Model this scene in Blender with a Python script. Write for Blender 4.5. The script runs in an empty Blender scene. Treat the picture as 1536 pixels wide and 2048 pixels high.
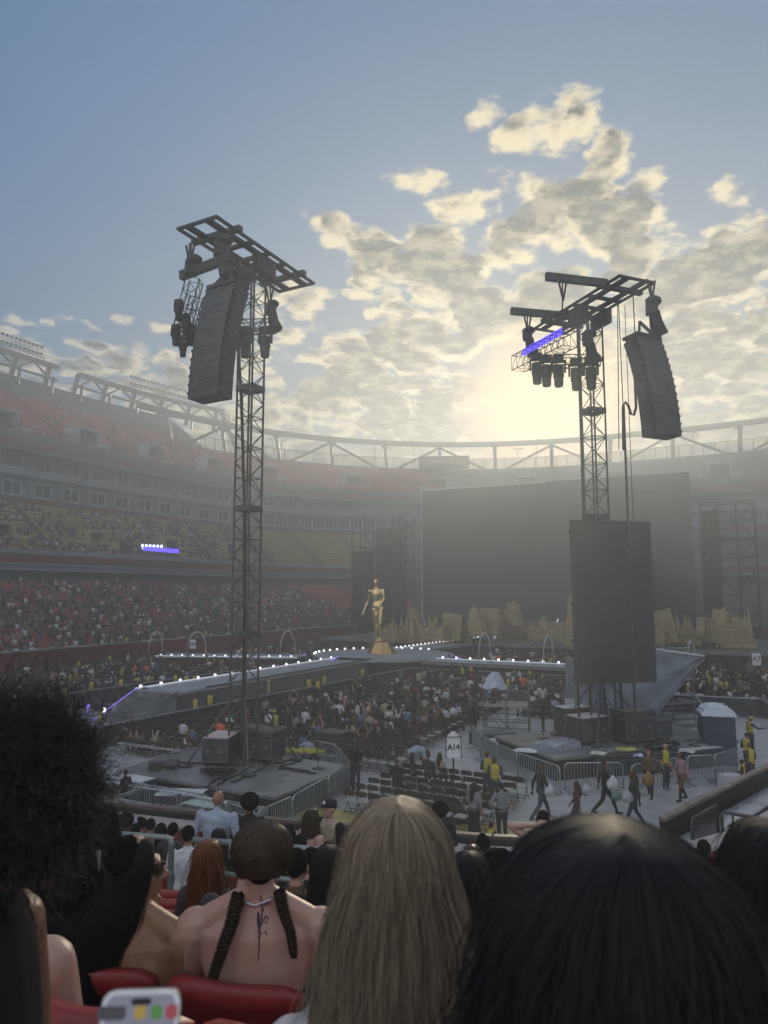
import bpy, bmesh, math, random
import numpy as np
from mathutils import Vector, Matrix, Quaternion
R = math.radians
rnd = random.Random(7)
scene = bpy.context.scene
col = scene.collection

# ---------------------------------------------------------------- camera
H = 7.5                     # eye height above the pitch
PITCH = R(6.43)
F = 1420.0                  # focal length in photograph pixels (1536 x 2048)
cam = bpy.data.cameras.new('camera')
cam.sensor_fit = 'VERTICAL'; cam.sensor_height = 36; cam.sensor_width = 27
cam.lens = F / 2048 * 36
cam.clip_start = 0.05; cam.clip_end = 6000
cam.dof.use_dof = True; cam.dof.focus_distance = 30; cam.dof.aperture_fstop = cam.lens / 5.0
co = bpy.data.objects.new('camera', cam); col.objects.link(co)
co.location = (0, 0, H); co.rotation_euler = (R(90) + PITCH, 0, 0)
scene.camera = co

# ---------------------------------------------------------------- node helper
class N:
    """a socket with arithmetic"""
    def __init__(s, t, k): s.t = t; s.k = k
    def m(s, op, *a, clamp=False):
        n = s.t.nodes.new('ShaderNodeMath'); n.operation = op; n.use_clamp = clamp
        for i, x in enumerate((s,) + a):
            if isinstance(x, N): s.t.links.new(x.k, n.inputs[i])
            else: n.inputs[i].default_value = x
        return N(s.t, n.outputs[0])
    def __add__(s, o): return s.m('ADD', o)
    def __sub__(s, o): return s.m('SUBTRACT', o)
    def __mul__(s, o): return s.m('MULTIPLY', o)
    def __truediv__(s, o): return s.m('DIVIDE', o)
    __radd__ = __add__; __rmul__ = __mul__
    def __rsub__(s, o): return (s * -1) + o
    def ss(s, a, b):                       # smoothstep a..b
        n = s.t.nodes.new('ShaderNodeMapRange'); n.interpolation_type = 'SMOOTHSTEP'
        s.t.links.new(s.k, n.inputs[0]); n.inputs[1].default_value = a; n.inputs[2].default_value = b
        return N(s.t, n.outputs[0])
    def mix(s, a, b):                      # colour mix by factor s
        n = s.t.nodes.new('ShaderNodeMix'); n.data_type = 'RGBA'
        s.t.links.new(s.k, n.inputs['Factor'])
        for x, i in ((a, 6), (b, 7)):
            if isinstance(x, N): s.t.links.new(x.k, n.inputs[i])
            else: n.inputs[i].default_value = (*x, 1)[:4]
        return N(s.t, n.outputs[2])
def noise(t, vec, scale, detail=4, rough=0.5, out=0, dist=0.0):
    n = t.nodes.new('ShaderNodeTexNoise'); n.inputs['Scale'].default_value = scale
    n.inputs['Detail'].default_value = detail; n.inputs['Roughness'].default_value = rough
    n.inputs['Distortion'].default_value = dist
    if vec is not None: t.links.new(vec.k, n.inputs['Vector'])
    return N(t, n.outputs[out])
def comb(t, x, y, z):
    n = t.nodes.new('ShaderNodeCombineXYZ')
    for i, q in enumerate((x, y, z)):
        if isinstance(q, N): t.links.new(q.k, n.inputs[i])
        else: n.inputs[i].default_value = q
    return N(t, n.outputs[0])
def sep(t, v):
    n = t.nodes.new('ShaderNodeSeparateXYZ'); t.links.new(v.k, n.inputs[0])
    return [N(t, o) for o in n.outputs]
def dot(t, v, d):
    n = t.nodes.new('ShaderNodeVectorMath'); n.operation = 'DOT_PRODUCT'
    t.links.new(v.k, n.inputs[0]); n.inputs[1].default_value = d
    return N(t, n.outputs['Value'])

# ---------------------------------------------------------------- sky
SUN_EL, SUN_AZ = R(14.0), R(13.3)           # azimuth from +Y towards +X
SUN_DIR = Vector((math.sin(SUN_AZ) * math.cos(SUN_EL), math.cos(SUN_AZ) * math.cos(SUN_EL), math.sin(SUN_EL)))
def ray(px, py):                             # direction of a photograph pixel
    u = (px - 768) / F; v = (1024 - py) / F
    return Vector((u, math.cos(PITCH) - v * math.sin(PITCH), math.sin(PITCH) + v * math.cos(PITCH)))
world = bpy.data.worlds.new('World'); scene.world = world; world.use_nodes = True
t = world.node_tree; t.nodes.clear()
tc = t.nodes.new('ShaderNodeTexCoord'); D = N(t, tc.outputs['Generated'])
sky = t.nodes.new('ShaderNodeTexSky'); sky.sky_type = 'NISHITA'; sky.sun_disc = False
sky.sun_elevation = SUN_EL; sky.sun_rotation = SUN_AZ; sky.altitude = 50
sky.air_density = 1.0; sky.dust_density = 1.6; sky.ozone_density = 1.6
SKY = N(t, sky.outputs[0])
hsv = t.nodes.new('ShaderNodeHueSaturation'); hsv.inputs['Saturation'].default_value = 1.5; hsv.inputs['Value'].default_value = .8
t.links.new(SKY.k, hsv.inputs['Color']); SKYBLUE = N(t, hsv.outputs[0])
dx, dy, dz = sep(t, D)
zc = dz.m('MAXIMUM', 0.0) + 0.16
P = comb(t, dx / zc, dy / zc, 0.0)
sunward = dot(t, D, SUN_DIR)                 # cosine of the angle to the sun
def blob(px, py, w):                         # a cloud bank around a direction, w = width in degrees
    d = ray(px, py).normalized()
    return dot(t, D, d).ss(math.cos(R(w)), 1.0)
SQ = lambda px, py, w, a: blob(px, py, w) * a
cover = (SQ(1130, 450, 10, .20) + SQ(770, 480, 8, .20) + SQ(1090, 270, 6, .10) + SQ(720, 690, 12, .16)
         + SQ(1000, 760, 15, .18) + SQ(1500, 500, 8, .14) + SQ(1450, 780, 12, .16) + SQ(290, 690, 6, .20)
         + SQ(90, 740, 5, .18) + SQ(620, 830, 12, .16) + SQ(1150, 860, 16, .10))
cover = cover.m('MINIMUM', .22)
rear = dot(t, D, Vector((0, .96, .28))).ss(.45, .05)      # broken cloud added over the unseen sky to brighten the scene
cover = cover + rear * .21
clear = SQ(330, 260, 22, .30) + SQ(800, -60, 19, .25) + SQ(1480, 60, 14, .34) + SQ(150, 260, 16, .25)
lo = noise(t, P, 3.2, 3, .5)
def puffs(V):                                # rounded cumulus heads: smooth cells warped by noise, plus fine breakup
    wv = noise(t, V, 5.0, 4, .55, out=1); ad = t.nodes.new('ShaderNodeVectorMath'); ad.operation = 'MULTIPLY_ADD'
    t.links.new(wv.k, ad.inputs[0]); ad.inputs[1].default_value = (.22, .22, 0); t.links.new(V.k, ad.inputs[2])
    vo = t.nodes.new('ShaderNodeTexVoronoi'); vo.feature = 'F1'; vo.inputs['Scale'].default_value = 10.0
    t.links.new(ad.outputs[0], vo.inputs['Vector'])
    return (.52 - N(t, vo.outputs['Distance'])) * .70 + noise(t, V, 5.0, 3, .5) * .62 + noise(t, V, 30.0, 8, .64) * .46 + .015
n1 = puffs(P)
S2 = comb(t, dx / zc + SUN_DIR.x * .045, dy / zc + SUN_DIR.y * .045, 0.0)
n2 = puffs(S2)
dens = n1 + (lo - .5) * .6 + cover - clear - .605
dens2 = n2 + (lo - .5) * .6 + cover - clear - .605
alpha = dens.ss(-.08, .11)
mott = noise(t, P, 17.0, 6, .6).ss(.30, .66)
thick = (dens * .55 + dens2 * .85).ss(.03, .27) * (mott * .62 + .50)
near = sunward.ss(.72, 1.0)
glow = sunward.ss(.989, 1.0)
bright = near.mix((3.0, 2.9, 2.6), (4.6, 3.8, 2.2))
dark = near.mix((.28, .40, .52), (.0, .01, .02))
away = sunward.ss(.3, -.4)                   # added clouds opposite the sun, coloured bright as if lit from the front
dark = away.mix(dark, (5.0, 5.1, 5.4))
bright = away.mix(bright, (6.4, 6.3, 6.2))
cloud = thick.mix(bright, dark)
# thin high veil that whitens the sky towards the horizon and the sun
veil = dz.ss(.50, .05) * .60 + near * .15
wisp = noise(t, comb(t, dx / zc * .35, dy / zc, 0.0), 2.2, 6, .6).ss(.42, .75) * .14
SKYBLUE = (near * .2 + .75).mix(SKYBLUE, (.0, .50, 1.32))
base = (veil + wisp).m('MINIMUM', .92).mix(SKYBLUE, near.mix((.28, .92, 1.6), (.18, .42, .65)))
skyc = alpha.mix(base, cloud)
skyc = (glow * .85).mix(skyc, (6.5, 4.4, 1.7))
bg = t.nodes.new('ShaderNodeBackground'); bg.inputs[1].default_value = 0.13
wo = t.nodes.new('ShaderNodeOutputWorld')
t.links.new(skyc.k, bg.inputs[0]); t.links.new(bg.outputs[0], wo.inputs[0])

# ---------------------------------------------------------------- sun
sl = bpy.data.lights.new('sun', 'SUN'); sl.energy = 2.2; sl.angle = R(3); sl.color = (1, .85, .63)
so = bpy.data.objects.new('sun', sl); col.objects.link(so)
so.rotation_euler = (-SUN_DIR).to_track_quat('-Z', 'Y').to_euler(); so.location = (60, 250, 120)

scene.view_settings.view_transform = 'Standard'; scene.view_settings.look = 'None'
scene.view_settings.exposure = 0.80; scene.view_settings.gamma = 1; scene.view_settings.use_curve_mapping = False
scene.render.engine = 'CYCLES'
cy = scene.cycles
cy.use_denoising = True; cy.max_bounces = 5; cy.diffuse_bounces = 2; cy.glossy_bounces = 2
cy.transparent_max_bounces = 8; cy.volume_bounces = 0; cy.transmission_bounces = 3; cy.sample_clamp_indirect = 4
cy.use_adaptive_sampling = True; cy.adaptive_threshold = 0.02

# ---------------------------------------------------------------- coordinates
HAZE, HAZE_G = .0056, .56
AX = R(28)                                    # the pitch's long axis, measured from +Y towards +X
SA, CA = math.sin(AX), math.cos(AX)
def W(u, v, z=0.0): return Vector((u * SA + v * CA, u * CA - v * SA, z))       # pitch (u along, v across) -> world
def UV(p): return (p[0] * SA + p[1] * CA, p[0] * CA - p[1] * SA)
def at_z(px, py, z):                          # where a line of sight meets height z
    d = ray(px, py); k = (z - H) / d.z
    return Vector((d.x * k, d.y * k, z))
def at_y(px, py, y):                          # ... or distance y
    d = ray(px, py); k = y / d.y
    return Vector((d.x * k, y, H + d.z * k))
FIELD_ROT = -AX                               # rotation_z that turns local +Y along +u

# ---------------------------------------------------------------- materials
MATS = {}
def mat(name, c=(.5, .5, .5), rough=.7, metal=0.0, var=.25, scale=8.0, bump=0.0, bscale=None, emit=None, objcol=False, spec=.4, coat=0, sheen=0, trans=0, alpha=1):
    if name in MATS: return MATS[name]
    m = bpy.data.materials.new(name); m.use_nodes = True; MATS[name] = m
    t = m.node_tree; b = t.nodes['Principled BSDF']
    tc = t.nodes.new('ShaderNodeTexCoord'); V = N(t, tc.outputs['Object'])
    n = noise(t, V, scale, 5, .6)
    if objcol:
        oi = t.nodes.new('ShaderNodeObjectInfo'); base = N(t, oi.outputs['Color'])
        dk = t.nodes.new('ShaderNodeMix'); dk.data_type = 'RGBA'; dk.blend_type = 'MULTIPLY'
        dk.inputs['Factor'].default_value = 1
        t.links.new(base.k, dk.inputs[6])
        g = (n * (2 * var) + (1 - var))
        t.links.new(comb(t, g, g, g).k, dk.inputs[7]); colr = N(t, dk.outputs[2])
    else:
        f = n.ss(.3, .7)
        colr = f.mix(tuple(x * (1 - var) for x in c), tuple(min(1, x * (1 + var)) for x in c))
    t.links.new(colr.k, b.inputs['Base Color'])
    r = n * .25 + (rough - .125)
    t.links.new(r.k, b.inputs['Roughness'])
    b.inputs['Metallic'].default_value = metal
    b.inputs['Specular IOR Level'].default_value = spec
    b.inputs['Coat Weight'].default_value = coat
    b.inputs['Sheen Weight'].default_value = sheen
    b.inputs['Transmission Weight'].default_value = trans
    b.inputs['Alpha'].default_value = alpha
    if bump:
        bn = t.nodes.new('ShaderNodeBump'); bn.inputs['Strength'].default_value = bump; bn.inputs['Distance'].default_value = .02
        t.links.new(noise(t, V, bscale or scale * 3, 6, .65).k, bn.inputs['Height']); t.links.new(bn.outputs[0], b.inputs['Normal'])
    if emit:
        b.inputs['Emission Color'].default_value = (*emit[:3], 1); b.inputs['Emission Strength'].default_value = emit[3]
    return m

# ---------------------------------------------------------------- mesh helpers
class MB:
    def __init__(s): s.v = []; s.f = []; s.mi = []
    def add(s, vs, fs, mi=0):
        o = len(s.v); s.v += [tuple(p) for p in vs]; s.f += [tuple(i + o for i in q) for q in fs]; s.mi += [mi] * len(fs); return s
    def box(s, c, size, rz=0.0, mi=0, M=None):
        x, y, z = (k / 2 for k in size)
        vs = [Vector(p) for p in ((-x,-y,-z),(x,-y,-z),(x,y,-z),(-x,y,-z),(-x,-y,z),(x,-y,z),(x,y,z),(-x,y,z))]
        if M is not None: vs = [M @ p + Vector(c) for p in vs]
        else:
            ca, sa = math.cos(rz), math.sin(rz)
            vs = [Vector((p.x*ca - p.y*sa, p.x*sa + p.y*ca, p.z)) + Vector(c) for p in vs]
        return s.add(vs, [(3,2,1,0),(4,5,6,7),(0,1,5,4),(1,2,6,5),(2,3,7,6),(3,0,4,7)], mi)
    def frame(s, p, q):
        d = (Vector(q) - Vector(p)); L = d.length or 1e-6; d = d / L
        up = Vector((0,0,1)) if abs(d.z) < .95 else Vector((0,1,0))
        x = d.cross(up).normalized(); y = x.cross(d).normalized()
        return d, x, y
    def bar(s, p, q, w, h=None, mi=0, n=4):
        """straight bar p->q; n=4 rectangular w x h, else round with diameter w"""
        h = w if h is None else h; p = Vector(p); q = Vector(q); d, x, y = s.frame(p, q)
        if n == 4: off = [(-w/2,-h/2),(w/2,-h/2),(w/2,h/2),(-w/2,h/2)]
        else: off = [(w/2*math.cos(2*math.pi*i/n), h/2*math.sin(2*math.pi*i/n)) for i in range(n)]
        vs = [e + x*a + y*b for e in (p, q) for a, b in off]
        fs = [(i, (i+1) % n, n + (i+1) % n, n + i) for i in range(n)] + [tuple(range(n-1,-1,-1)), tuple(range(n, 2*n))]
        return s.add(vs, fs, mi)
    def tube(s, pts, r, n=6, mi=0, caps=True):
        pts = [Vector(p) for p in pts]; k = len(pts); rr = r if isinstance(r, (list, tuple)) else [r]*k
        vs = []; prev = None
        for i, p in enumerate(pts):
            d = (pts[min(i+1, k-1)] - pts[max(i-1, 0)]).normalized()
            if prev is None:
                up = Vector((0,0,1)) if abs(d.z) < .9 else Vector((1,0,0)); x = d.cross(up).normalized()
            else: x = (prev - d * prev.dot(d)).normalized()
            prev = x; y = x.cross(d)
            vs += [p + (x*math.cos(2*math.pi*j/n) + y*math.sin(2*math.pi*j/n)) * rr[i] for j in range(n)]
        fs = [(i*n+j, i*n+(j+1) % n, (i+1)*n+(j+1) % n, (i+1)*n+j) for i in range(k-1) for j in range(n)]
        if caps: fs += [tuple(range(n-1,-1,-1)), tuple(range((k-1)*n, k*n))]
        return s.add(vs, fs, mi)
    def prism(s, poly, z0, z1, mi=0, M=None):
        """poly of (x, y) extruded from z0 to z1, optionally through matrix M"""
        n = len(poly); vs = [Vector((x, y, z)) for z in (z0, z1) for x, y in poly]
        if M is not None: vs = [M @ p for p in vs]
        return s.add(vs, [(i, (i+1) % n, n+(i+1) % n, n+i) for i in range(n)] + [tuple(range(n-1,-1,-1)), tuple(range(n,2*n))], mi)
    def lathe(s, prof, c=(0,0,0), n=12, mi=0, sx=1, sy=1):
        vs = [Vector((r*sx*math.cos(2*math.pi*j/n), r*sy*math.sin(2*math.pi*j/n), z)) + Vector(c) for r, z in prof for j in range(n)]
        k = len(prof)
        fs = [(i*n+j, i*n+(j+1) % n, (i+1)*n+(j+1) % n, (i+1)*n+j) for i in range(k-1) for j in range(n)]
        fs += [tuple(range(n-1,-1,-1)), tuple(range((k-1)*n, k*n))]
        return s.add(vs, fs, mi)
    def ball(s, c, r, n=8, k=6, mi=0):
        rx, ry, rz = r if isinstance(r, (tuple, list)) else (r, r, r)
        prof = [(max(1e-4, math.sin(math.pi*i/k)), -math.cos(math.pi*i/k)) for i in range(k+1)]
        vs = [Vector((a*rx*math.cos(2*math.pi*j/n), a*ry*math.sin(2*math.pi*j/n), z*rz)) + Vector(c) for a, z in prof for j in range(n)]
        return s.add(vs, [(i*n+j, i*n+(j+1) % n, (i+1)*n+(j+1) % n, (i+1)*n+j) for i in range(k) for j in range(n)], mi)
    def mesh(s, name, mats, smooth=False, origin=None):
        me = bpy.data.meshes.new(name)
        v = s.v if origin is None else [(a-origin[0], b-origin[1], c-origin[2]) for a, b, c in s.v]
        me.from_pydata(v, [], s.f)
        for m in (mats if isinstance(mats, (list, tuple)) else [mats]): me.materials.append(m)
        if s.mi and max(s.mi): me.polygons.foreach_set('material_index', s.mi)
        if smooth: me.polygons.foreach_set('use_smooth', [True]*len(me.polygons))
        me.update(); return me
    def build(s, name, mats, parent=None, smooth=False, bevel=0, **kw):
        org = parent_origin(parent) if kw.get('world', True) and parent is not None else None
        o = link(name, s.mesh(name, mats, smooth, org), parent)
        if bevel:
            b = o.modifiers.new('bevel', 'BEVEL'); b.width = bevel; b.segments = 2; b.limit_method = 'ANGLE'
        return o
def parent_origin(p):
    o = Vector((0,0,0))
    while p is not None: o = o + p.location; p = p.parent
    return o
def link(name, data, parent=None, loc=(0,0,0), rz=0.0):
    o = bpy.data.objects.new(name, data); col.objects.link(o); o.location = loc; o.rotation_euler.z = rz
    if parent is not None: o.parent = parent
    return o
def tag(o, label=None, cat=None, group=None, kind=None):
    for k, x in (('label', label), ('category', cat), ('group', group), ('kind', kind)):
        if x: o[k] = x
    return o
def thing(name, label, cat, loc=(0,0,0), group=None, rz=0.0):
    return tag(link(name, None, None, loc, rz), label, cat, group)
def copy_tree(o, loc=None, rz=None, parent=None, label=None, color=None):
    c = o.copy(); col.objects.link(c)
    if parent is not None: c.parent = parent
    if loc is not None: c.location = loc
    if rz is not None: c.rotation_euler.z = rz
    if label: c['label'] = label
    if color is not None: c.color = color
    for ch in list(o.children): copy_tree(ch, parent=c, color=color)
    return c
def np_mesh(name, verts, quads, mats, mi=None, smooth=False):
    me = bpy.data.meshes.new(name); n = len(quads)
    me.vertices.add(len(verts)); me.vertices.foreach_set('co', np.asarray(verts, np.float32).ravel())
    me.loops.add(n*4); me.loops.foreach_set('vertex_index', np.asarray(quads, np.int32).ravel())
    me.polygons.add(n); me.polygons.foreach_set('loop_start', np.arange(n, dtype=np.int32)*4)
    for m in (mats if isinstance(mats, (list, tuple)) else [mats]): me.materials.append(m)
    if mi is not None: me.polygons.foreach_set('material_index', np.asarray(mi, np.int32))
    if smooth: me.polygons.foreach_set('use_smooth', np.ones(n, bool))
    me.update(calc_edges=True); me.validate(); return me
def scatter(name, proto_v, proto_q, mats, pos, rot, scl=None, pmi=None, imi=None, parent=None, proto_sel=None):
    """many small copies of one little mesh joined into ONE object (numpy)"""
    pv = np.asarray(proto_v, float); pq = np.asarray(proto_q); pos = np.asarray(pos, float); n = len(pos)
    c, s_ = np.cos(rot), np.sin(rot); k = np.ones(n) if scl is None else np.asarray(scl)
    x = pv[None,:,0]*k[:,None]; y = pv[None,:,1]*k[:,None]; z = pv[None,:,2]*k[:,None]
    V = np.stack([x*c[:,None]-y*s_[:,None]+pos[:,None,0], x*s_[:,None]+y*c[:,None]+pos[:,None,1], z+pos[:,None,2]], -1).reshape(-1,3)
    Q = (pq[None]+ (np.arange(n)*len(pv))[:,None,None]).reshape(-1,4)
    mi = None
    if pmi is not None:
        mi = np.tile(np.asarray(pmi), (n,1))
        if imi is not None:
            for slot, arr in imi.items(): mi = np.where(mi == slot, np.asarray(arr)[:,None], mi)
        mi = mi.ravel()
    return link(name, np_mesh(name, V, Q, mats, mi), parent)
# ================================================================ materials of the place
M_conc = mat('concrete', (.30, .30, .31), .85, var=.3, scale=.6, bump=.2, bscale=6)
M_concd = mat('dark_concrete', (.13, .13, .14), .85, var=.3, scale=.5)
M_maroon = mat('maroon_paint', (.13, .022, .03), .6, var=.25, scale=1.5)
M_red = mat('red_seat_plastic', (.36, .085, .075), .45, var=.25, scale=3)
M_yel = mat('yellow_seat_plastic', (.44, .35, .14), .5, var=.2, scale=3)
M_panel = mat('grey_cladding', (.24, .25, .28), .6, var=.15, scale=.4)
M_band = mat('maroon_band', (.16, .05, .06), .6, var=.2, scale=.6)
M_glass = mat('dark_glass', (.03, .035, .045), .12, var=.2, scale=.5, spec=.8)
M_white = mat('white_metal', (.62, .63, .65), .5, var=.1, scale=2)
M_steel = mat('grey_steel', (.085, .09, .098), .5, metal=.3, var=.2, scale=3)
M_black = mat('black_paint', (.025, .025, .028), .6, var=.3, scale=4)
M_tan = mat('tan_wall', (.42, .33, .16), .8, var=.15, scale=1)

# ================================================================ the ground
g = MB(); g.add([(-3000,-3000,-.03),(3000,-3000,-.03),(3000,3000,-.03),(-3000,3000,-.03)], [(0,1,2,3)])
tag(g.build('ground', M_concd), kind='structure')

def floor_material():
    m = bpy.data.materials.new('pitch_cover_tiles'); m.use_nodes = True; t = m.node_tree; b = t.nodes['Principled BSDF']
    tc = t.nodes.new('ShaderNodeTexCoord'); V = N(t, tc.outputs['Object'])
    x, y, z = sep(t, V)
    def seam(k, w): 
        f = (k / w).m('FRACT'); return (f - .5).m('ABSOLUTE').ss(.488, .5)
    s = seam(x, 1.15).m('MAXIMUM', seam(y, 1.15))
    n = noise(t, V, 1.3, 6, .6); n3 = noise(t, V, 7, 4, .6)
    c = n.ss(.3, .7).mix((.36, .37, .39), (.48, .49, .51))
    c = (n3.ss(.55, .75) * .4).mix(c, (.56, .57, .58))
    c = (s * .7).mix(c, (.06, .06, .065))
    t.links.new(c.k, b.inputs['Base Color']); t.links.new((n3 * .35 + .20).k, b.inputs['Roughness'])
    b.inputs['Specular IOR Level'].default_value = .6
    bn = t.nodes.new('ShaderNodeBump'); bn.inputs['Strength'].default_value = .8; bn.inputs['Distance'].default_value = .03
    v = t.nodes.new('ShaderNodeTexVoronoi'); v.inputs['Scale'].default_value = 5.0; t.links.new(V.k, v.inputs['Vector'])
    t.links.new((noise(t, V, 3.5, 5, .65) + N(t, v.outputs[0]) * .3 - s * .4).k, bn.inputs['Height']); t.links.new(bn.outputs[0], b.inputs['Normal'])
    return m
fl = MB(); fl.add([W(-8,-60,0)-W(0,0,0), W(-8,22,0), W(130,22,0), W(130,-60,0)], [(0,1,2,3)])
f = fl.build('pitch_floor', floor_material()); tag(f, kind='structure')

# ================================================================ the bowl
# stations along the front line: (u, v, outward normal, kind)
ST = []
for u in np.arange(-40, 100, 2.0): ST.append((u, -57.0, 0.0, -1.0, 'side', -1.0))
for a in np.arange(0, 90.1, 2.0):
    n = (math.sin(R(a)), -math.cos(R(a))); ST.append((100 + 25*n[0], -32 + 25*n[1], n[0], n[1], 'side' if a < 12.5 else 'end', a))
for v in np.arange(-30, -12, 2.0): ST.append((125.0, v, 1.0, 0.0, 'end', 90))
for a in np.arange(90, 180.1, 3.0):
    n = (math.sin(R(a)), -math.cos(R(a))); ST.append((100 + 25*n[0], -12 + 25*n[1], n[0], n[1], 'end' if a < 170 else 'side', a))
for u in np.arange(98, 40, -2.0): ST.append((u, 13.0, 0.0, 1.0, 'side', 181))
def sp(s, r, z): return W(s[0] + s[2]*r, s[1] + s[3]*r, z)
SIDE_L = [s for s in ST if s[4] == 'side' and s[5] < 90]; END = [s for s in ST if s[4] == 'end']
i0 = ST.index(END[0]); i1 = ST.index(END[-1])
ENDX = ST[i0-1:i1+2]                                 # shares its end stations with the sides
SIDE_R = ST[i1+1:]
def sweep(name, prof, stations, m, parent, closed=False, kind=None):
    mb = MB(); k = len(prof)
    for s in stations: mb.v += [tuple(sp(s, r, z)) for r, z in prof]
    seg = k if closed else k-1
    for i in range(len(stations)-1):
        for j in range(seg):
            a, b = i*k+j, i*k+(j+1) % k; mb.f.append((a, b, b+k, a+k)); mb.mi.append(0)
    if closed: mb.f += [tuple(range(k)), tuple(range((len(stations)-1)*k+k-1, (len(stations)-1)*k-1, -1))]; mb.mi += [0, 0]
    o = mb.build(name, m, parent)
    if kind: o['kind'] = kind
    return o
def steps(r0, z0, rows, tread, rise):
    p = []
    for k in range(rows): p += [(r0+k*tread, z0+k*rise), (r0+(k+1)*tread, z0+k*rise)]
    return p
LOW = (0.6, 1.5, 31, .85, .235); CLUB = (26.6, 12.0, 13, .85, .62); UPP = (37.2, 29.2, 35, .85, .53)
UPE_ROWS = 17
stand_l = thing('stadium_stand', 'long three tier grandstand on the left with red and yellow seats and suites', 'grandstand')
stand_e = thing('stadium_stand', 'curved hazy grandstand behind the stage and video screen', 'grandstand')
stand_r = thing('stadium_stand', 'far right grandstand running back along the pitch', 'grandstand')
def seat_proto(w=.44):
    mb = MB(); mb.box((0,.05,.42),(w,.40,.05)); mb.box((0,.27,.64),(w,.05,.44)); return mb
def along(stations, r, pitch):
    """positions every `pitch` metres along the row at offset r -> (world xy, facing angle)"""
    P = [sp(s, r, 0) for s in stations]; out = []; carry = pitch/2
    for i in range(len(P)-1):
        d = P[i+1]-P[i]; L = d.length
        if L < 1e-6: continue
        n0 = Vector((W(stations[i][2], stations[i][3]))); ang = math.atan2(n0.x, n0.y)
        x = carry
        while x < L: out.append((P[i].x+d.x*x/L, P[i].y+d.y*x/L, -ang)); x += pitch
        carry = x - L
    return out
crowd_spots = []                     # (x, y, z, rot, tier)
def tier(stand, stations, spec, m_seat, name, occupancy, aisles=11.5, rows=None, seats=True):
    r0, z0, n, tr, ri = spec; n = rows or n
    pos = []; rot = []
    for k in range(n):
        for j, (x, y, a) in enumerate(along(stations, r0 + (k+.45)*tr, .52)):
            if (j*.52) % aisles < 1.2: continue
            pos.append((x, y, z0+k*ri)); rot.append(a)
            if rnd.random() < occupancy(k/n, x, y): crowd_spots.append((x, y, z0+k*ri, a, name))
    if seats:
        p = seat_proto(); o = scatter('seats', p.v, p.f, m_seat, pos, np.array(rot), parent=stand); o['kind'] = 'stuff'
    return pos
def hazyocc(a): return lambda f, x, y: a*(.55+.9*math.sin(x*.21+y*.13+f*9)**2*.7)*(1.15-.55*f)
for stand, stn, nm in ((stand_l, SIDE_L + [ENDX[0]] if False else SIDE_L, 'l'), (stand_e, ENDX, 'e'), (stand_r, SIDE_R, 'r')):
    end = nm == 'e'
    vis = [s for s in stn if not (nm == 'l' and s[0] < 5 and s[5] < 0)] if nm != 'r' else []
    # lower tier
    sweep('front_wall', [(0,-.02),(0,2.35),(.25,2.35),(.25,1.3),(.6,1.3),(.6,-.02)], stn, M_maroon, stand, closed=True)
    sweep('wall_coping', [(-.06,2.352),(-.06,2.47),(.33,2.47),(.33,2.352)], stn, M_conc, stand, closed=True)
    sweep('lower_terrace', steps(*LOW) + [(26.9, 8.6)], stn, M_concd, stand)
    sweep('concourse_wall', [(26.4,8.0),(26.4,11.0)], stn, M_concd, stand)
    # club tier
    sweep('club_fascia', [(24.8,10.2),(24.8,10.9),(24.5,10.9),(24.5,12.9),(24.8,12.9),(24.8,12.0),(26.6,12.0),(26.6,10.2)], stn, M_panel, stand, closed=True)
    sweep('fascia_band', [(24.44,11.2),(24.44,12.3),(24.498,12.3),(24.498,11.2)], stn, M_maroon, stand, closed=True)
    sweep('club_terrace', steps(*CLUB), stn, M_concd, stand)
    # suites
    sweep('suite_wall', [(37.65,19.4),(37.65,21.4),(38.4,21.4),(38.4,24.3),(37.3,24.3),(37.3,25.3),(38.4,25.3),(38.4,27.8),(36.8,27.8)], stn, M_panel, stand)
    sweep('suite_band', [(37.59,19.9),(37.59,21.2),(37.645,21.2),(37.645,19.9)], stn, M_band, stand, closed=True)
    # upper tier
    sweep('upper_fascia', [(36.2,27.7),(36.2,30.4),(36.6,30.4),(36.6,29.2),(37.2,29.2),(37.2,27.7)], stn, M_concd, stand, closed=True)
    sweep('ribbon_board', [(36.12,28.3),(36.12,29.5),(36.195,29.5),(36.195,28.3)], stn, M_band, stand, closed=True)
    ur = UPE_ROWS if end else UPP[2]
    st_ = steps(UPP[0], UPP[1], ur, UPP[3], UPP[4]); rt, zt = st_[-1]
    sweep('upper_terrace', st_ + [(rt, zt+1.2), (rt+.5, zt+1.2), (rt+.5, -.02)], stn, M_concd, stand)
    if nm != 'r':
        lowv = [s for s in vis if not (end and s[5] > 40)]
        tier(stand, lowv, LOW, M_red, 'low', hazyocc(.72) if not end else (lambda f,x,y: 0.02), rows=29)
        tier(stand, lowv, CLUB, M_yel, 'club', hazyocc(.5) if not end else (lambda f,x,y: 0))
        tier(stand, vis if not end else [s for s in vis if s[5] < 60], UPP, M_red, 'upper', hazyocc(.10) if not end else (lambda f,x,y: 0), rows=(24 if not end else ur))
# end walls that close the cut of the upper deck, stepped like its rows
cut = MB(); s = SIDE_L[-1]
for k in range(UPE_ROWS, UPP[2]):
    r = UPP[0]+k*UPP[3]; z = UPP[1]+k*UPP[4]
    cut.bar(sp(s, r, z-6), sp(s, r, z+1.3), .35, .5)
    cut.bar(sp(s, r+.43, z-6), sp(s, r+.43, z+.35), .3, .6)
cut.build('stepped_end_wall', M_concd, stand_l)
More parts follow.
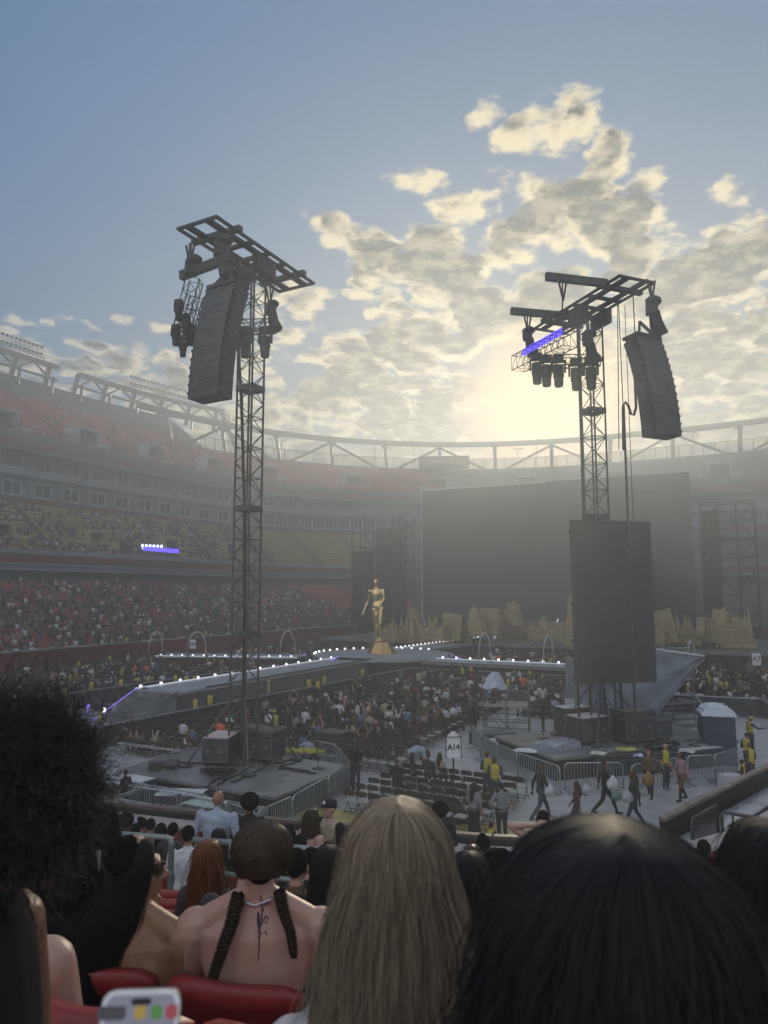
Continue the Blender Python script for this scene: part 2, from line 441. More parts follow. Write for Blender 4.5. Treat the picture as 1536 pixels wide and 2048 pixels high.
# suite windows: one part per bay, its panes below it
def bay(w, h, panes, fm, name='suite_window'):
    fr = MB(); fr.box((0,0,h/2),(w,.12,h)); 
    f = MB(); t_ = .12
    f.box((-w/2+t_/2,0,h/2),(t_,.2,h)); f.box((w/2-t_/2,0,h/2),(t_,.2,h)); f.box((0,0,t_/2),(w-2*t_,.2,t_)); f.box((0,0,h-t_/2),(w-2*t_,.2,t_))
    for k in range(1, panes): f.box((-w/2+k*w/panes,0,h/2),(.1,.18,h-2*t_))
    p = MB(); 
    for k in range(panes): p.box((-w/2+(k+.5)*w/panes,.02,h/2),(w/panes-.16,.04,h-2*t_))
    return f.mesh(name, fm), p.mesh('pane', M_glass)
fw, pw_ = bay(2.9, 2.1, 2, M_white); fe, pe = bay(3.0, 2.7, 3, M_white)
def place_bays(stand, stations, r, z, pitch, meshes, dy=0):
    for (x, y, a) in along(stations, r, pitch):
        if math.hypot(x, y) > 260 or y < 40: continue
        o = link('suite_window', meshes[0], stand, (x, y, z), a); link('pane', meshes[1], o)
visl = [s for s in SIDE_L if s[0] > 40]
place_bays(stand_l, visl, 38.25, 21.5, 5.0, (fw, pw_)); place_bays(stand_l, visl, 38.25, 25.45, 5.0, (fw, pw_))
ev = [s for s in ENDX if s[5] < 75] 
place_bays(stand_e, ev, 38.25, 21.5, 3.1, (fe, pe)); place_bays(stand_e, [s for s in ENDX if s[5] > 96], 38.25, 21.5, 3.1, (fe, pe))
place_bays(stand_e, [s for s in ENDX if s[5] < 30], 38.25, 25.45, 5.0, (fw, pw_))
# party walls between the suite balconies
for (x, y, a) in along(visl, 37.9, 5.0):
    n = Vector((math.sin(-a), math.cos(-a), 0)); tdir = Vector((n.y, -n.x, 0)) * 2.5
    for zz, hh in ((26.55, 2.5), (22.85, 2.9)):
        pwl = MB(); pwl.box(Vector((x, y, zz)) + tdir, (.2, 1.1, hh), a); pwl.build('balcony_wall', M_panel, stand_l)
# entrance portals (vomitories) in the tiers
def portals(stand, stations, spec, row, pitch, w, m, h=2.6, depth=3.6, start=0, lit=False):
    r0, z0, n, tr, ri = spec
    for i, (x, y, a) in enumerate(along(stations, r0+row*tr, pitch)):
        mb = MB(); n_ = Vector((math.sin(-a), math.cos(-a), 0)); tt = Vector((n_.y, -n_.x, 0)); z = z0+row*ri
        c = Vector((x, y, z))
        for sg in (-1, 1): mb.box(c + tt*sg*(w/2) + n_*depth/2 + Vector((0,0,h/2-.3)), (.3, depth, h+.6), a)
        mb.box(c + n_*depth*.55 + Vector((0,0,h+.15)), (w+.3, depth*.9, .3), a)
        mb.box(c + tt*(w/2+1.2) + n_*.2 + Vector((0,0,.55)), (2.4, .2, 1.1), a); mb.box(c - tt*(w/2+1.2) + n_*.2 + Vector((0,0,.55)), (2.4, .2, 1.1), a)
        o = mb.build('entrance_portal', m, stand)
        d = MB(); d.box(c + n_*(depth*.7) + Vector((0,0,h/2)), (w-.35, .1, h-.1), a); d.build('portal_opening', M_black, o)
portals(stand_l, [s for s in SIDE_L if s[0] > 40], UPP, 4, 15, 4.2, M_conc, 3.0)
portals(stand_l, [s for s in SIDE_L if s[0] > 48], CLUB, 3, 15, 3.2, M_tan, 2.4)
portals(stand_e, [s for s in ENDX if s[5] < 80 or s[5] > 100], UPP, 5, 21, 4.2, M_conc, 3.0)
portals(stand_e, [s for s in ENDX if 30 < s[5] < 60], CLUB, 4, 15, 3.2, M_tan, 2.4)
# aisle stairs on the end stand, read as pale lines running down the terrace
# the mesh fence along the low rim
fence = thing('rim_fence', 'see-through mesh fence along the top rim of the end grandstand', 'fence')
RT = UPP[0] + UPE_ROWS*UPP[3]; ZT = UPP[1] + (UPE_ROWS-1)*UPP[4] + 1.2
def mesh_mat():
    m = bpy.data.materials.new('fence_netting'); m.use_nodes = True; t = m.node_tree; b = t.nodes['Principled BSDF']
    b.inputs['Base Color'].default_value = (.10,.10,.10,1); b.inputs['Roughness'].default_value = .7; b.inputs['Alpha'].default_value = .42
    return m
sweep('netting', [(RT+.3, ZT), (RT+.3, ZT+2.6)], ENDX, mesh_mat(), fence)
fp = MB(); 
for i, (x, y, a) in enumerate(along(ENDX, RT+.3, 2.6)): fp.bar((x, y, ZT-.02), (x, y, ZT+2.7), .13)
fp.build('fence_posts', M_black, fence)['kind'] = 'stuff'
sweep('top_rail', [(RT+.22, ZT+2.62),(RT+.22, ZT+2.72),(RT+.38, ZT+2.72),(RT+.38, ZT+2.62)], ENDX, M_black, fence, closed=True)
# ring beam with posts and braces
ring = thing('ring_truss', 'steel ring beam on slanting posts above the end grandstand rim', 'roof truss')
RB, ZB = RT + 3.5, 46.0
RSTN = [s for s in ST if (s[4] == 'end') or (s[4] == 'side' and 0 < s[5] < 90)]
sweep('ring_beam', [(RB-.55, ZB-.6),(RB-.55, ZB+.6),(RB+.55, ZB+.6),(RB+.55, ZB-.6)], RSTN, M_steel, ring, closed=True)
pts = along(RSTN, RB, 14.5)
for i, (x, y, a) in enumerate(pts):
    n_ = Vector((math.sin(-a), math.cos(-a), 0)); top = Vector((x, y, ZB-.55)); foot = Vector((x, y, 0)) - n_*2.6; foot.z = ZT-2
    mb = MB(); mb.bar(top, foot, .75, .75); mb.box(top+Vector((0,0,.2)), (1.1, 1.3, 1.9), a); mb.build('post', M_steel, ring)
    if i % 2 and i+1 < len(pts):
        for j in (i-1, i+1):
            q = Vector((pts[j][0], pts[j][1], 0)); m_ = (Vector((x, y, 0))*.08 + q*.92) - n_*2.6; m_.z = ZT-1.0
            mb = MB(); mb.bar(Vector((x, y, ZB-.9)), m_, .55, .55); mb.build('brace', M_steel, ring)
# ================================================================ delay towers
M_rig = mat('rig_black', (.030, .032, .036), .5, metal=.2, var=.3, scale=3)
M_rigg = mat('rig_grey', (.085, .088, .095), .45, metal=.4, var=.3, scale=3)
M_alu = mat('aluminium', (.42, .44, .46), .38, metal=.7, var=.15, scale=3)
M_cable = mat('cable_rubber', (.02, .02, .022), .6)
M_bag = mat('chain_bag', (.035, .035, .04), .9)
M_grille = mat('speaker_grille', (.10, .105, .11), .7, var=.2, scale=30)
M_led = mat('led_screen_face', (.055, .057, .06), .5, var=.15, scale=2, spec=.3)
M_ledblue = mat('lit_blue_led', (.05, .05, .4), .4, emit=(.10, .06, 1.0, 1.6))
M_lens = mat('lamp_lens', (.05, .05, .06), .15, spec=.8)
M_deck = mat('stage_deck', (.17, .175, .185), .36, var=.35, scale=1.1, bump=.1)
M_deckl = mat('pale_stage_deck', (.30, .32, .35), .5, var=.2, scale=.8)
M_ply = mat('plywood', (.30, .22, .13), .7, var=.2, scale=3)
M_caseb = mat('case_laminate', (.05, .053, .058), .45, var=.4, scale=3)
def axes(az): return Vector((math.sin(az), math.cos(az), 0)), Vector((math.cos(az), -math.sin(az), 0))
def truss_mast(parent, base, top, side, az, bay=.62, n_major=8):
    f, r = axes(az); h = side/2
    C = [f*a*h + r*b*h for a, b in ((-1,-1),(-1,1),(1,1),(1,-1))]
    b0 = Vector(base)
    for c in C:
        mb = MB(); mb.bar(b0+c, b0+c+Vector((0,0,top-base[2])), .09, mi=0, n=6); mb.build('chord', M_rigg, parent)
    lac = MB(); n = int((top-base[2])/bay); dz = (top-base[2])/n
    for k in range(n+1):
        z = Vector((0,0,k*dz))
        for i in range(4):
            p, q = b0+C[i]+z, b0+C[(i+1)%4]+z
            if k % 2 == 0 or k % n_major == 0: lac.bar(p, q, .045, n=3)
            if k < n:
                zz = Vector((0,0,dz)); (a, b) = (p, q+zz) if (k+i) % 2 else (q, p+zz)
                lac.bar(a, b, .045, n=3)
        if k % n_major == 0 and 0 < k < n:
            for i in range(4): lac.bar(b0+C[i]*1.06+z, b0+C[(i+1)%4]*1.06+z, .07, .22)
    lac.build('lacing', M_rigg, parent)['kind'] = 'stuff'
def box_truss(parent, p, q, w, m, name='truss', bay=.5):
    p = Vector(p); q = Vector(q); d = (q-p); L = d.length; d /= L; mb = MB()
    x = d.cross(Vector((0,0,1))); 
    if x.length < .1: x = Vector((1,0,0))
    x.normalize(); y = x.cross(d); C = [x*a*w/2+y*b*w/2 for a, b in ((-1,-1),(1,-1),(1,1),(-1,1))]
    for c in C: mb.bar(p+c, q+c, .05, n=6)
    n = max(1, round(L/bay))
    for k in range(n+1):
        for i in range(4):
            a, b = p+C[i]+d*(L*k/n), p+C[(i+1)%4]+d*(L*k/n)
            mb.bar(a, b, .03, n=3)
            if k < n: mb.bar(a, b+d*(L/n), .03, n=3)
    return mb.build(name, m, parent)
def head_frame(parent, c, az, L, w):
    f, r = axes(az); c = Vector(c)
    for o, ww in ((-w/2, .1), (-w/2+.46, .28), (w/2-.46, .28), (w/2, .1)):
        mb = MB(); mb.bar(c+r*o-f*L/2, c+r*o+f*L/2, ww, .11); mb.build('rail', M_rig, parent)
    n = 6
    for k in range(n+1):
        p = c + f*(-L/2 + L*k/n) + Vector((0,0,.005)); ex = .26 if k in (1, n-1) else .05
        mb = MB(); mb.bar(p-r*(w/2+ex), p+r*(w/2+ex), .24 if 0 < k < n else .12, .10 if ex < .2 else .2); mb.build('cross_member', M_rig, parent)
    for s in (-1, 1):
        mb = MB(); mb.bar(c+r*s*w*.36-f*.6+Vector((0,0,-.5)), c+r*s*w*.36+f*.6+Vector((0,0,-.5)), .3, .7); mb.build('head_block', M_rig, parent)
def hoist(label, top, bot, az, bag=True, s=1.0):
    t_ = thing('chain_hoist', label, 'chain hoist', bot, 'chain hoists under the towers')
    top = Vector(top); bot = Vector(bot); f, r = axes(az)
    mb = MB(); mb.tube([top, bot+Vector((0,0,.5*s))], .035, 5); mb.build('chain', M_rig, t_)
    sl = MB()
    for k in (-1, 1): sl.tube([top+r*.22*k+Vector((0,0,.05)), top+Vector((0,0,-.9))], .05, 5)
    sl.build('sling', M_rig, t_)
    mb = MB(); mb.box(bot+Vector((0,0,.25*s)), (.42*s, .34*s, .5*s), az); mb.ball(bot+Vector((0,0,.5*s))+r*.12, (.3*s,.24*s,.2*s), 8, 5); mb.build('motor', M_rig, t_)
    if bag:
        mb = MB(); mb.tube([bot+r*.1*s+Vector((0,0,.1*s)), bot+r*.16*s+Vector((0,0,-.3*s)), bot+r*.34*s+Vector((0,0,-.75*s))], [.2*s,.24*s,.3*s], 8); mb.build('chain_bag', M_bag, t_)
    return t_
def line_array(label, top, az, n, w, tilt0, dtilt, ch=.315, dep=.78):
    """boxes hung in a curve; az = direction the boxes face"""
    t_ = thing('line_array', label, 'loudspeaker array', top, 'loudspeaker arrays on the delay towers')
    f, r = axes(az); p = Vector(top); a = tilt0
    fr = MB(); fr.box(p+Vector((0,0,.12)), (w*.96, dep*1.15, .14), -az); fr.bar(p+r*w*.3-f*.3+Vector((0,0,.2)), p+f*.1+Vector((0,0,.9)), .12); fr.bar(p-r*w*.3-f*.3+Vector((0,0,.2)), p+f*.1+Vector((0,0,.9)), .1); fr.build('bumper_frame', M_rig, t_)
    for k in range(n):
        dn = Vector((0,0,-1))*math.cos(a) - f*math.sin(a); fw_ = f*math.cos(a) - Vector((0,0,1))*math.sin(a)
        c = p + dn*ch/2; mb = MB(); hh = ch*.499
        def q(x, y, z): return c + r*x + fw_*y - dn*z
        D = dep/2
        mb.add([q(-w/2,-D,-hh*.97), q(w/2,-D,-hh*.97), q(w/2,D,-hh), q(-w/2,D,-hh), q(-w/2,-D,hh*.97), q(w/2,-D,hh*.97), q(w/2,D,hh), q(-w/2,D,hh)],
               [(3,2,1,0),(4,5,6,7),(0,1,5,4),(1,2,6,5),(2,3,7,6),(3,0,4,7)])
        o = mb.build('speaker_cabinet', M_caseb, t_)
        h_ = MB()
        for s in (-1, 1): h_.bar(q(s*(w/2+.02), -D*.9, -hh*.4), q(s*(w/2+.02), -D*.4, -hh*.4), .05, .09); h_.bar(q(s*(w/2+.03), -D*1.02, hh*.3), q(s*(w/2+.03), -D*.8, hh*.3), .05, .08)
        h_.build('rigging_plates', M_rig, o)['kind'] = 'stuff'
        b_ = MB(); b_.box(c + fw_*(D+.015), (w*.97, .02, hh*1.94), M=Matrix((r, fw_, -dn)).transposed()); b_.build('grille', M_grille, o)
        p = p + dn*ch; a += dtilt
    return t_
def moving_light(label, at, drop, az, s=1.0, group='moving lights hung from the towers'):
    t_ = thing('moving_light', label, 'stage light', at, group); f, r = axes(az); c = Vector(at)
    mb = MB(); mb.box(c+Vector((0,0,-.13*s)), (.44*s,.36*s,.26*s), -az); mb.build('base', M_rig, t_)
    y = MB()
    for k in (-1, 1): y.box(c+r*.27*s*k+Vector((0,0,-.47*s)), (.07*s,.2*s,.5*s), -az)
    y.box(c+Vector((0,0,-.245*s)), (.6*s,.2*s,.06*s), -az); y.build('yoke', M_rig, t_)
    h = MB(); h.lathe([(.16*s,0),(.22*s,-.05*s),(.23*s,-.5*s),(.2*s,-.55*s),(.19*s,-.85*s),(.17*s,-.92*s)], c+Vector((0,0,-.4*s)), 12); o = h.build('head', M_rig, t_)
    l = MB(); l.lathe([(.15*s,-.925*s),(.1*s,-.95*s)], c+Vector((0,0,-.4*s)), 12); l.build('lens', M_lens, o)
    return t_
# ---- left tower
LT = Vector((-5.5, 28.5, 0)); ZH = 21.1
tl = thing('delay_tower', 'tall steel truss tower on the left platform with a ladder-like head frame', 'truss tower', (LT.x, LT.y, .9), 'delay towers')
truss_mast(tl, (LT.x, LT.y, .9), ZH+.3, .76, AX)
fL, rL = axes(AX)
head_frame(tl, LT + Vector((0,0,ZH+.3)) - fL*.12, AX, 6.5, 1.9)
bm = MB(); bm.bar(LT - fL*2.75 - rL*1.35 + Vector((0,0,ZH-1.25)), LT - fL*2.75 + rL*1.2 + Vector((0,0,ZH-1.05)), .22, .34); bm.build('outrigger_beam', M_rig, tl)
hk = MB(); 
for k in (-.9, .7): hk.bar(LT - fL*2.75 + rL*k + Vector((0,0,ZH-1.2)), LT - fL*2.75 + rL*k + Vector((0,0,ZH)), .1)
hk.build('hanger', M_rig, tl)
for s1 in (-1, 1):
    for s2 in (-1, 1):
        mb = MB(); mb.bar(LT+fL*.38*s1+rL*.38*s2+Vector((0,0,3.2)), LT+fL*1.5*s1+rL*1.5*s2+Vector((0,0,.95)), .09, n=6); mb.box(LT+fL*1.5*s1+rL*1.5*s2+Vector((0,0,.94)), (.4,.4,.06), -AX); mb.build('outrigger_leg', M_rigg, tl)
hoist('chain hoist with a hanging bag above the left loudspeaker array', LT - fL*2.6 + rL*.45 + Vector((0,0,ZH)), at_y(443, 512, 25.9), AX, True, 1.25)
hoist('chain hoist above the folded lamp rack at the far left end', LT - fL*2.75 - rL*.9 + Vector((0,0,ZH-.1)), at_y(383, 548, 26.4), AX, False, 1.1)
hoist('chain hoist with looping cable at the right end of the left tower', at_z(540, 574, ZH), at_y(541, 630, 31.2), AX, True, 1.0)
line_array('dark curved loudspeaker array hanging from the left tower', at_y(456, 582, 25.6), R(30), 14, 1.40, R(19), R(-1.35), ch=.318)
# folded lamp rack on the left
rk = thing('lamp_rack', 'tilted truss rack packed with lamps at the left end of the tower', 'lighting truss', at_y(374, 600, 26.2))
box_truss(rk, at_y(389, 560, 26.2), at_y(362, 668, 26.2), .52, M_rig); box_truss(rk, at_y(396, 600, 26.4), at_y(376, 672, 26.4), .5, M_rig)
for i, (x, y) in enumerate(((358,600),(352,650),(367,672),(384,650),(372,628))):
    moving_light(['upper lamp on the tilted left rack','lowest left lamp on the tilted rack','lamp hanging lowest from the tilted left rack','lamp on the inner side of the tilted left rack','lamp in the middle of the tilted left rack'][i], at_y(x, y, 26.2+.15*(i % 2)), 0, R(20), .62, 'lamps on the left rack')
# lamps behind the left mast
rk = thing('lamp_rack', 'short horizontal truss with lamps behind the left mast', 'lighting truss', at_y(520, 652, 31))
box_truss(rk, at_y(482, 655, 30.4), at_y(552, 652, 31.2), .55, M_rig)
for i, (x, lab) in enumerate(((491, 'left lamp of the pair behind the left mast'), (531, 'right lamp of the pair behind the left mast'))):
    moving_light(lab, at_y(x, 655, 30.8), 0, R(20), 1.05, 'lamps behind the left mast')
# ---- right tower
AR = R(-21); fR, rR = axes(AR)
RTW = Vector((9.95, 33.1, 0))
tr_ = thing('delay_tower', 'right-hand steel truss tower with a tilted head frame behind the blank portrait screen', 'truss tower', (RTW.x, RTW.y, .9), 'delay towers')
truss_mast(tr_, (RTW.x, RTW.y, .9), ZH, .80, AR)
head_frame(tr_, RTW + Vector((0,0,ZH+.1)), AR, 6.7, 1.9)
for p, q in (((1092,553),(1214,567)), ((1022,622),(1136,632))):
    mb = MB(); mb.bar(at_z(*p, ZH+.15), at_z(*q, ZH+.15), .22, .34); mb.build('outrigger_beam', M_rig, tr_)
for s1 in (-1, 1):
    for s2 in (-1, 1):
        mb = MB(); mb.bar(RTW+fR*.4*s1+rR*.4*s2+Vector((0,0,3.2)), RTW+fR*1.5*s1+rR*1.5*s2+Vector((0,0,.95)), .09, n=6); mb.box(RTW+fR*1.5*s1+rR*1.5*s2+Vector((0,0,.94)), (.4,.4,.06), -AR); mb.build('outrigger_leg', M_rigg, tr_)
hoist('chain hoist with bag above the right loudspeaker array', at_z(1302, 562, ZH), at_y(1304, 628, 30.5), AR, True, 1.25)
hoist('chain hoist at the far left end of the right lighting truss', at_z(1055, 630, ZH), at_y(1055, 680, 34.6), AR, True, 1.05)
hoist('chain hoist without bag on the upper beam of the right tower', at_z(1125, 562, ZH), at_y(1125, 640, 31.6), AR, False, .8)
hoist('chain hoist against the right mast beside the hanging lamps', at_z(1168, 610, ZH), at_y(1176, 690, 31.2), AR, True, 1.1)
line_array('dark curved loudspeaker array hanging from the right tower', at_y(1284, 682, 30.0), R(-24), 14, 1.42, R(20), R(-1.35), ch=.325)
lt = thing('lighting_truss', 'horizontal lighting truss with a row of lit blue panels on the right tower', 'lighting truss', at_y(1090, 690, 33))
pA, pB = at_y(1036, 728, 35.2), at_y(1140, 676, 31.2)
box_truss(lt, pA, pB, .75, M_rig)
dA, dB = at_y(1045, 706, 35.0), at_y(1124, 662, 31.9)
for k in range(6):
    a, b = dA.lerp(dB, k/6+.008), dA.lerp(dB, (k+1)/6-.008)
    mb = MB(); d = (b-a).normalized(); mb.bar(a, b, .1, .30); mb.build('blue_led_panel', M_ledblue, lt)
box_truss(lt, at_y(1105, 722, 31.6), at_y(1196, 724, 31.9), .5, M_rig, 'cross_truss')
for i, (x, y) in enumerate(((1073,708),(1092,712),(1116,712),(1151,718),(1181,716))):
    moving_light(f"{['leftmost','second','middle','fourth','rightmost'][i]} of the five big lamps under the right lighting truss", at_y(x, y, 33.2-i*.4), 0, R(10), 1.12, 'lamps under the right lighting truss')
# poles and cables on the right tower
def cable(label, pts, r, m=M_cable, cat='cable', group=None, n=6):
    mb = MB(); mb.tube(pts, r, n); o = mb.mesh('cable', m, True, pts[0]); c = link('hanging_cable', o, None, pts[0]); return tag(c, label, cat, group)
b_ = at_y(1158, 655, 32.3); mb = MB(); mb.bar((b_.x, b_.y, .9), b_, .10, n=6)
c = link('support_pole', mb.mesh('support_pole', M_rigg, origin=(b_.x, b_.y, .9)), None, (b_.x, b_.y, .9)); tag(c, 'thin dark upright pole just left of the right mast', 'pole')
b_ = at_y(1247, 808, 31); mb = MB(); mb.bar((b_.x, b_.y, .9), b_, .11, n=6)
c = link('support_pole', mb.mesh('support_pole', M_rigg, origin=(b_.x, b_.y, .9)), None, (b_.x, b_.y, .9)); tag(c, 'short thin pole right of the right mast with cable loop at its top', 'pole')
cable('thick cable loop between the short pole and the right loudspeaker array', [at_y(*q, 30.8) for q in ((1247,900),(1246,812),(1251,804),(1257,812),(1262,828),(1268,830),(1272,815),(1270,760),(1264,700))], .06)
cable('long thin wire from head frame left of the right loudspeaker array', [at_y(1235, 596, 31), at_y(1238, 900, 31)], .02)
cable('second thin wire slanting from the head frame beside the right array', [at_y(1237, 600, 31.2), at_y(1246, 810, 31)], .02)
cable('thin wire to the top of the right loudspeaker array', [at_y(1266, 583, 31), at_y(1270, 676, 30.5)], .025)
cable('cable bundle running down the left mast', [at_y(476, 690, 28.3), at_y(483, 800, 28.4), at_y(489, 1000, 28.4), at_y(490, 1490, 28.4)], .07)
# portrait screen on the right tower
scr = thing('portrait_screen', 'blank dark portrait video screen hung low in front of the right tower', 'video screen', at_y(1230, 1365, 32))
sa, sb = at_y(1150, 1368, 31.3), at_y(1312, 1363, 32.4); zt_, zb_ = at_y(1230, 1052, 32).z, at_y(1230, 1366, 32).z
mid = (sa+sb)/2; az = math.atan2((sb-sa).y, (sb-sa).x); wd = (Vector((sb.x, sb.y))-Vector((sa.x, sa.y))).length
mb = MB(); mb.box((mid.x, mid.y, (zt_+zb_)/2), (wd, .12, zt_-zb_), az); mb.build('screen_face', M_led, scr)
n_ = Vector((-math.sin(az), math.cos(az), 0)); e_ = Vector((math.cos(az), math.sin(az), 0))
for z in np.linspace(zb_+.3, zt_-.3, 5):
    mb = MB(); mb.bar(Vector((mid.x, mid.y, z))+n_*.16-e_*wd/2, Vector((mid.x, mid.y, z))+n_*.16+e_*wd/2, .1); mb.build('back_bar', M_rig, scr)
mb = MB(); mb.bar(Vector((mid.x, mid.y, zt_+.12))-e_*wd/2, Vector((mid.x, mid.y, zt_+.12))+e_*wd/2, .14, .2); mb.build('top_bar', M_rig, scr)
for k in (-.32, .32):
    mb = MB(); q = Vector((mid.x, mid.y, 0))+n_*.16+e_*wd*k; mb.bar(q+Vector((0,0,zt_)), q+Vector((0,0,ZH-.1)), .035, n=5); mb.build('suspension_wire', M_rig, scr)
for k in (-.40,.13,.30):
    q = Vector((mid.x, mid.y, 0))+n_*.5+e_*wd*k; cable({-.40:'dark cable hanging at the left below the portrait screen',.13:'dark cable hanging right of centre below the portrait screen',.30:'dark cable hanging at the right below the portrait screen'}[k], [q+Vector((0,0,zb_+.4)), q+Vector((.05,0,2)), q+Vector((.02,0,.95))], .06, group='cables below the portrait screen')

# ================================================================ floodlight gantries on the upper deck
def st_at(u=None, a=None):
    if a is None: return (u, -57.0, 0.0, -1.0, 'side', -1.0)
    return (100+25*math.sin(R(a)), -32-25*math.cos(R(a)), math.sin(R(a)), -math.cos(R(a)), 'side', a)
def gantry(label, st, lamp_from, lamp_to, r=66.0, z=52.3):
    g = thing('floodlight_gantry', label, 'floodlight gantry', sp(st[0], r, 48)); P_ = [sp(s, r, z) for s in st]
    def rowbar(nm, off_r, off_z, w, h, m):
        mb = MB()
        for i in range(len(st)-1): mb.bar(sp(st[i], r+off_r, z+off_z), sp(st[i+1], r+off_r, z+off_z), w, h)
        mb.build(nm, m, g)
    rowbar('walkway', 0, 0, 1.5, .7, M_steel); rowbar('lower_beam', 0, -2.6, .35, .4, M_steel)
    rowbar('handrail', -.8, 1.4, .08, .08, M_steel); rowbar('handrail', -.8, .9, .06, .06, M_steel)
    n = len(st); posts = MB()
    for s in st:
        posts.bar(sp(s, r-.8, z+.3), sp(s, r-.8, z+1.45), .08)
    posts.build('handrail_posts', M_steel, g)['kind'] = 'stuff'
    for i in range(0, n, 4):
        mb = MB(); mb.bar(sp(st[i], r, z), sp(st[i], r+1.6, 47.5), .7, .7); mb.build('leg', M_steel, g)
        mb = MB(); mb.bar(sp(st[i], r-1.2, z-2.6), sp(st[i], r-1.0, 46), .45, .45); mb.build('post', M_steel, g)
        for dlt in (-2, 2):
            if 0 <= i+dlt < n: mb = MB(); mb.bar(sp(st[i], r, z-2.6), sp(st[i+dlt], r, z-.2), .32, .32); mb.build('brace', M_steel, g)
    L = []
    for i in range(lamp_from, lamp_to):
        for f_ in (.0, .5): L.append((st[i], st[i+1], f_))
    for a, b, f_ in L:
        for dz_ in (1.3, 2.75):
            p = sp(a, r-.9, z+dz_).lerp(sp(b, r-.9, z+dz_), f_)
            n_ = -Vector(W(a[2], a[3])); q = Quaternion((0,0,1), math.atan2(n_.y, n_.x)-math.pi/2)
            mb = MB(); k = 9
            vs = [(.36*math.cos(2*math.pi*j/k), .18, .36*math.sin(2*math.pi*j/k)) for j in range(k)] + [(.22*math.cos(2*math.pi*j/k), -.3, .22*math.sin(2*math.pi*j/k)) for j in range(k)]
            mb.add([q @ Vector(v)+p for v in vs], [(j, (j+1)%k, k+(j+1)%k, k+j) for j in range(k)]+[tuple(range(k)), tuple(range(2*k-1,k-1,-1))])
            mb.bar(p+Vector((0,0,-.46)), p+Vector((0,0,-.8)), .12); mb.build('floodlamp', M_rig, g)
    lb = MB()
    for dz_ in (.75, 2.1):
        for i in range(lamp_from, lamp_to): lb.bar(sp(st[i], r-.9, z+dz_), sp(st[i+1], r-.9, z+dz_), .1)
    lb.build('lamp_rail', M_rig, g)
    return g
gantry('floodlight gantry at the left edge of the picture above the grandstand', [st_at(u) for u in np.arange(61, 92, 1.8)], 4, 15)
gs = [st_at(u) for u in np.arange(96.5, 100, 1.8)] + [st_at(a=a) for a in np.arange(0, 23, 1.15)]
gantry('floodlight gantry behind the left loudspeaker array on the grandstand roofline', gs, 7, 18)
ln = MB(); a = sp(st_at(a=21.5), 66, 49.8); b = sp(st_at(a=26.5), RB-57-0 if False else 58, 40.0)
lg = MB(); lg.bar(sp(st_at(a=21.5), 66, 52), sp(st_at(a=23), 59, 38.5), .8, .8)
o = lg.mesh('gantry_prop', M_steel, origin=a); tag(link('gantry_prop', o, None, a), 'slanting steel prop under the right end of the floodlight gantry', 'strut')
lg = MB(); lg.bar(sp(st_at(a=22.2), 64, 51), sp(st_at(a=22.2), 62, 44), .4, .4)
tag(link('gantry_prop', lg.mesh('gantry_prop', M_steel, origin=a), None, a), 'thin upright strut beside the slanting gantry prop', 'strut')
# little lamp posts on the rim
for k, (px, py) in enumerate(((545,880),(563,882),(665,886),(750,890),(828,884),(1072,880),(1036,898),(1385,865),(1478,858),(470,880))):
    d = ray(px, py); zz = 44.6 if px < 1300 else 45.5; kk = (zz-H)/d.z; p = Vector((d.x*kk, d.y*kk, zz))
    u, v = UV(p); L_ = thing('rim_lamp', ['twin','single'][k % 2] + f" headed lamp post on the grandstand rim, {['left of the left mast base','just right of the left mast','two bays right of the left mast','left of the dark name board','beside the dark name board','under the sun glow','near the right mast','beyond the right loudspeaker array','at the far right of the rim','behind the left mast'][k]}", 'lamp post', (p.x, p.y, 38), 'lamp posts on the rim')
    mb = MB(); mb.bar((p.x, p.y, 38), p, .14, n=5); mb.build('post', M_rig, L_)
    mb = MB()
    for sg in ((-1, 1) if k % 2 == 0 else (1,)): mb.bar(p, p+Vector((.7*sg,0,.1)), .08); mb.box(p+Vector((.75*sg,0,.08)), (.7,.35,.25))
    mb.build('lamp_head', M_rig, L_)
def lettering(text, size, m, parent, loc, rot, name='lettering', extrude=.004, bold=0.0, sx=1.0):
    cu = bpy.data.curves.new(name, 'FONT'); cu.body = text; cu.size = size; cu.extrude = extrude; cu.align_x = 'CENTER'; cu.align_y = 'CENTER'; cu.offset = bold
    cu.materials.append(m); tmp = bpy.data.objects.new('tmp', cu); me = bpy.data.meshes.new_from_object(tmp); me.name = name
    bpy.data.objects.remove(tmp); o = link(name, me, parent); o.location = loc; o.rotation_euler = rot; o.scale.x = sx
    return o
# dark name board on the rim
def face_rot(n):                 # rotation for a sign whose front faces direction n (horizontal)
    return (R(90), 0, math.atan2(n.x, -n.y))
nb = at_y(888, 925, 176); nbn = Vector((-nb.x, -nb.y, 0)).normalized()
nbt = thing('name_board', 'dark board with raised lettering on the far rim left of the sun', 'sign board', nb)
yr = math.atan2(nbn.x, -nbn.y); mb = MB(); mb.box(nb, (12.6, .5, 3.2), yr); mb.build('board', M_rig, nbt)
lettering('COMMANDERS', 1.7, mat('sign_gold', (.45,.34,.12), .5), nbt, nbn*.29, face_rot(nbn), sx=.92)
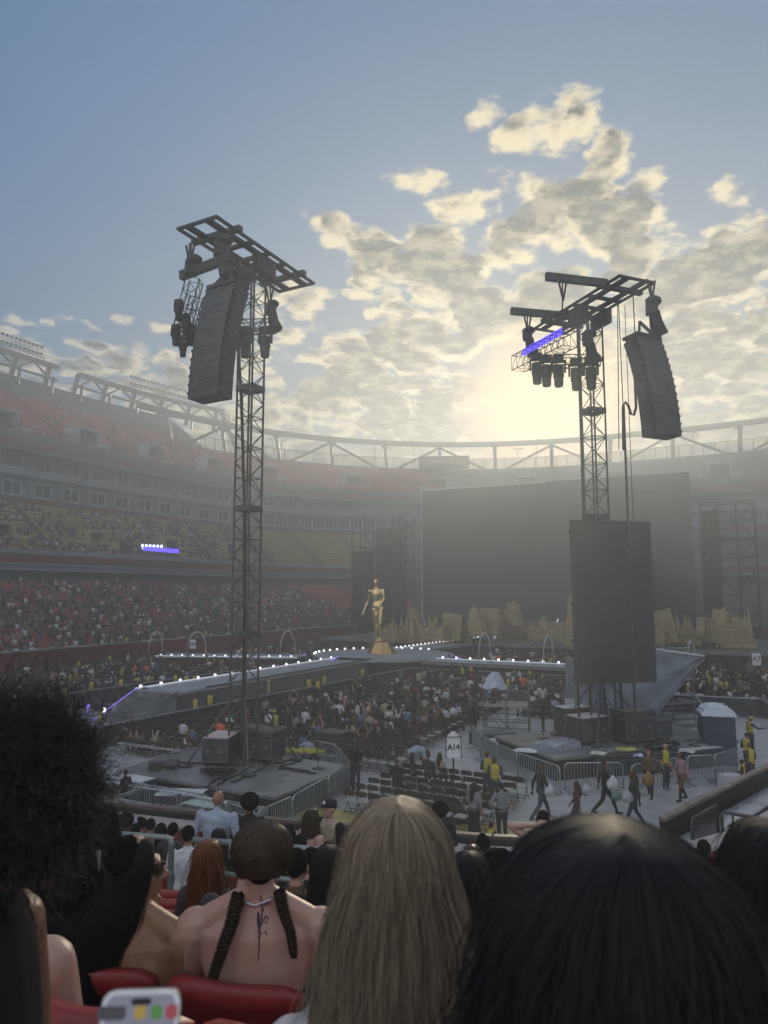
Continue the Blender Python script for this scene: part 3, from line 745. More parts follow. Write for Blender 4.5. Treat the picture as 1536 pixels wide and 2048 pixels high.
# blue ribbon display on the club tier front
bl = thing('blue_ribbon_display', 'bright blue lit strip with letters on the left club tier front', 'led display', at_y(321, 1098, 98))
a0, a1 = at_y(288, 1097, 94), at_y(357, 1102.5, 97)
mb = MB(); mb.bar(a0, a1, .3, .52); mb.build('strip', M_ledblue, bl)
dts = mat('lit_pale_blue_led', (.3,.3,.5), .4, emit=(.45,.5,1,3))
for k in range(6):
    p = at_y(285+k*7.6, 1091+k*.3, 94.3+k*.3); mb = MB(); mb.ball(p, .2, 6, 4); mb.bar(p, p-Vector((0,0,.45)), .1); mb.build('lamp', dts, bl)
# ================================================================ main screen and stage
ORDS = ['first','second','third','fourth','fifth','sixth','seventh','eighth','ninth','tenth','eleventh','twelfth','thirteenth','fourteenth','fifteenth','sixteenth','seventeenth','eighteenth','nineteenth','twentieth','twenty-first','twenty-second','twenty-third','twenty-fourth','twenty-fifth','twenty-sixth']
M_gold = mat('gold_paint', (.37, .30, .16), .45, metal=.3, var=.3, scale=2)
M_goldd = mat('dark_gold_recess', (.20, .16, .08), .6, var=.2)
M_goldm = mat('gold_chrome', (.80, .58, .26), .16, metal=1.0, var=.08, scale=1)
M_lit = mat('lit_white_lamp', (.8, .8, .8), .4, emit=(.95, .93, 1.0, 1.1))
M_litv = mat('lit_violet_strip', (.3, .2, .6), .4, emit=(.30, .20, 1.0, .5))
M_strip = mat('pale_lit_strip', (.6, .62, .68), .4, emit=(.8, .85, 1.0, .25))
M_step = mat('dusty_red_steps', (.20, .12, .11), .6, var=.2, scale=1)
M_tarp = mat('grey_tarpaulin', (.20, .23, .28), .5, var=.15, scale=.8, bump=.5, bscale=1.2)
M_tarpw = mat('white_plastic_cover', (.50, .58, .70), .35, var=.2, scale=3, bump=.5, bscale=5)
M_film = mat('clear_plastic_film', (.45, .52, .62), .2, var=.2, scale=3, alpha=.55, bump=.6, bscale=6)
M_drape = mat('black_drape', (.016, .016, .018), .9, var=.3, scale=2)
SCX = at_y(845, 982, 112); SBX = at_y(1378, 947, 95)
ms = thing('main_screen', 'huge blank dark video screen across the back of the stage', 'video screen', (SCX.x, SCX.y, 3))
d_ = Vector((SBX.x-SCX.x, SBX.y-SCX.y, 0)); SW = d_.length; d_.normalize(); nrm = Vector((d_.y, -d_.x, 0))
ztop = (SCX.z+SBX.z)/2; zbot = 3.0; ym = math.atan2(d_.y, d_.x); mc = (SCX+SBX)/2
mb = MB(); mb.box((mc.x, mc.y, (ztop+zbot)/2), (SW, .4, ztop-zbot), ym); mb.build('screen_face', M_led, ms)
P0 = Vector((SCX.x, SCX.y, 0)) + nrm*.05; P1 = Vector((SBX.x, SBX.y, 0)) + nrm*.05
mb = MB(); mb.bar(P0-d_*.12+Vector((0,0,zbot)), P0-d_*.12+Vector((0,0,ztop)), .14, .2); mb.build('lit_edge_paint', mat('lit_edge_paint', (.7,.72,.72), .4), ms)  # pale colour stands for light from behind along the left edge
mb = MB(); mb.bar(P0-d_*.12+Vector((0,0,ztop+.1)), P0.lerp(P1, .5)+Vector((0,0,ztop+.1)), .12, .14); mb.build('top_edge', mat('lit_edge_paint'), ms)  # left half of the top painted pale for the same backlight
mb = MB(); mb.bar(P0.lerp(P1, .5)+Vector((0,0,ztop+.1)), P1+Vector((0,0,ztop+.1)), .12, .14); mb.build('top_edge', M_rig, ms)
# scaffold towers and drapes on both sides of the screen
def scaffold(label, p, q, depth, z1, bays, lifts, m=M_rig, drape=None, tubes=.22):
    p = Vector(p); q = Vector(q); s_ = thing('scaffold_tower', label, 'scaffold tower', (p.x, p.y, 0), 'scaffold towers beside the main screen')
    d = q-p; L = d.length; d.normalize(); n = Vector((d.y, -d.x, 0))*depth
    for i in range(bays+1):
        for k in (0, 1):
            a = p+d*(L*i/bays)+n*k; mb = MB(); mb.bar((a.x,a.y,0), (a.x,a.y,z1), tubes, n=5); mb.build('standard', m, s_)
    lg = MB()
    for j in range(1, lifts+1):
        z = z1*j/lifts
        for k in (0, 1): a, b = p+n*k, q+n*k; lg.bar((a.x,a.y,z), (b.x,b.y,z), tubes*.8)
        for i in range(bays):
            a = p+d*(L*i/bays); b = p+d*(L*(i+1)/bays); z0 = z1*(j-1)/lifts
            if (i+j) % 2: a, b = b, a
            lg.bar((a.x,a.y,z0), (b.x,b.y,z), tubes*.6)
    lg.build('ledgers_and_braces', m, s_)['kind'] = 'stuff'
    if drape:
        for a_, b_, z0, zt in drape:
            k = 14; mb = MB(); vs = []
            for i in range(k+1):
                f_ = a_+(b_-a_)*i/k; c = p+d*(L*f_)+n*(1.02+.10*math.sin(i*2.4)); vs += [(c.x,c.y,z0), (c.x,c.y,zt), (c.x-n.x*.05,c.y-n.y*.05,zt), (c.x-n.x*.05,c.y-n.y*.05,z0)]
            for i in range(k):
                o = i*4; mb.f += [(o,o+4,o+5,o+1),(o+2,o+6,o+7,o+3),(o+1,o+5,o+6,o+2)]; mb.mi += [0]*3
            mb.v = vs; mb.build('black_drape', M_drape, s_)
    return s_
scaffold('dark draped scaffold tower left of the main screen', P0-d_*11, P0-d_*1.5, 3.0, 19.5, 4, 8, drape=[(0,.42,0,14),(.45,1,0,17.5)])
scaffold('open black scaffold just right of the main screen', P1+d_*1.2, P1+d_*7.5, 3.0, 19, 3, 8, drape=[(0,.35,2,18)])
scaffold('tall black scaffold at the right edge with hanging cables', P1+d_*9.5, P1+d_*20, 3.0, 19, 4, 8, drape=[(.25,.6,9,17)])
def gold_block(cx, cy, w, h, az, lean=0.0, kind='tower', d=1.6):
    """one gilded model building: body with rows of recessed windows and a shaped top"""
    f, r = axes(az); c = Vector((cx, cy, 1.5)); body = MB(); win = MB()
    up = Vector((0,0,1))*math.cos(lean) + r*math.sin(lean); rr = r*math.cos(lean) - Vector((0,0,1))*math.sin(lean)
    M = Matrix((rr, f, up)).transposed()
    def bx(x, z, ww, hh, dd=None, mbx=body): mbx.box(c + rr*x + up*(z+hh/2), (ww, dd or d, hh), M=M)
    def wins(x, z, ww, hh, sx=.42, sz=.6):
        for j in range(max(1, int(hh/sz)-0)):
            for i in range(max(1, int(ww/sx))):
                xx = x-ww/2+(i+.5)*ww/max(1, int(ww/sx)); zz = z+(j+.5)*hh/max(1, int(hh/sz))
                win.box(c + rr*xx + up*zz - f*(d/2-.02), (sx*.5, .1, sz*.55), M=M)
    if kind == 'tower':
        bx(0, 0, w, h*.55); wins(0, 0, w, h*.55); bx(0, h*.55, w*.72, h*.27, d*.8); wins(0, h*.55, w*.72, h*.27); bx(0, h*.82, w*.4, h*.12, d*.6); bx(0, h*.94, w*.1, h*.14, .2)
    elif kind == 'slab':
        bx(0, 0, w, h*.94); wins(0, 0, w, h*.94); bx(0, h*.94, w*1.06, h*.06, d*1.06)
    elif kind == 'hall':
        bx(0, 0, w, h*.6); wins(0, 0, w, h*.6, .4, .6); bx(0, h*.6, w*.25, h*.3, d*.7); bx(0, h*.9, w*.05, h*.2, .2)
        bx(-w*.42, h*.6, w*.12, h*.12, d*.8); bx(w*.42, h*.6, w*.12, h*.12, d*.8)
    elif kind == 'drum':
        n = max(3, int(h/1.1))
        for j in range(n):
            k = 1-.62*(j/n)**1.4; z = h*.92*j/n; hh = h*.92/n
            vs = [(w/2*k*math.cos(2*math.pi*i/14), w/2*k*.6*math.sin(2*math.pi*i/14), zz) for zz in (z, z+hh*.68) for i in range(14)]
            body.add([c + M @ Vector(v) for v in vs], [(i,(i+1)%14,14+(i+1)%14,14+i) for i in range(14)]+[tuple(range(13,-1,-1)), tuple(range(14,28))])
            vs = [(w/2*k*1.08*math.cos(2*math.pi*i/14), w/2*k*.66*math.sin(2*math.pi*i/14), zz) for zz in (z+hh*.68, z+hh*.98) for i in range(14)]
            body.add([c + M @ Vector(v) for v in vs], [(i,(i+1)%14,14+(i+1)%14,14+i) for i in range(14)]+[tuple(range(13,-1,-1)), tuple(range(14,28))])
            for i in range(7, 14):
                a = 2*math.pi*(i+.5)/14; q = c + M @ Vector((w/2*k*.98*math.cos(a), w/2*k*.6*math.sin(a), z+hh*.34)); win.box(q, (.26, .12, hh*.42), M=M)
        bx(0, h*.9, w*.12, h*.12, .3)
    elif kind == 'steps':
        n = 6
        for j in range(n): ww = w*(1-.8*j/n); bx(0, h*j/n, ww, h/n*.99, d*(1-.1*j)); wins(0, h*j/n, ww*.95, h/n*.9, .4, .5)
        bx(0, h*.99, w*.05, h*.12, .2)
    return body, win
def skyline(label, items, y0, group='gilded model buildings along the stage front'):
    pass
GB = [ # px centre, py base, px width, px height, lean deg, kind, words
 (785,1283,30,40,0,'hall','small gold hall'), (803,1281,14,26,0,'tower','narrow gold turret'), (832,1280,44,62,-8,'steps','tapering gold stepped tower leaning left'),
 (868,1281,48,40,0,'hall','wide gold hall'), (905,1279,40,50,6,'slab','gold slab block tilted right'), (928,1278,30,42,-4,'tower','gold turret'),
 (958,1272,28,58,-10,'tower','tall gold tower leaning left'), (980,1270,38,52,4,'slab','gold facade block'), (1023,1249,44,46,8,'drum','round gold dome building tilted right'),
 (1142,1300,14,105,2,'tower','slim gold spire beside the portrait screen'), (1118,1305,36,48,0,'slab','gold block half behind the portrait screen'),
 (1090,1322,60,45,0,'hall','low gold arcade below the steps'),
 (1322,1288,18,34,0,'tower','small gold turret right of the portrait screen'), (1340,1286,38,66,-14,'slab','gold slab building leaning left'),
 (1380,1289,42,50,0,'hall','gold hall with a small central tower'), (1400,1270,14,34,6,'slab','narrow gold block behind'),
 (1432,1285,56,70,14,'drum','leaning round gold tower with colonnades'), (1418,1292,36,26,8,'drum','low round gold drum building'),
 (1478,1299,62,58,0,'steps','broad gold building with stepped roof and spire'), (1500,1300,22,30,0,'tower','gold turret at the right end')]
gold_objs = []
for i, (px, py, pw, ph, ln_, kd, lb) in enumerate(GB):
    Y = 84 + (i % 3)*1.5 if px < 1100 else 76 + (i % 3)*1.2
    g0 = at_y(px, py, Y); k = Y/F
    z0 = max(g0.z, 1.6)
    body, win = gold_block(g0.x, g0.y, pw*k, ph*k + (z0-1.5)*0, R(26), R(ln_), kd)
    t_ = thing('gold_building', lb + (' left of the stage steps' if px < 1000 else ' on the right of the stage' if px > 1200 else ' near the stage steps'), 'stage scenery', (g0.x, g0.y, 1.5), 'gilded model buildings along the stage front')
    o = body.build('walls', M_gold, t_); o.location.z += z0-1.5
    w_ = win.build('window_recesses', M_goldd, o, world=True); w_['kind'] = 'stuff'
for i in range(26):      # little spires and gables that make the skyline jagged
    px = rnd.choice([rnd.uniform(778, 985), rnd.uniform(1318, 1502)]); Y = 86 if px < 1100 else 79.5
    g0 = at_y(px, rnd.uniform(1262, 1272) if px < 1100 else rnd.uniform(1262, 1282), Y); w_ = rnd.uniform(.35, .9); h_ = rnd.uniform(1.2, 3.0); mb = MB(); top = g0.z
    mb.box((0,0,(top-1.5)/2), (w_, .5, top-1.5)); mb.add([(-w_/2,-.25,top-1.5),(w_/2,-.25,top-1.5),(w_/2,.25,top-1.5),(-w_/2,.25,top-1.5),(rnd.uniform(-.15,.15),0,top-1.5+h_)], [(0,1,4),(1,2,4),(2,3,4),(3,0,4)])
    o = link('gold_spire', mb.mesh('gold_spire', M_gold), None, (g0.x, g0.y, 1.5), rnd.uniform(-.4,.4)); o.rotation_euler.y = rnd.uniform(-.16,.16)
    tag(o, f"{'slim' if w_ < .55 else 'broad'} pointed gold spire {'left of the stage steps' if px < 1100 else 'right of the portrait screen'}, {ORDS[i]} {'from the left' if False else 'of the set pieces'}", 'stage scenery', 'gilded spires along the stage front')
# main stage floor and its front
def uvbox(name, u0, u1, v0, v1, z0, z1, m, parent=None, label=None, cat=None, group=None):
    mb = MB(); c = W((u0+u1)/2, (v0+v1)/2, (z0+z1)/2); mb.box((0,0,0) if parent is None else c, (v1-v0, u1-u0, z1-z0), FIELD_ROT)
    if parent is None: o = link(name, mb.mesh(name, m), None, c); tag(o, label, cat, group)
    else: o = mb.build(name, m, parent)
    return o
mst = thing('main_stage', 'wide black main stage floor in front of the video screen', 'stage', W(92, -24, 0))
uvbox('stage_deck', 80, 104, -52, 6, 1.2, 1.5, M_deck, mst); uvbox('stage_skirt', 80.1, 103.9, -51.9, 5.9, -.01, 1.199, M_drape, mst)
stp = thing('stage_steps', 'broad flight of dusty red steps in the middle of the stage', 'steps', at_y(1050, 1282, 92))
c0 = at_y(990, 1280, 90); c1 = at_y(1100, 1287, 87)
ds = (Vector((c1.x,c1.y,0))-Vector((c0.x,c0.y,0))); Ls = ds.length; ds.normalize(); ns = Vector((-ds.y, ds.x, 0)); cm = (Vector((c0.x,c0.y,0))+Vector((c1.x,c1.y,0)))/2
for k in range(9):
    mb = MB(); q = cm + ns*(.5*k+.3); mb.box((q.x,q.y,1.5+.13*(k+1)), (Ls, .62, .26*(k+1)), math.atan2(ds.y, ds.x)); mb.build('step', M_step, stp)
for sg in (-1, 1):
    q = cm+ds*sg*(Ls/2+.1); a = q+Vector((0,0,1.7)); b = q+ns*4.4+Vector((0,0,4.1)); mb = MB(); mb.bar(a, b, .14, .14); mb.build('edge_strip', M_strip, stp)
# ---- catwalk, hexagon stage and arms
CW = thing('catwalk', 'long raised runway with lit edge leading from the steps to the centre stage', 'runway', W(44, -33, 0))
uvbox('deck', 32.6, 57, -34.8, -31.2, 1.35, 1.5, M_deckl, CW); uvbox('skirt', 32.7, 57, -34.7, -31.3, -.01, 1.349, mat('grey_skirt', (.10,.10,.108), .8, var=.2), CW)
uvbox('edge_strip', 32.6, 56, -34.9, -34.72, 1.505, 1.58, M_strip, CW); uvbox('edge_trim', 35, 56, -31.35, -31.2, 1.505, 1.60, M_rigg, CW)
for k in range(14): uvbox('edge_lamp', 33+k*1.72-.06, 33+k*1.72+.06, -34.90, -34.77, 1.585, 1.71, M_lit, CW)
sst = thing('runway_steps', 'wide grey steps at the near end of the runway with one violet lit edge', 'steps', W(31, -33, 0))
for k in range(6): uvbox('step', 29.6+k*.5, 29.6+(k+1)*.5+.02, -34.6, -31.4, -.01, .24*(k+1), M_deck, sst)
for k in range(6): uvbox('nosing', 29.59+k*.5, 29.66+k*.5, -34.6, -31.4, .24*(k+1)+.002, .24*(k+1)+.02, M_rigg, sst)
mb = MB(); mb.bar(W(29.3, -34.75, .08), W(32.6, -34.75, 1.55), .05, .05); mb.build('violet_edge', M_litv, sst)
mb = MB(); mb.bar(W(29.6, -31.3, .35), W(32.6, -31.3, 1.6), .05); mb.build('side_rail', M_rigg, sst)
mb = MB(); mb.ball(W(30.2, -34.85, .55), .16); mb.build('lamp', M_lit, sst)
HX = thing('centre_stage', 'pale round centre stage that carries the gold statue', 'stage', W(62, -33, 0))
mb = MB(); n = 20; rr = 6.9; cH = W(62, -33)
for z0, z1, mm in ((1.32,1.5,'d'),):
    mb.prism([(cH.x+rr*math.cos(2*math.pi*i/n), cH.y+rr*math.sin(2*math.pi*i/n)) for i in range(n)], z0, z1)
mb.build('deck', M_deckl, HX)
mb = MB(); mb.prism([(cH.x+rr*.97*math.cos(2*math.pi*i/n), cH.y+rr*.97*math.sin(2*math.pi*i/n)) for i in range(n)], -.01, 1.319); mb.build('skirt', M_drape, HX)
for i in range(16):
    a = R(28+18+i*9); p = cH + Vector((math.cos(a), math.sin(a), 0))*6.75
    mb = MB(); mb.box((p.x,p.y,1.6), (.16,.16,.16), a); mb.build('edge_lamp', M_lit, HX)
def arm(label, p0, p1, w, n, near_lamps=False, far_lamps=True, z=1.5, lampz=.2, m=M_deckl):
    """a side arm of the cross-shaped stage from p0 to p1 (u, v)"""
    A, B = W(*p0), W(*p1); t_ = thing('side_runway', label, 'runway', (A+B)/2, 'arms of the cross-shaped stage'); d = B-A; L = d.length; d.normalize(); nn = Vector((-d.y, d.x, 0)); 
    if nn.y < 0: nn = -nn
    yaw = math.atan2(d.y, d.x); c = (A+B)/2
    mb = MB(); mb.box((c.x,c.y,z-.075), (L, w, .15), yaw); mb.build('deck', m, t_)
    mb = MB(); mb.box((c.x,c.y,(z-.155)/2), (L-.1, w-.1, z-.15), yaw); mb.build('skirt', M_drape, t_)
    for far, on in ((1, far_lamps), (-1, near_lamps)):
        mb = MB(); mb.bar(A+nn*far*w/2+Vector((0,0,z+.04)), B+nn*far*w/2+Vector((0,0,z+.04)), .1, .07); mb.build('edge_trim', M_strip if on else M_rigg, t_)
        if on:
            for k in range(n):
                q = A.lerp(B, (k+.5)/n)+nn*far*w/2; mb = MB(); mb.box((q.x,q.y,z+.08+lampz/2), (lampz, lampz, lampz), yaw); mb.build('edge_lamp', M_lit, t_)
    return t_
arm('left arm of the cross-shaped stage with a row of lamps', (56.5,-38.9), (51.5,-51.5), 3.6, 13, near_lamps=True, far_lamps=False, lampz=.12)
arm('right arm of the cross-shaped stage with a row of big lamps', (58.2,-26.5), (58.6,-13.5), 3.6, 10, near_lamps=False, far_lamps=True, lampz=.15)
arm('runway from the round centre stage back to the main stage', (68.2,-33.0), (90,-31.5), 4.2, 24, near_lamps=False, far_lamps=True, lampz=.12)
# small steps and violet lines where the arms meet the round stage
for (pa, pb, lab) in (((662,1322),(676,1313),'short violet lit edge left of the round stage'), ((908,1312),(922,1318),'short violet lit edge right of the round stage'), ((606,1311),(612,1308),'violet lit corner at the left arm')):
    a, b = at_z(*pa, 1.5), at_z(*pb, 1.6); mb = MB(); mb.bar(a, b, .07, .07); o = link('violet_strip', mb.mesh('violet_strip', M_litv, origin=a), None, a); tag(o, lab, 'light strip', 'violet light strips')
# arches of light over the arms
def arch(label, px0, py0, px1, py1, pxt, pyt, Y):
    a = at_y(px0, py0, Y); b = at_y(px1, py1, Y+.6); t0 = at_y(pxt, pyt, Y+.3)
    pts = []; c = (a+b)/2
    for k in range(15):
        th = math.pi*k/14; q = c + (a-c)*math.cos(th); q.z = min(a.z, b.z) + (t0.z-min(a.z,b.z))*math.sin(th)**.72; pts.append(q)
    pts[0].z = 1.5; pts[-1].z = 1.5
    mb = MB(); mb.tube(pts, [.03+.055*math.sin(math.pi*k/14) for k in range(15)], 6); o = link('light_arch', mb.mesh('light_arch', mat('pale_arch', (.42,.42,.43), .5), True, pts[0]), None, pts[0]); tag(o, label, 'arch', 'slim white arches over the stage arms')
arch('slim white arch at the far left end of the stage', 296,1310, 325,1312, 308,1264, 68)
arch('slim white arch over the middle of the left stage arm', 374,1312, 412,1312, 392,1264, 67)
arch('slim white arch beside the left tower over the stage arm', 560,1310, 590,1312, 574,1262, 67)
arch('slim white arch over the inner right stage arm', 957,1300, 982,1326, 968,1267, 61)
arch('slim white arch over the outer right stage arm', 1086,1300, 1108,1330, 1096,1273, 60)
arch('slim white arch standing beyond the grey tarpaulin', 1376,1310, 1390,1318, 1380,1283, 60)
# stage gear: floor monitors and cases on the pit floor at the runway steps
def speaker_wedge(p, rz, label, s=.8):
    t_ = thing('floor_monitor', label, 'floor monitor', p, 'floor monitors near the runway steps'); mb = MB()
    mb.add([(-.5*s,-.4*s,0),(.5*s,-.4*s,0),(.5*s,.4*s,0),(-.5*s,.4*s,0),(-.5*s,-.25*s,.2*s),(.5*s,-.25*s,.2*s),(.5*s,.4*s,.8*s),(-.5*s,.4*s,.8*s)], [(3,2,1,0),(4,5,6,7),(0,1,5,4),(1,2,6,5),(2,3,7,6),(3,0,4,7)])
    link('cabinet', mb.mesh('cabinet', M_caseb), t_); g_ = MB(); g_.add([(-.44*s,-.23*s,.23*s),(.44*s,-.23*s,.23*s),(.44*s,.37*s,.79*s),(-.44*s,.37*s,.79*s),(-.44*s,-.25*s,.25*s),(.44*s,-.25*s,.25*s),(.44*s,.35*s,.81*s),(-.44*s,.35*s,.81*s)], [(4,5,6,7),(0,1,5,4),(1,2,6,5),(2,3,7,6),(3,0,4,7)]); link('grille', g_.mesh('grille', M_grille), t_); t_.rotation_euler.z = rz
p = at_z(275, 1432, 0); speaker_wedge(p, .6, 'black floor monitor left of the pair at the runway steps', 1.0)
p = at_z(300, 1428, 0); speaker_wedge(p, .4, 'black floor monitor right of the pair at the runway steps', 1.0)
pl = thing('follow_lamp', 'round black lamp on a short stand in front of the runway steps', 'stage light', at_z(282, 1430, 0) + Vector((0,.5,0)))
q = pl.location; mb = MB(); mb.bar(q, q+Vector((0,0,1.0)), .06, n=6); mb.build('stand', M_rig, pl); mb = MB(); mb.ball(q+Vector((0,0,1.3)), (.35,.3,.32)); mb.build('lamp_body', M_rig, pl)
# row of small black effects boxes along the pit floor at the left
for k in range(14):
    f_ = k/13; p = at_z(160+f_*92, 1402+f_*42, 0); mb = MB(); mb.box((0,0,.18), (.55,.45,.36), rnd.random()); mb.box((0,0,.44), (.3,.3,.16), rnd.random())
    o = link('effects_box', mb.mesh('effects_box', M_caseb), None, p); tag(o, f"small black effects box in the pit, {['first','second','third','fourth','fifth','sixth','seventh','eighth','ninth','tenth','eleventh','twelfth','thirteenth','last'][k]} in the row to the runway steps", 'effects box', 'effects boxes on the pit floor')
b_ = at_z(176, 1412, .5); mb = MB(); mb.ball(b_, .13, 8, 6); mb.bar(b_-Vector((0,0,.5)), b_, .06)
tag(link('violet_lamp', mb.mesh('violet_lamp', M_litv, origin=b_), None, b_), 'small violet glowing lamp in the pit at the left', 'lamp')
# ================================================================ barricades, platforms, gear on the pitch
M_galv = mat('galvanised_tube', (.40, .43, .46), .36, metal=.75, var=.2, scale=4)
M_galvd = mat('dull_barrier_steel', (.16, .17, .185), .45, metal=.5, var=.25, scale=4)
def barrier_meshes(m, L=2.3, h=1.1):
    fr = MB(); r = .022
    fr.tube([(-L/2,0,.12),(-L/2,0,h-.15),(-L/2+.04,0,h-.05),(-L/2+.15,0,h),(L/2-.15,0,h),(L/2-.04,0,h-.05),(L/2,0,h-.15),(L/2,0,.12)], r*1.25, 6)
    fr.bar((-L/2,0,.2), (L/2,0,.2), r*2, n=6)
    pk = MB(); n = 18
    for i in range(1, n): pk.bar((-L/2+L*i/n,0,.2), (-L/2+L*i/n,0,h-.01), .022, n=4)
    ft = MB(); ft.bar((0,-.33,.03), (0,.33,.03), .06, .04); ft.bar((0,0,.03), (0,0,.2), .05)
    return fr.mesh('frame', m, True), pk.mesh('pickets', m), ft.mesh('foot', m)
BM = barrier_meshes(M_galv)
def barrier(p, q, label, group, meshes=BM):
    p = Vector((p[0],p[1],0)); q = Vector((q[0],q[1],0)); d = q-p; L = d.length; c = (p+q)/2
    t_ = thing('crowd_barrier', label, 'crowd barrier', c, group, math.atan2(d.y, d.x)); k = L/2.3*.985
    for nm, me in zip(('frame','pickets'), meshes[:2]):
        o = link(nm, me, t_); o.scale.x = k
        if nm == 'pickets': o['kind'] = 'stuff'
    for s in (-1, 1): link('foot', meshes[2], t_, (s*L*.40,0,0))
    return t_
def barrier_run(pts, labels, group, z=1.1, px=True):
    P_ = [at_z(x, y, z) for x, y in pts] if px else [W(*p) for p in pts]; n = 0
    for a, b in zip(P_[:-1], P_[1:]):
        L = (Vector((b.x,b.y))-Vector((a.x,a.y))).length; k = max(1, round(L/2.3))
        for i in range(k):
            barrier(a.lerp(b, i/k), a.lerp(b, (i+1)/k), labels(n), group); n += 1
ORD = ['first','second','third','fourth','fifth','sixth','seventh','eighth','ninth','tenth','eleventh','twelfth','thirteenth','fourteenth','fifteenth','sixteenth','seventeenth','eighteenth','nineteenth','twentieth','twenty-first','twenty-second','twenty-third','twenty-fourth']
barrier_run([(515,1622),(585,1592),(656,1553),(698,1523)], lambda n: f'steel barrier on the right side of the left platform, {ORD[n]} from the near corner', 'barriers round the left platform')
barrier_run([(698,1523),(672,1490),(625,1480)], lambda n: f'steel barrier behind the left platform, {ORD[n]} from its right corner', 'barriers round the left platform')
barrier_run([(408,1492),(325,1510),(230,1545)], lambda n: f'steel barrier at the back left of the left platform, {ORD[n]} from the right', 'barriers round the left platform')
barrier_run([(265,1572),(355,1586),(364,1588),(455,1606),(510,1622)], lambda n: f'dark steel barrier on the near side of the left platform, {ORD[n]} from the left', 'barriers round the left platform')
barrier_run([(944,1448),(962,1470),(995,1488),(1034,1505),(1120,1533)], lambda n: f'steel barrier on the left of the right platform, {ORD[n]} from the far end', 'barriers round the right platform')
barrier_run([(1128,1526),(1246,1525)], lambda n: f'steel barrier facing the camera in front of the wrapped crate, {ORD[n]} from the left', 'barriers round the right platform')
barrier_run([(1262,1530),(1375,1512),(1428,1510),(1472,1496)], lambda n: f'steel barrier in front of the portable toilet, {ORD[n]} from the left', 'barriers round the right platform')
barrier_run([(1060,1390),(1110,1384)], lambda n: 'steel barrier beside the camera scaffold', 'barriers round the right platform')
barrier_run([(828,1389),(884,1391)], lambda n: f'steel barrier among the seated crowd, {ORD[n]} from the left', 'barriers among the seats')
barrier_run([(0,1352),(60,1349),(112,1352)], lambda n: f'steel barrier at the left edge, farther row, {ORD[n]} from the left', 'barriers at the left edge')
barrier_run([(0,1358),(60,1356),(112,1358)], lambda n: f'steel barrier at the left edge, nearer row, {ORD[n]} from the left', 'barriers at the left edge')
# stage barricade: braced panels with a flat top rail, seen from behind on the far side
def barricade(label, p0, p1, back, group='stage barricades along the pit'):
    A, B = W(*p0), W(*p1); t_ = thing('stage_barricade', label, 'barricade', A, group); d = B-A; L = d.length; d.normalize(); n = Vector((-d.y, d.x, 0))*back; yaw = math.atan2(d.y, d.x)
    k = max(1, round(L/1.2))
    for i in range(k):
        c = A.lerp(B, (i+.5)/k); mb = MB(); mb.box((c.x,c.y,.60), (L/k-.02, .03, 1.02), yaw); mb.build('panel', mat('dark_barricade', (.045,.048,.055), .6, var=.3), t_)
        a = A.lerp(B, (i+.5)/k); mb = MB(); mb.bar(Vector((a.x,a.y,1.05))+n*.05, Vector((a.x,a.y,.03))+n*1.0, .05); mb.bar(Vector((a.x,a.y,.02))+n*.05, Vector((a.x,a.y,.02))+n*1.05, .06, .03); mb.build('brace', M_galvd, t_)
    mb = MB(); mb.bar(Vector((A.x,A.y,1.14)), Vector((B.x,B.y,1.14)), .16, .06); mb.build('top_rail', M_galv, t_)
barricade('long stage barricade nearest the camera running along the runway pit', (17,-28.6), (55,-26.6), 1)
barricade('stage barricade on the far side of the runway pit with its braces showing', (22,-39.6), (52,-38.2), -1)
barricade('stage barricade closing the pit below the round stage', (55,-26.6), (55.5,-13), 1)
barricade('stage barricade in front of the crowd right of the grey tarpaulin', (48,-8), (50,6), 1)
barricade('far left barricade in front of the side crowd', (30,-49.5), (49,-51.5), -1)
# ---- left platform
LP = thing('left_platform', 'low grey staging platform that carries the left tower and road cases', 'platform', W(21.9,-17.9,0))
k = 0
for iu in range(2):
    for iv in range(3):
        u0, u1 = 19.4+iu*2.44, 19.4+(iu+1)*2.44-.012; v0, v1 = -21.6+iv*2.44, -21.6+(iv+1)*2.44-.012
        uvbox('deck_panel', u0, u1, v0, v1, .80, .90 + .002*((iu+iv) % 2), M_deck, LP)
uvbox('skirt', 19.5, 24.2, -21.5, -14.4, -.01, .797, M_drape, LP)
# empty deck frames at the near side
def deck_frame(label, u0, u1, v0, v1, z=1.0):
    t_ = thing('deck_frame', label, 'deck frame', W((u0+u1)/2,(v0+v1)/2,0), 'empty deck frames before the left platform')
    C = [W(u0,v0,z), W(u0,v1,z), W(u1,v1,z), W(u1,v0,z)]
    for i in range(4):
        mb = MB(); a, b = C[i], C[(i+1)%4]; e = (b-a).normalized()*.05; mb.bar(a+e, b-e, .06, .1); mb.build('edge_bar', M_galv, t_)
    for c in C:
        mb = MB(); mb.bar((c.x,c.y,0), c+Vector((0,0,.05)), .09); mb.build('leg', M_rigg, t_)
deck_frame('empty black deck frame at the left end before the platform', 16.6, 18.2, -21.0, -18.6)
deck_frame('empty black deck frame in the middle before the platform', 16.6, 18.2, -18.5, -16.1)
deck_frame('empty black deck frame at the right corner before the platform', 16.6, 18.0, -15.2, -13.5)
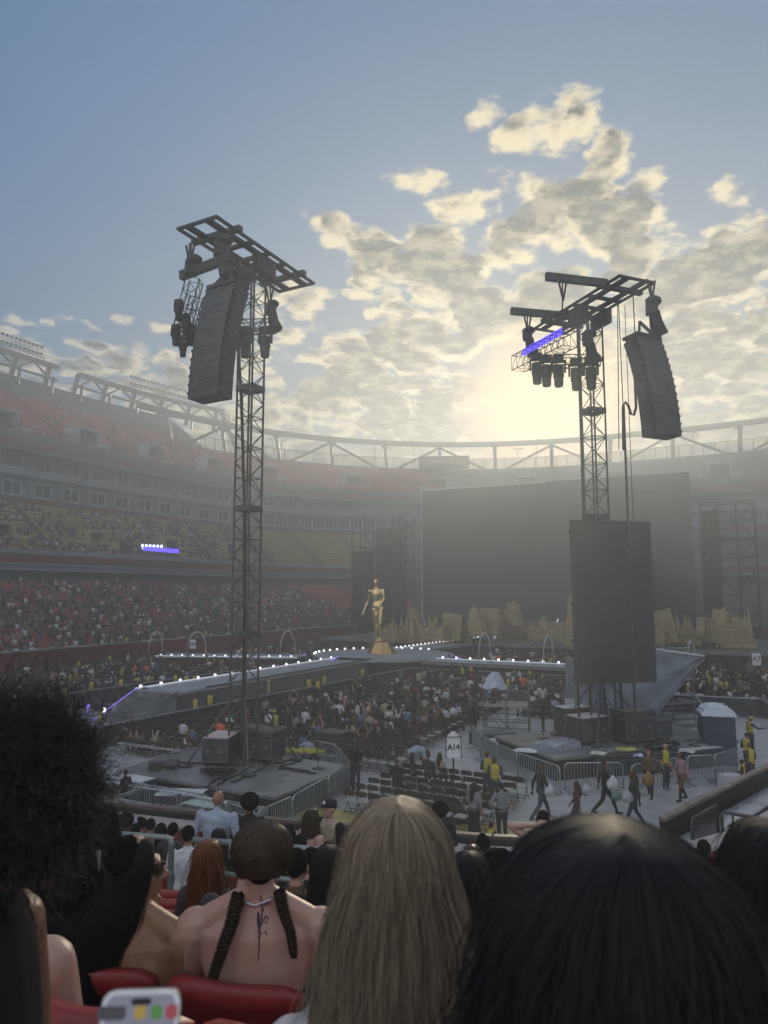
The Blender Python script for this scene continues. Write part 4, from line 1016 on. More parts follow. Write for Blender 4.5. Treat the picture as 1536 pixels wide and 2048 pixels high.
def road_case(label, c, size, rz, m=M_caseb, top=None, wheels=True, z0=None):
    t_ = thing('road_case', label, 'road case', c, 'road cases on the platforms', rz); x, y, h = size; zb = .17 if wheels else 0
    mb = MB(); mb.box((0,0,zb+h/2), (x,y,h)); link('body', mb.mesh('body', m), t_)
    e = MB(); w = .045
    for sx in (-1, 1):
        for sy in (-1, 1): e.bar((sx*x/2,sy*y/2,zb), (sx*x/2,sy*y/2,zb+h), w)
        for z in (zb, zb+h, zb+h*.72): e.bar((sx*x/2,-y/2,z), (sx*x/2,y/2,z), w*(1 if z != zb+h*.72 else .6))
    for sy in (-1, 1):
        for z in (zb, zb+h, zb+h*.72): e.bar((-x/2,sy*y/2,z), (x/2,sy*y/2,z), w*(1 if z != zb+h*.72 else .6))
    link('edging', e.mesh('edging', M_galvd), t_)
    for sx in (-.27, .27):
        l = MB(); l.box((sx*x,-y/2-.01,zb+h*.45), (.22,.03,.16)); link('handle', l.mesh('handle', M_galvd), t_)
    l = MB()
    if top: 
        l.box((0,0,zb+h+.035), (x*.98,y*.98,.02)); link('lid', l.mesh('lid', top), t_)
    if wheels:
        for sx in (-1, 1):
            for sy in (-1, 1):
                wv = MB(); wv.tube([(sx*(x/2-.12)-.03,sy*(y/2-.12),.08),(sx*(x/2-.12)+.03,sy*(y/2-.12),.08)], .08, 8); wv.box((sx*(x/2-.12),sy*(y/2-.12),.14), (.08,.08,.06)); link('castor', wv.mesh('castor', M_rig), t_)
    return t_
M_lidp = mat('pinkish_lid', (.58,.48,.50), .35, var=.15); M_lidg = mat('pale_lid', (.60,.64,.66), .35, var=.15)
road_case('road case with a pale pinkish lid left of the left mast', at_z(443,1524,.9), (1.0,1.5,.85), FIELD_ROT+.35, top=M_lidp)
road_case('tall black road case right of the left mast', at_z(533,1521,.9), (1.1,.9,1.0), FIELD_ROT, top=M_caseb)
road_case('black road case just behind the left mast', at_z(500,1512,.9), (1.0,.9,1.0), FIELD_ROT)
road_case('low black case with a cloth on top at the left platform corner', W(18.6,-20.2,0), (1.7,1.2,.75), FIELD_ROT, top=M_lidg)
road_case('black case at the right rear corner of the left platform', at_z(668,1510,0)+Vector((0,0,0)), (1.2,.9,.9), FIELD_ROT)
road_case('grey cabinet with a pale green top at the near right corner of the left platform', W(17.6,-15.6,0), (1.2,.9,1.0), FIELD_ROT, m=mat('grey_cabinet', (.20,.21,.215), .5), top=mat('pale_green_lid', (.36,.46,.42), .4), wheels=False)
tb = thing('white_table', 'folding table with a pale top before the left platform', 'table', W(18.2,-17.2,0)); 
mb = MB(); mb.box(W(18.2,-17.2,.98), (1.5,.8,.04), FIELD_ROT+.4); mb.build('top', mat('pale_table', (.50,.56,.58), .4, var=.1), tb)
for s1 in (-.6,.6):
    for s2 in (-.3,.3): mb = MB(); p = W(18.2+s2,-17.2+s1,0); mb.bar(p, p+Vector((0,0,.96)), .04); mb.build('leg', M_rigg, tb)
tb = thing('white_table', 'pale table top among the crowd behind the left mast', 'table', at_z(516,1460,.75)*1.0 - Vector((0,0,.75)))
mb = MB(); q = tb.location; mb.box(q+Vector((0,0,.75)), (1.8,.75,.04), FIELD_ROT); mb.build('top', mat('pale_table'), tb)
for s1 in (-.8,.8):
    for s2 in (-.3,.3): mb = MB(); p = q+Vector((s1,s2,0)); mb.bar(p, p+Vector((0,0,.73)), .04); mb.build('leg', M_rigg, tb)
bn = thing('black_bin', 'open black bin trough in front of the left platform', 'bin', W(18.2,-16.0,0)); q = bn.location
for sx, sy, w_, d2 in ((-.6,0,.05,.9),(.6,0,.05,.9),(0,-.45,1.15,.05),(0,.45,1.15,.05)):
    mb = MB(); M_ = Quaternion((0,0,1), FIELD_ROT); mb.box(q+M_ @ Vector((sx,sy,.5)), (w_,d2,.98), FIELD_ROT); mb.build('side', M_rig, bn)
def floor_cable(label, pts, z, r=.03, group='cables lying on the platforms', wob=.08, m=M_cable):
    P_ = [at_z(x, y, z) for x, y in pts]; out = []
    for a, b in zip(P_[:-1], P_[1:]):
        for k in range(4): out.append(a.lerp(b, k/4) + Vector((rnd.uniform(-wob,wob), rnd.uniform(-wob,wob), r)))
    out.append(P_[-1]+Vector((0,0,r))); mb = MB(); mb.tube(out, r, 5); o = link('floor_cable', mb.mesh('floor_cable', m, True, out[0]), None, out[0]); tag(o, label, 'cable', group)
for i, (pts, lab) in enumerate((([(300,1532),(360,1526),(430,1530),(480,1534)], 'black cable across the left deck from the lamp to the mast'), ([(400,1540),(450,1538),(470,1545),(400,1546)], 'coil of black cable left of the left mast'), ([(470,1536),(450,1552),(420,1568),(410,1580)], 'thick cable from the left mast over the near deck edge'), ([(500,1536),(480,1548),(450,1562),(435,1572)], 'second thick cable over the near deck edge'), ([(540,1530),(520,1540),(490,1556),(462,1566)], 'cable fanning out right of the left mast'), ([(550,1528),(580,1522),(600,1524),(560,1534),(620,1545)], 'loose cable loop at the right of the left deck'), ([(560,1538),(600,1544),(632,1548)], 'straight cable to the right edge of the left deck'))):
    floor_cable(lab, pts, .905, .035 if i < 2 else .03)
cl = MB()
for k in range(10): a = rnd.random()*6.3; cl.tube([at_z(425+rnd.random()*30, 1541+rnd.random()*6, .92+.03*k)+Vector((math.cos(a+j*.8)*.4, math.sin(a+j*.8)*.4, 0)) for j in range(8)], .022, 4)
o = link('cable_heap', cl.mesh('cable_heap', M_cable, True, at_z(440,1545,.9)), None, at_z(440,1545,.9)); tag(o, 'heap of coiled black cable on the left deck', 'cable')
lmp = thing('lying_lamp', 'moving light lying on its side at the left end of the left deck', 'stage light', at_z(330,1540,.9)); q = lmp.location
mb = MB(); mb.box(q+Vector((-.35,0,.16)), (.5,.4,.3), .2); mb.build('base', M_rigg, lmp)
mb = MB(); mb.tube([q+Vector((-.05,0,.2)), q+Vector((.2,.02,.22)), q+Vector((.5,.04,.22))], [.14,.2,.17], 10); mb.build('head', M_rigg, lmp)
tp_ = thing('yellow_strap_heap', 'heap of yellow lifting straps at the far right of the left deck', 'straps', at_z(600,1502,.9)); mb = MB()
for k in range(9): 
    q = at_z(578+k*7, 1501+(k % 3)*2, .93); mb.tube([q+Vector((math.cos(j*.9+k)*.28, math.sin(j*1.1+k)*.2, .05*(j % 2))) for j in range(7)], .05, 5)
mb.build('straps', mat('yellow_strap', (.42,.38,.08), .7), tp_)
# microphone style stand on the left deck and its twin on the right
for p, lab in ((at_z(637,1538,.9),'thin stand with a flat foot on the right part of the left deck'), (at_z(1088,1478,.9),'thin stand with a flat foot on the left part of the right deck')):
    s_ = thing('thin_stand', lab, 'stand', p); mb = MB(); mb.bar(p+Vector((0,0,.02)), p+Vector((-.12,0,1.15)), .035, n=5); mb.build('rod', M_rig, s_); mb = MB(); mb.box(p+Vector((0,0,.015)), (.45,.3,.03)); mb.build('foot', M_rig, s_)
# ---- right platform
RP = thing('right_platform', 'low grey staging platform that carries the right tower', 'platform', RTW)
for i in range(2):
    for j in range(4):
        c = RTW + fR*(-1.25+i*2.44) + rR*(-3.1+j*2.44); mb = MB(); mb.box((c.x,c.y,.85+.001*((i+j) % 2)), (2.428,2.428,.10), -AR); mb.build('deck_panel', M_deck, RP)
mb = MB(); c = RTW + fR*(-.03)+rR*.56; mb.box((c.x,c.y,.395), (9.6,4.75,.80), -AR); mb.build('skirt', M_drape, RP)
for lab, c, sz, rz_, tp in (('road case with worn pinkish lid and metal frame at the right platform', at_z(1175,1484,.9), (1.5,1.1,.95), -AR+.15, M_lidp), ('tall black case right of the right mast', at_z(1268,1484,.9), (1.6,1.0,1.25), -AR, None), ('black case behind the mast base on the right platform', RTW+fR*1.2-rR*.8+Vector((0,0,.9)), (1.4,.9,1.1), -AR, M_lidg), ('black case beside the hanging cables on the right platform', at_z(1318,1478,.9), (.8,.8,.7), -AR, None)):
    road_case(lab, c, sz, rz_, top=tp)
for i, (pts, lab) in enumerate((([(1290,1494),(1330,1488),(1355,1486),(1340,1496),(1300,1499)], 'thick black cable coil on the right deck'), ([(1370,1482),(1390,1480),(1405,1484),(1380,1490),(1400,1494)], 'tangled thin cable left of the portable toilet'), ([(1290,1496),(1330,1498),(1360,1492),(1345,1484)], 'outer ring of the cable coil on the right deck'))): floor_cable(lab, pts, .905, .05 if i != 1 else .02, wob=.05)
# ground-level clutter inside the right barriers
def wrapped_crate():
    c = at_z(1115,1540,0); t_ = thing('wrapped_crate', 'grey crate wrapped in clear plastic film behind the barriers', 'crate', c, rz=-AR+.3)
    mb = MB(); mb.box((0,0,.55), (1.7,1.0,1.1)); link('crate', mb.mesh('crate', mat('blue_grey_crate', (.20,.23,.28), .5)), t_)
    mb = MB(); nx = 16; vs = []
    for j in range(7):
        for i in range(nx):
            a = 2*math.pi*i/nx; k = 1.03+.10*(j/6)*(1 if j else 0)+.05*math.sin(i*2.7+j*1.9)*(j/6)
            ca, sa = math.cos(a), math.sin(a); m_ = max(abs(ca), abs(sa)); vs.append((ca/m_*.87*k, sa/m_*.52*k, 1.17-(j*.19 if j else 0)+.03*math.sin(i*1.7)))
    mb.add(vs, [(j*nx+i, (j+1)*nx+i, (j+1)*nx+(i+1)%nx, j*nx+(i+1)%nx) for j in range(6) for i in range(nx)]+[tuple(range(nx))]); link('plastic_film', mb.mesh('plastic_film', M_film), t_)
wrapped_crate()
for lab, px, py, sx, sy, sz, m_ in (('flat black crate with pale lid left of the wrapped crate', 1018, 1508, 1.9, 1.0, .62, M_lidg), ('flat dark crate behind the left barriers', 985, 1488, 2.0, 1.1, .55, M_deck), ('black tool chest strewn with gear right of the wrapped crate', 1225, 1545, 2.4, 1.2, .85, M_caseb), ('low black case before the portable toilet', 1395, 1530, 2.0, 1.0, .75, M_lidg), ('tall black case in the middle of the right barriers', 1310, 1540, 1.6, 1.0, .8, M_caseb)):
    road_case(lab, at_z(px, py, 0), (sx,sy,sz), -AR, top=m_, wheels=False)
for lab, px, py, cc, r_ in (('crumpled pale sheet on the tool chest', 1198, 1508, (.55,.55,.5), .35), ('yellow-green strap bundle on the tool chest', 1250, 1500, (.45,.45,.12), .45), ('rolled grey fabric on the tool chest', 1212, 1502, (.16,.17,.18), .4), ('white sheet of paper taped to the tool chest', 1276, 1512, (.45,.5,.7), .16), ('crumpled white plastic by the left barriers', 1052, 1502, (.6,.63,.68), .4), ('pale lid lying right of the tool chest', 1375,1503,(.5,.5,.5),.35)):
    p = at_z(px, py, .88); mb = MB(); n = 9
    for j in range(3):
        for i in range(n): a = 2*math.pi*i/n; k = (1, .75, .2)[j]*r_*(1+.3*math.sin(i*3.1+px+j)); mb.v.append((k*math.cos(a)*1.3, k*math.sin(a)*.8, j*.045+.04*math.sin(i*2.3+j)))
    mb.f += [(j*n+i, j*n+(i+1)%n, (j+1)*n+(i+1)%n, (j+1)*n+i) for j in range(2) for i in range(n)]+[tuple(range(2*n,3*n))]; mb.mi = [0]*len(mb.f)
    o = link('loose_cover' if 'sheet' in lab or 'plastic' in lab else 'loose_gear', mb.mesh('loose_cover', mat('loose_'+lab[:12], cc, .6)), None, p); tag(o, lab, 'loose item')
# camera scaffold with covered camera
cs = thing('camera_scaffold', 'small scaffold platform with rails left of the portrait screen', 'scaffold', at_z(1015,1470,0))
A, B, C_ = at_z(968,1468,0), at_z(1058,1472,0), None; dd = (B-A); dd.z = 0; Lc = dd.length; dd.normalize(); nn = Vector((-dd.y, dd.x, 0)); dep = 1.8
zd = at_y(1015,1412,A.y).z; zt2 = at_y(1015,1378,A.y).z
for i in range(3):
    for k in (0, 1):
        p = A+dd*(Lc*i/2)+nn*dep*k; mb = MB(); mb.bar(p, Vector((p.x,p.y,zt2)), .07, n=6); mb.build('standard', M_galvd, cs)
mb = MB(); c = A+dd*Lc/2+nn*dep/2; mb.box((c.x,c.y,zd), (Lc,dep,.08), math.atan2(dd.y,dd.x)); mb.build('deck', mat('worn_plank', (.34,.33,.30), .7), cs)
lg = MB()
for z in (.35, zd*.55, zd+.45, zt2-.04):
    for k in (0, 1): lg.bar(Vector((A.x,A.y,z))+nn*dep*k, Vector((A.x,A.y,z))+dd*Lc+nn*dep*k, .06, n=5)
    for i in (0, 1): lg.bar(Vector((A.x,A.y,z))+dd*Lc*i, Vector((A.x,A.y,z))+dd*Lc*i+nn*dep, .06, n=5)
for k in (0, 1):
    for i in range(2): p = A+dd*(Lc*i/2)+nn*dep*k; q = p+dd*Lc/2; lg.bar(p if i else Vector((p.x,p.y,zd)), Vector((q.x,q.y,zd)) if i else q, .05, n=5)
lg.build('tubes', M_galvd, cs)['kind'] = 'stuff'
cv = thing('covered_camera', 'broadcast camera under a white plastic cover on the scaffold', 'camera', Vector((A.x,A.y,zd))+dd*.45+nn*.8); q = cv.location
mb = MB(); mb.tube([q+Vector((0,0,.04)), q+Vector((0,0,1.0))], [.16,.1], 8)
for a in (0,2.1,4.2): mb.bar(q+Vector((math.cos(a)*.4,math.sin(a)*.4,.04)), q+Vector((0,0,.8)), .05)
mb.build('tripod', M_rig, cv)
mb = MB(); nx = 14; vs = []
ztc = at_y(985,1344,q.y).z - q.z; zbc = at_y(985,1376,q.y).z - q.z
for j in range(7):
    f_ = j/6
    for i in range(nx):
        a = 2*math.pi*i/nx; rx = .16+.42*f_**.8; ry = .14+.22*f_; w_ = 1+.16*math.sin(i*2.6+j)+(.5*f_*max(0,math.cos(a))**3)
        vs.append(q+Vector((rx*math.cos(a)*w_+.12*(1-f_), ry*math.sin(a)*w_, ztc+(zbc-ztc)*f_+.07*math.sin(i*1.9)*f_)))
mb.add(vs, [(j*nx+i, (j+1)*nx+i, (j+1)*nx+(i+1)%nx, j*nx+(i+1)%nx) for j in range(6) for i in range(nx)]+[tuple(range(nx))]); mb.build('plastic_cover', M_tarpw, cv)
# grey tarpaulin over the mixing-desk scaffold
TY = 38.5
TPO = thing('grey_tarpaulin', 'huge grey tarpaulin stretched over the scaffold behind the portrait screen', 'tarpaulin', at_y(1130,1466,TY-1))
cor = {'tl': at_y(1131,1318,TY-1.0), 'tm': at_y(1312,1300,TY), 'tr': at_y(1408,1313,TY+1.2), 'bl': at_y(1131,1466,TY-1.0), 'bm': at_y(1298,1442,TY)}
mb = MB(); nu, nv = 36, 20
def tp_pt(s, t_):
    top = cor['tl'].lerp(cor['tm'], s/.66) if s < .66 else cor['tm'].lerp(cor['tr'], (s-.66)/.34)
    bot = cor['bl'].lerp(cor['bm'], s/.60) if s < .60 else cor['bm'].lerp(cor['tr'], (s-.60)/.40)
    p = top.lerp(bot, t_); n_ = Vector((.25,-1,0)).normalized()
    w_ = .10*math.sin(s*19+t_*3)*math.sin(t_*3.1)+.05*math.sin(s*41-t_*9)+.05*math.sin(t_*14+s*6) - .25*math.sin(math.pi*t_)*math.sin(math.pi*s)
    return p - n_*w_
front = [tp_pt(i/nu, j/nv) for j in range(nv+1) for i in range(nu+1)]
mb.add(front, [(j*(nu+1)+i, (j+1)*(nu+1)+i, (j+1)*(nu+1)+i+1, j*(nu+1)+i+1) for j in range(nv) for i in range(nu)])
o = mb.build('sheet', M_tarp, TPO, smooth=True); sm = o.modifiers.new('thick', 'SOLIDIFY'); sm.thickness = .02
mb = MB(); mb.tube([tp_pt(i/12, 0)+Vector((0,0,.03)) for i in range(8, 13)], .06, 6); mb.build('top_hem', M_white, TPO)
mb = MB(); mb.tube([cor['bm'].lerp(cor['tr'], i/8)+Vector((.02,-.05,0)) for i in range(9)], .05, 6); mb.build('lower_hem', M_galvd, TPO)
p = at_y(1139,1407,TY-1.4); mb = MB(); mb.box(p, (.45,.03,.5), .1); mb.build('white_patch', mat('white_patch', (.5,.52,.55), .6), TPO)
# the scaffold under the tarpaulin: mixing riser
mx = thing('mixing_riser', 'scaffold riser with desks under the edge of the grey tarpaulin', 'riser', at_z(1345,1455,0))
q = mx.location; yaw = -AR; M_ = Quaternion((0,0,1), yaw)
def mxp(x, y, z): return q + M_ @ Vector((x,y,z))
for x in (-.8, 1.0, 2.6):
    for y in (0, 2.6): mb = MB(); mb.bar(mxp(x,y+1,0), mxp(x,y+1,4.3), .12, n=6); mb.build('standard', M_galvd, mx)
for z in (1.1, 2.4): mb = MB(); mb.box(mxp(.9,2.3,z), (3.8,2.7,.1), yaw); mb.build('deck', M_deck, mx)
for z, ya in ((2.9,1),(3.4,1),(1.6,1),(4.25,1),(4.25,3.6)): mb = MB(); mb.bar(mxp(-.8,ya,z), mxp(2.6,ya,z), .07, n=5); mb.build('rail', M_galv, mx)
mb = MB(); mb.bar(mxp(2.6,1,1.6), mxp(3.4,.2,0), .08, n=5); mb.bar(mxp(2.6,1,3.4), mxp(2.6,3.6,2.4), .06, n=5); mb.build('brace', M_galv, mx)
for k in range(4): mb = MB(); mb.box(mxp(.4,.75-k*.34,1.0-.25*(k+.5)), (2.4,.32,.05), yaw); mb.build('tread', M_galvd, mx)
for lab, x, z in (('mixing desk with a glowing lid on the upper riser deck', .2, 2.45), ('equipment case on the lower riser deck', 1.6, 1.15), ('small desk with cables on the lower riser deck', .1, 1.15)):
    p = mxp(x,2.0,z); t_ = thing('mixing_desk', lab, 'mixing desk', p); mb = MB(); mb.box(p+Vector((0,0,.4)), (1.2,.7,.12), yaw); mb.build('top', M_lidg, t_); mb = MB(); mb.box(p+Vector((0,0,.17)), (.9,.5,.33), yaw); mb.build('base', M_rig, t_)
# portable toilet
pt = thing('portable_toilet', 'portable toilet with dark blue body and white domed roof', 'portable toilet', at_z(1437,1524,0), rz=-.25); bw, bd, bh = 1.28, 1.22, 1.92
# base height chosen so the roof meets the photograph: it stands on a low trailer deck
pt.location.z = 0.0
q = at_y(1437,1418,pt.location.y); sc_ = (q.z)/2.35
M_pt = mat('navy_plastic', (.055,.065,.10), .5, var=.15, scale=2); M_ptr = mat('white_plastic_roof', (.62,.68,.78), .4, var=.06)
mb = MB(); mb.box((0,0,bh/2+.1), (bw,bd,bh))
for k in range(5): mb.box((-.5+k*.25,-bd/2-.012,bh/2+.1), (.05,.03,bh-.1))
mb.box((0,-bd/2-.008,.14), (bw,.03,.08)); link('body', mb.mesh('body', M_pt), pt)
mb = MB(); mb.box((0,0,.05), (bw*1.02,bd*1.1,.1)); link('skid', mb.mesh('skid', M_rig), pt)
mb = MB(); mb.box((0,0,bh+.16), (bw*1.08,bd*1.08,.13)); link('roof_rim', mb.mesh('roof_rim', M_ptr), pt)
mb = MB(); prof = [(-.62,.0),(-.58,.13),(-.40,.24),(-.15,.29),(.15,.29),(.40,.24),(.58,.13),(.62,.0)]
for y in (-bd*.5, bd*.5): mb.v += [(x, y, bh+.225+z) for x, z in prof]
n = 8; mb.f += [(i, i+n, i+n+1, i+1) for i in range(n-1)] + [tuple(range(n)), tuple(range(2*n-1,n-1,-1))]; mb.mi = [0]*len(mb.f)
for y in (-.3,.0,.3): mb.box((0,y,bh+.50), (.8,.06,.05))
link('domed_roof', mb.mesh('domed_roof', M_ptr), pt)
mb = MB(); mb.lathe([(.09,bh+.3),(.09,bh+.56)], (.36,-.2,0), 8); link('vent_pipe', mb.mesh('vent_pipe', M_rig), pt)
mb = MB(); mb.box((.3,-bd/2-.03,1.1), (.06,.04,.16)); link('latch', mb.mesh('latch', M_rigg), pt)
for o_ in [pt]: o_.scale = (sc_*1.05,)*3
# ---- section signs
M_sign = mat('white_board', (.74,.74,.78), .5, var=.06); M_ink = mat('black_ink', (.02,.02,.022), .6)
def section_sign(text, p, h, w, bh_, label, face=None, base=True, group='numbered section signs'):
    t_ = thing('section_sign', label, 'sign', p, group); n = Vector((-p.x, -p.y, 0)).normalized() if face is None else face; yaw = math.atan2(n.x, -n.y)
    mb = MB(); mb.bar(p+Vector((0,0,.05)), p+Vector((0,0,h-bh_/2)), .06, n=6); mb.build('pole', M_rig, t_)
    c = p+Vector((0,0,h-bh_/2))+n*.05; mb = MB(); mb.box(c, (w,.03,bh_), yaw); mb.build('board', M_sign, t_)
    fr = MB()
    for sx in (-1, 1): fr.box(c+Vector((math.cos(yaw)*w/2*sx, math.sin(yaw)*w/2*sx, 0)), (.03,.045,bh_+.03), yaw)
    fr.box(c+Vector((0,0,bh_/2)), (w-.03,.045,.03), yaw); fr.build('board_frame', M_rig, t_)
    lettering(text, bh_*(.40 if len(text) > 2 else .55), M_ink, t_, c-p+n*.017, face_rot(n), bold=bh_*.012, sx=.92)
    if base:
        mb = MB(); mb.add([p+Vector(v) for v in ((-.5,-.42,0),(.5,-.42,0),(.5,.42,0),(-.5,.42,0),(-.22,-.2,.62),(.22,-.2,.62),(.22,.2,.62),(-.22,.2,.62))], [(3,2,1,0),(4,5,6,7),(0,1,5,4),(1,2,6,5),(2,3,7,6),(3,0,4,7)]); mb.build('weighted_base', M_bag, t_, bevel=.06)
    return t_
s14 = section_sign('A14', at_z(908,1643,0), 2.72, .50, .68, 'white A14 sign on a black pole beside the rows of chairs', face=Vector((.10,-1,0)).normalized())
q = s14.location; mb = MB(); mb.lathe([(.2,0),(.17,.05),(.08,.09),(.07,.15)], q+Vector((0,-.05,2.735)), 10, sx=1.15, sy=.6); o = link('crumpled_hat', mb.mesh('crumpled_hat', mat('white_cloth', (.6,.6,.62), .7), True, q), None, q); tag(o, 'crumpled white hat lying on top of the A14 sign', 'hat')
for tx, px, py, Y, lab in (('A9',146,1310,72,'white A9 sign by the brown tent at the far left'), ('A6',215,1296,84,'white A6 sign left of two at the far maroon wall'), ('A5',239,1292,88,'small white sign right of the A6 sign'), ('A8',386,1288,80,'white A8 sign under the arch on the left stage arm'), ('A7',1513,1318,58,'white A7 sign above the crowd at the right edge')):
    c = at_y(px, py, Y); hgt = 1.0 if tx != 'A5' else .85
    section_sign(tx, Vector((c.x,c.y,0)), c.z+hgt/2, .68*hgt, hgt, lab, base=False)
# brown tent and rounded cabin at the far left
tn = thing('brown_tent', 'brown low-roofed tent by the far left wall', 'tent', at_z(150,1322,0)+Vector((0,2,0))); q = tn.location; Mb = mat('brown_canvas', (.17,.10,.09), .8)
mb = MB(); c = [Vector(v) for v in ((-2.3,-1.6,1.6),(2.3,-1.6,1.6),(2.3,1.6,1.6),(-2.3,1.6,1.6),(-.8,0,2.5),(.8,0,2.5))]
mb.add([q+v for v in c], [(0,1,5,4),(1,2,5),(2,3,4,5),(3,0,4),(0,3,2,1)]); mb.build('roof', Mb, tn)
for x in (-2.2,2.2):
    for y in (-1.5,1.5): mb = MB(); mb.bar(q+Vector((x,y,0)), q+Vector((x,y,1.6)), .07); mb.build('leg', M_rigg, tn)
cb = thing('rounded_cabin', 'pale grey cabin with a curved white roof behind the brown tent', 'cabin', at_z(180,1318,0)+Vector((0,4,0))); q = cb.location
mb = MB(); mb.box(q+Vector((0,0,1.2)), (1.9,1.6,2.4)); mb.build('body', mat('cabin_grey', (.22,.25,.28), .6), cb)
mb = MB(); pr = [(1.15*math.cos(math.pi*i/8), 2.4+.45*math.sin(math.pi*i/8)) for i in range(9)]
mb.v = [tuple(q+Vector((x,y,z))) for y in (-1,1) for x, z in pr]; mb.f = [(i,i+1,i+10,i+9) for i in range(8)]+[tuple(range(8,-1,-1)), tuple(range(9,18))]; mb.mi = [0]*10; mb.build('roof', M_ptr, cb)
mb = MB(); mb.box(q+Vector((.3,-.82,1.75)), (.6,.06,.7)); mb.build('window', M_sign, cb)
# dark gazebo by the right arm
gz = thing('dark_gazebo', 'small dark pointed gazebo roof behind the right stage arm', 'gazebo', at_z(1112,1336,0)+Vector((0,3,0))); q = gz.location
mb = MB(); mb.add([q+Vector(v) for v in ((-1.7,-1.5,2.0),(1.7,-1.5,2.0),(1.7,1.5,2.0),(-1.7,1.5,2.0),(0,0,2.9))], [(0,1,4),(1,2,4),(2,3,4),(3,0,4),(3,2,1,0)]); mb.build('roof', M_rigg, gz)
for x in (-1.6,1.6):
    for y in (-1.4,1.4): mb = MB(); mb.bar(q+Vector((x,y,0)), q+Vector((x,y,2)), .08); mb.build('leg', M_rigg, gz)
# yellow-painted boards in front of the near wall
ym = mat('yellow_boards', (.44,.38,.13), .45, var=.3, scale=2.5, bump=.3)
def wall_line(x):  # near edge line of the yellow mats, world xy
    return x
YM = thing('yellow_floor_mats', 'strip of dirty yellow floor mats just beyond the near wall', 'floor mats', at_z(880,1665,0))
a0, a1 = at_z(690,1622,0), at_z(1075,1655,0); dm = (a1-a0); dm.z = 0; Lm = dm.length; dm.normalize(); nm_ = Vector((dm.y,-dm.x,0))
for i in range(14):
    for j in range(3):
        c = a0 - dm*6 + dm*(i+.5)*1.2 + nm_*(j+.5)*.78; mb = MB(); mb.box((c.x,c.y,.012), (1.185,.765,.02+.003*((i*7+j*3) % 3)), math.atan2(dm.y,dm.x)); mb.build('mat_tile', ym, YM)
# green tape lines on the aisle
for k, ((xa,ya),(xb,yb)) in enumerate((((863,1462),(905,1438)),((850,1477),(846,1500)),((844,1500),(840,1525)),((935,1405),(966,1394)))):
    a, b = at_z(xa,ya,.006), at_z(xb,yb,.006); mb = MB(); mb.bar(a, b, .10, .008); o = link('green_tape', mb.mesh('green_tape', mat('lime_tape', (.35,.60,.18), .5), origin=a), None, a); tag(o, ['lime green tape line at the far end of the aisle','lime green tape line beside the bending man','lime green tape line beside the seated pair','lime green tape line near the crowd barrier'][k], 'tape line', 'lime tape lines along the aisle')
# ================================================================ people: one continuous remeshed body per pose
def person_mats():
    def oi_mat(name, build, rough=.7, sheen=0):
        m = bpy.data.materials.new(name); m.use_nodes = True; t = m.node_tree; b = t.nodes['Principled BSDF']; b.inputs['Roughness'].default_value = rough
        oi = t.nodes.new('ShaderNodeObjectInfo'); tc = t.nodes.new('ShaderNodeTexCoord'); nz = noise(t, N(t, tc.outputs['Object']), 9, 4, .6)
        c = build(t, oi); g = nz*.6 + .7
        mx = t.nodes.new('ShaderNodeMix'); mx.data_type = 'RGBA'; mx.blend_type = 'MULTIPLY'; mx.inputs['Factor'].default_value = 1
        t.links.new(c.k, mx.inputs[6]); t.links.new(comb(t, g, g, g).k, mx.inputs[7]); t.links.new(mx.outputs[2], b.inputs['Base Color'])
        b.inputs['Sheen Weight'].default_value = sheen; b.inputs['Specular IOR Level'].default_value = .3
        return m
    skin = oi_mat('skin', lambda t, oi: (N(t, oi.outputs['Object Index'])/4.0).mix((.40,.22,.15), (.09,.045,.03)), .55)
    hair = oi_mat('hair_mass', lambda t, oi: N(t, oi.outputs['Random']).ss(.70,1.0).mix((.014,.011,.010), (.13,.075,.035)), .55)
    top = oi_mat('cloth_top', lambda t, oi: N(t, oi.outputs['Color']), .85, .1)
    bot = oi_mat('cloth_bottom', lambda t, oi: N(t, oi.outputs['Random']).ss(.2,.9).mix((.014,.014,.017), (.045,.055,.085)), .85, .1)
    shoe = oi_mat('shoe', lambda t, oi: N(t, oi.outputs['Random']).ss(.8,.9).mix((.02,.02,.02), (.35,.35,.35)), .6)
    return [skin, hair, top, bot, shoe]
PM = person_mats(); REG = {'skin':0, 'hair':1, 'top':2, 'bot':3, 'shoe':4}
DG = bpy.context.evaluated_depsgraph_get
def remesh(verts, faces, voxel, smooth=2, decimate=None):
    me = bpy.data.meshes.new('tmp'); me.from_pydata(verts, [], faces); o = bpy.data.objects.new('tmp', me); col.objects.link(o)
    r = o.modifiers.new('r', 'REMESH'); r.mode = 'VOXEL'; r.voxel_size = voxel; r.adaptivity = 0
    if smooth: s = o.modifiers.new('s', 'SMOOTH'); s.factor = .5; s.iterations = smooth
    if decimate: d = o.modifiers.new('d', 'DECIMATE'); d.ratio = decimate
    dg = DG(); dg.update(); ev = o.evaluated_get(dg); out = bpy.data.meshes.new_from_object(ev, depsgraph=dg)
    bpy.data.objects.remove(o); bpy.data.meshes.remove(me); return out
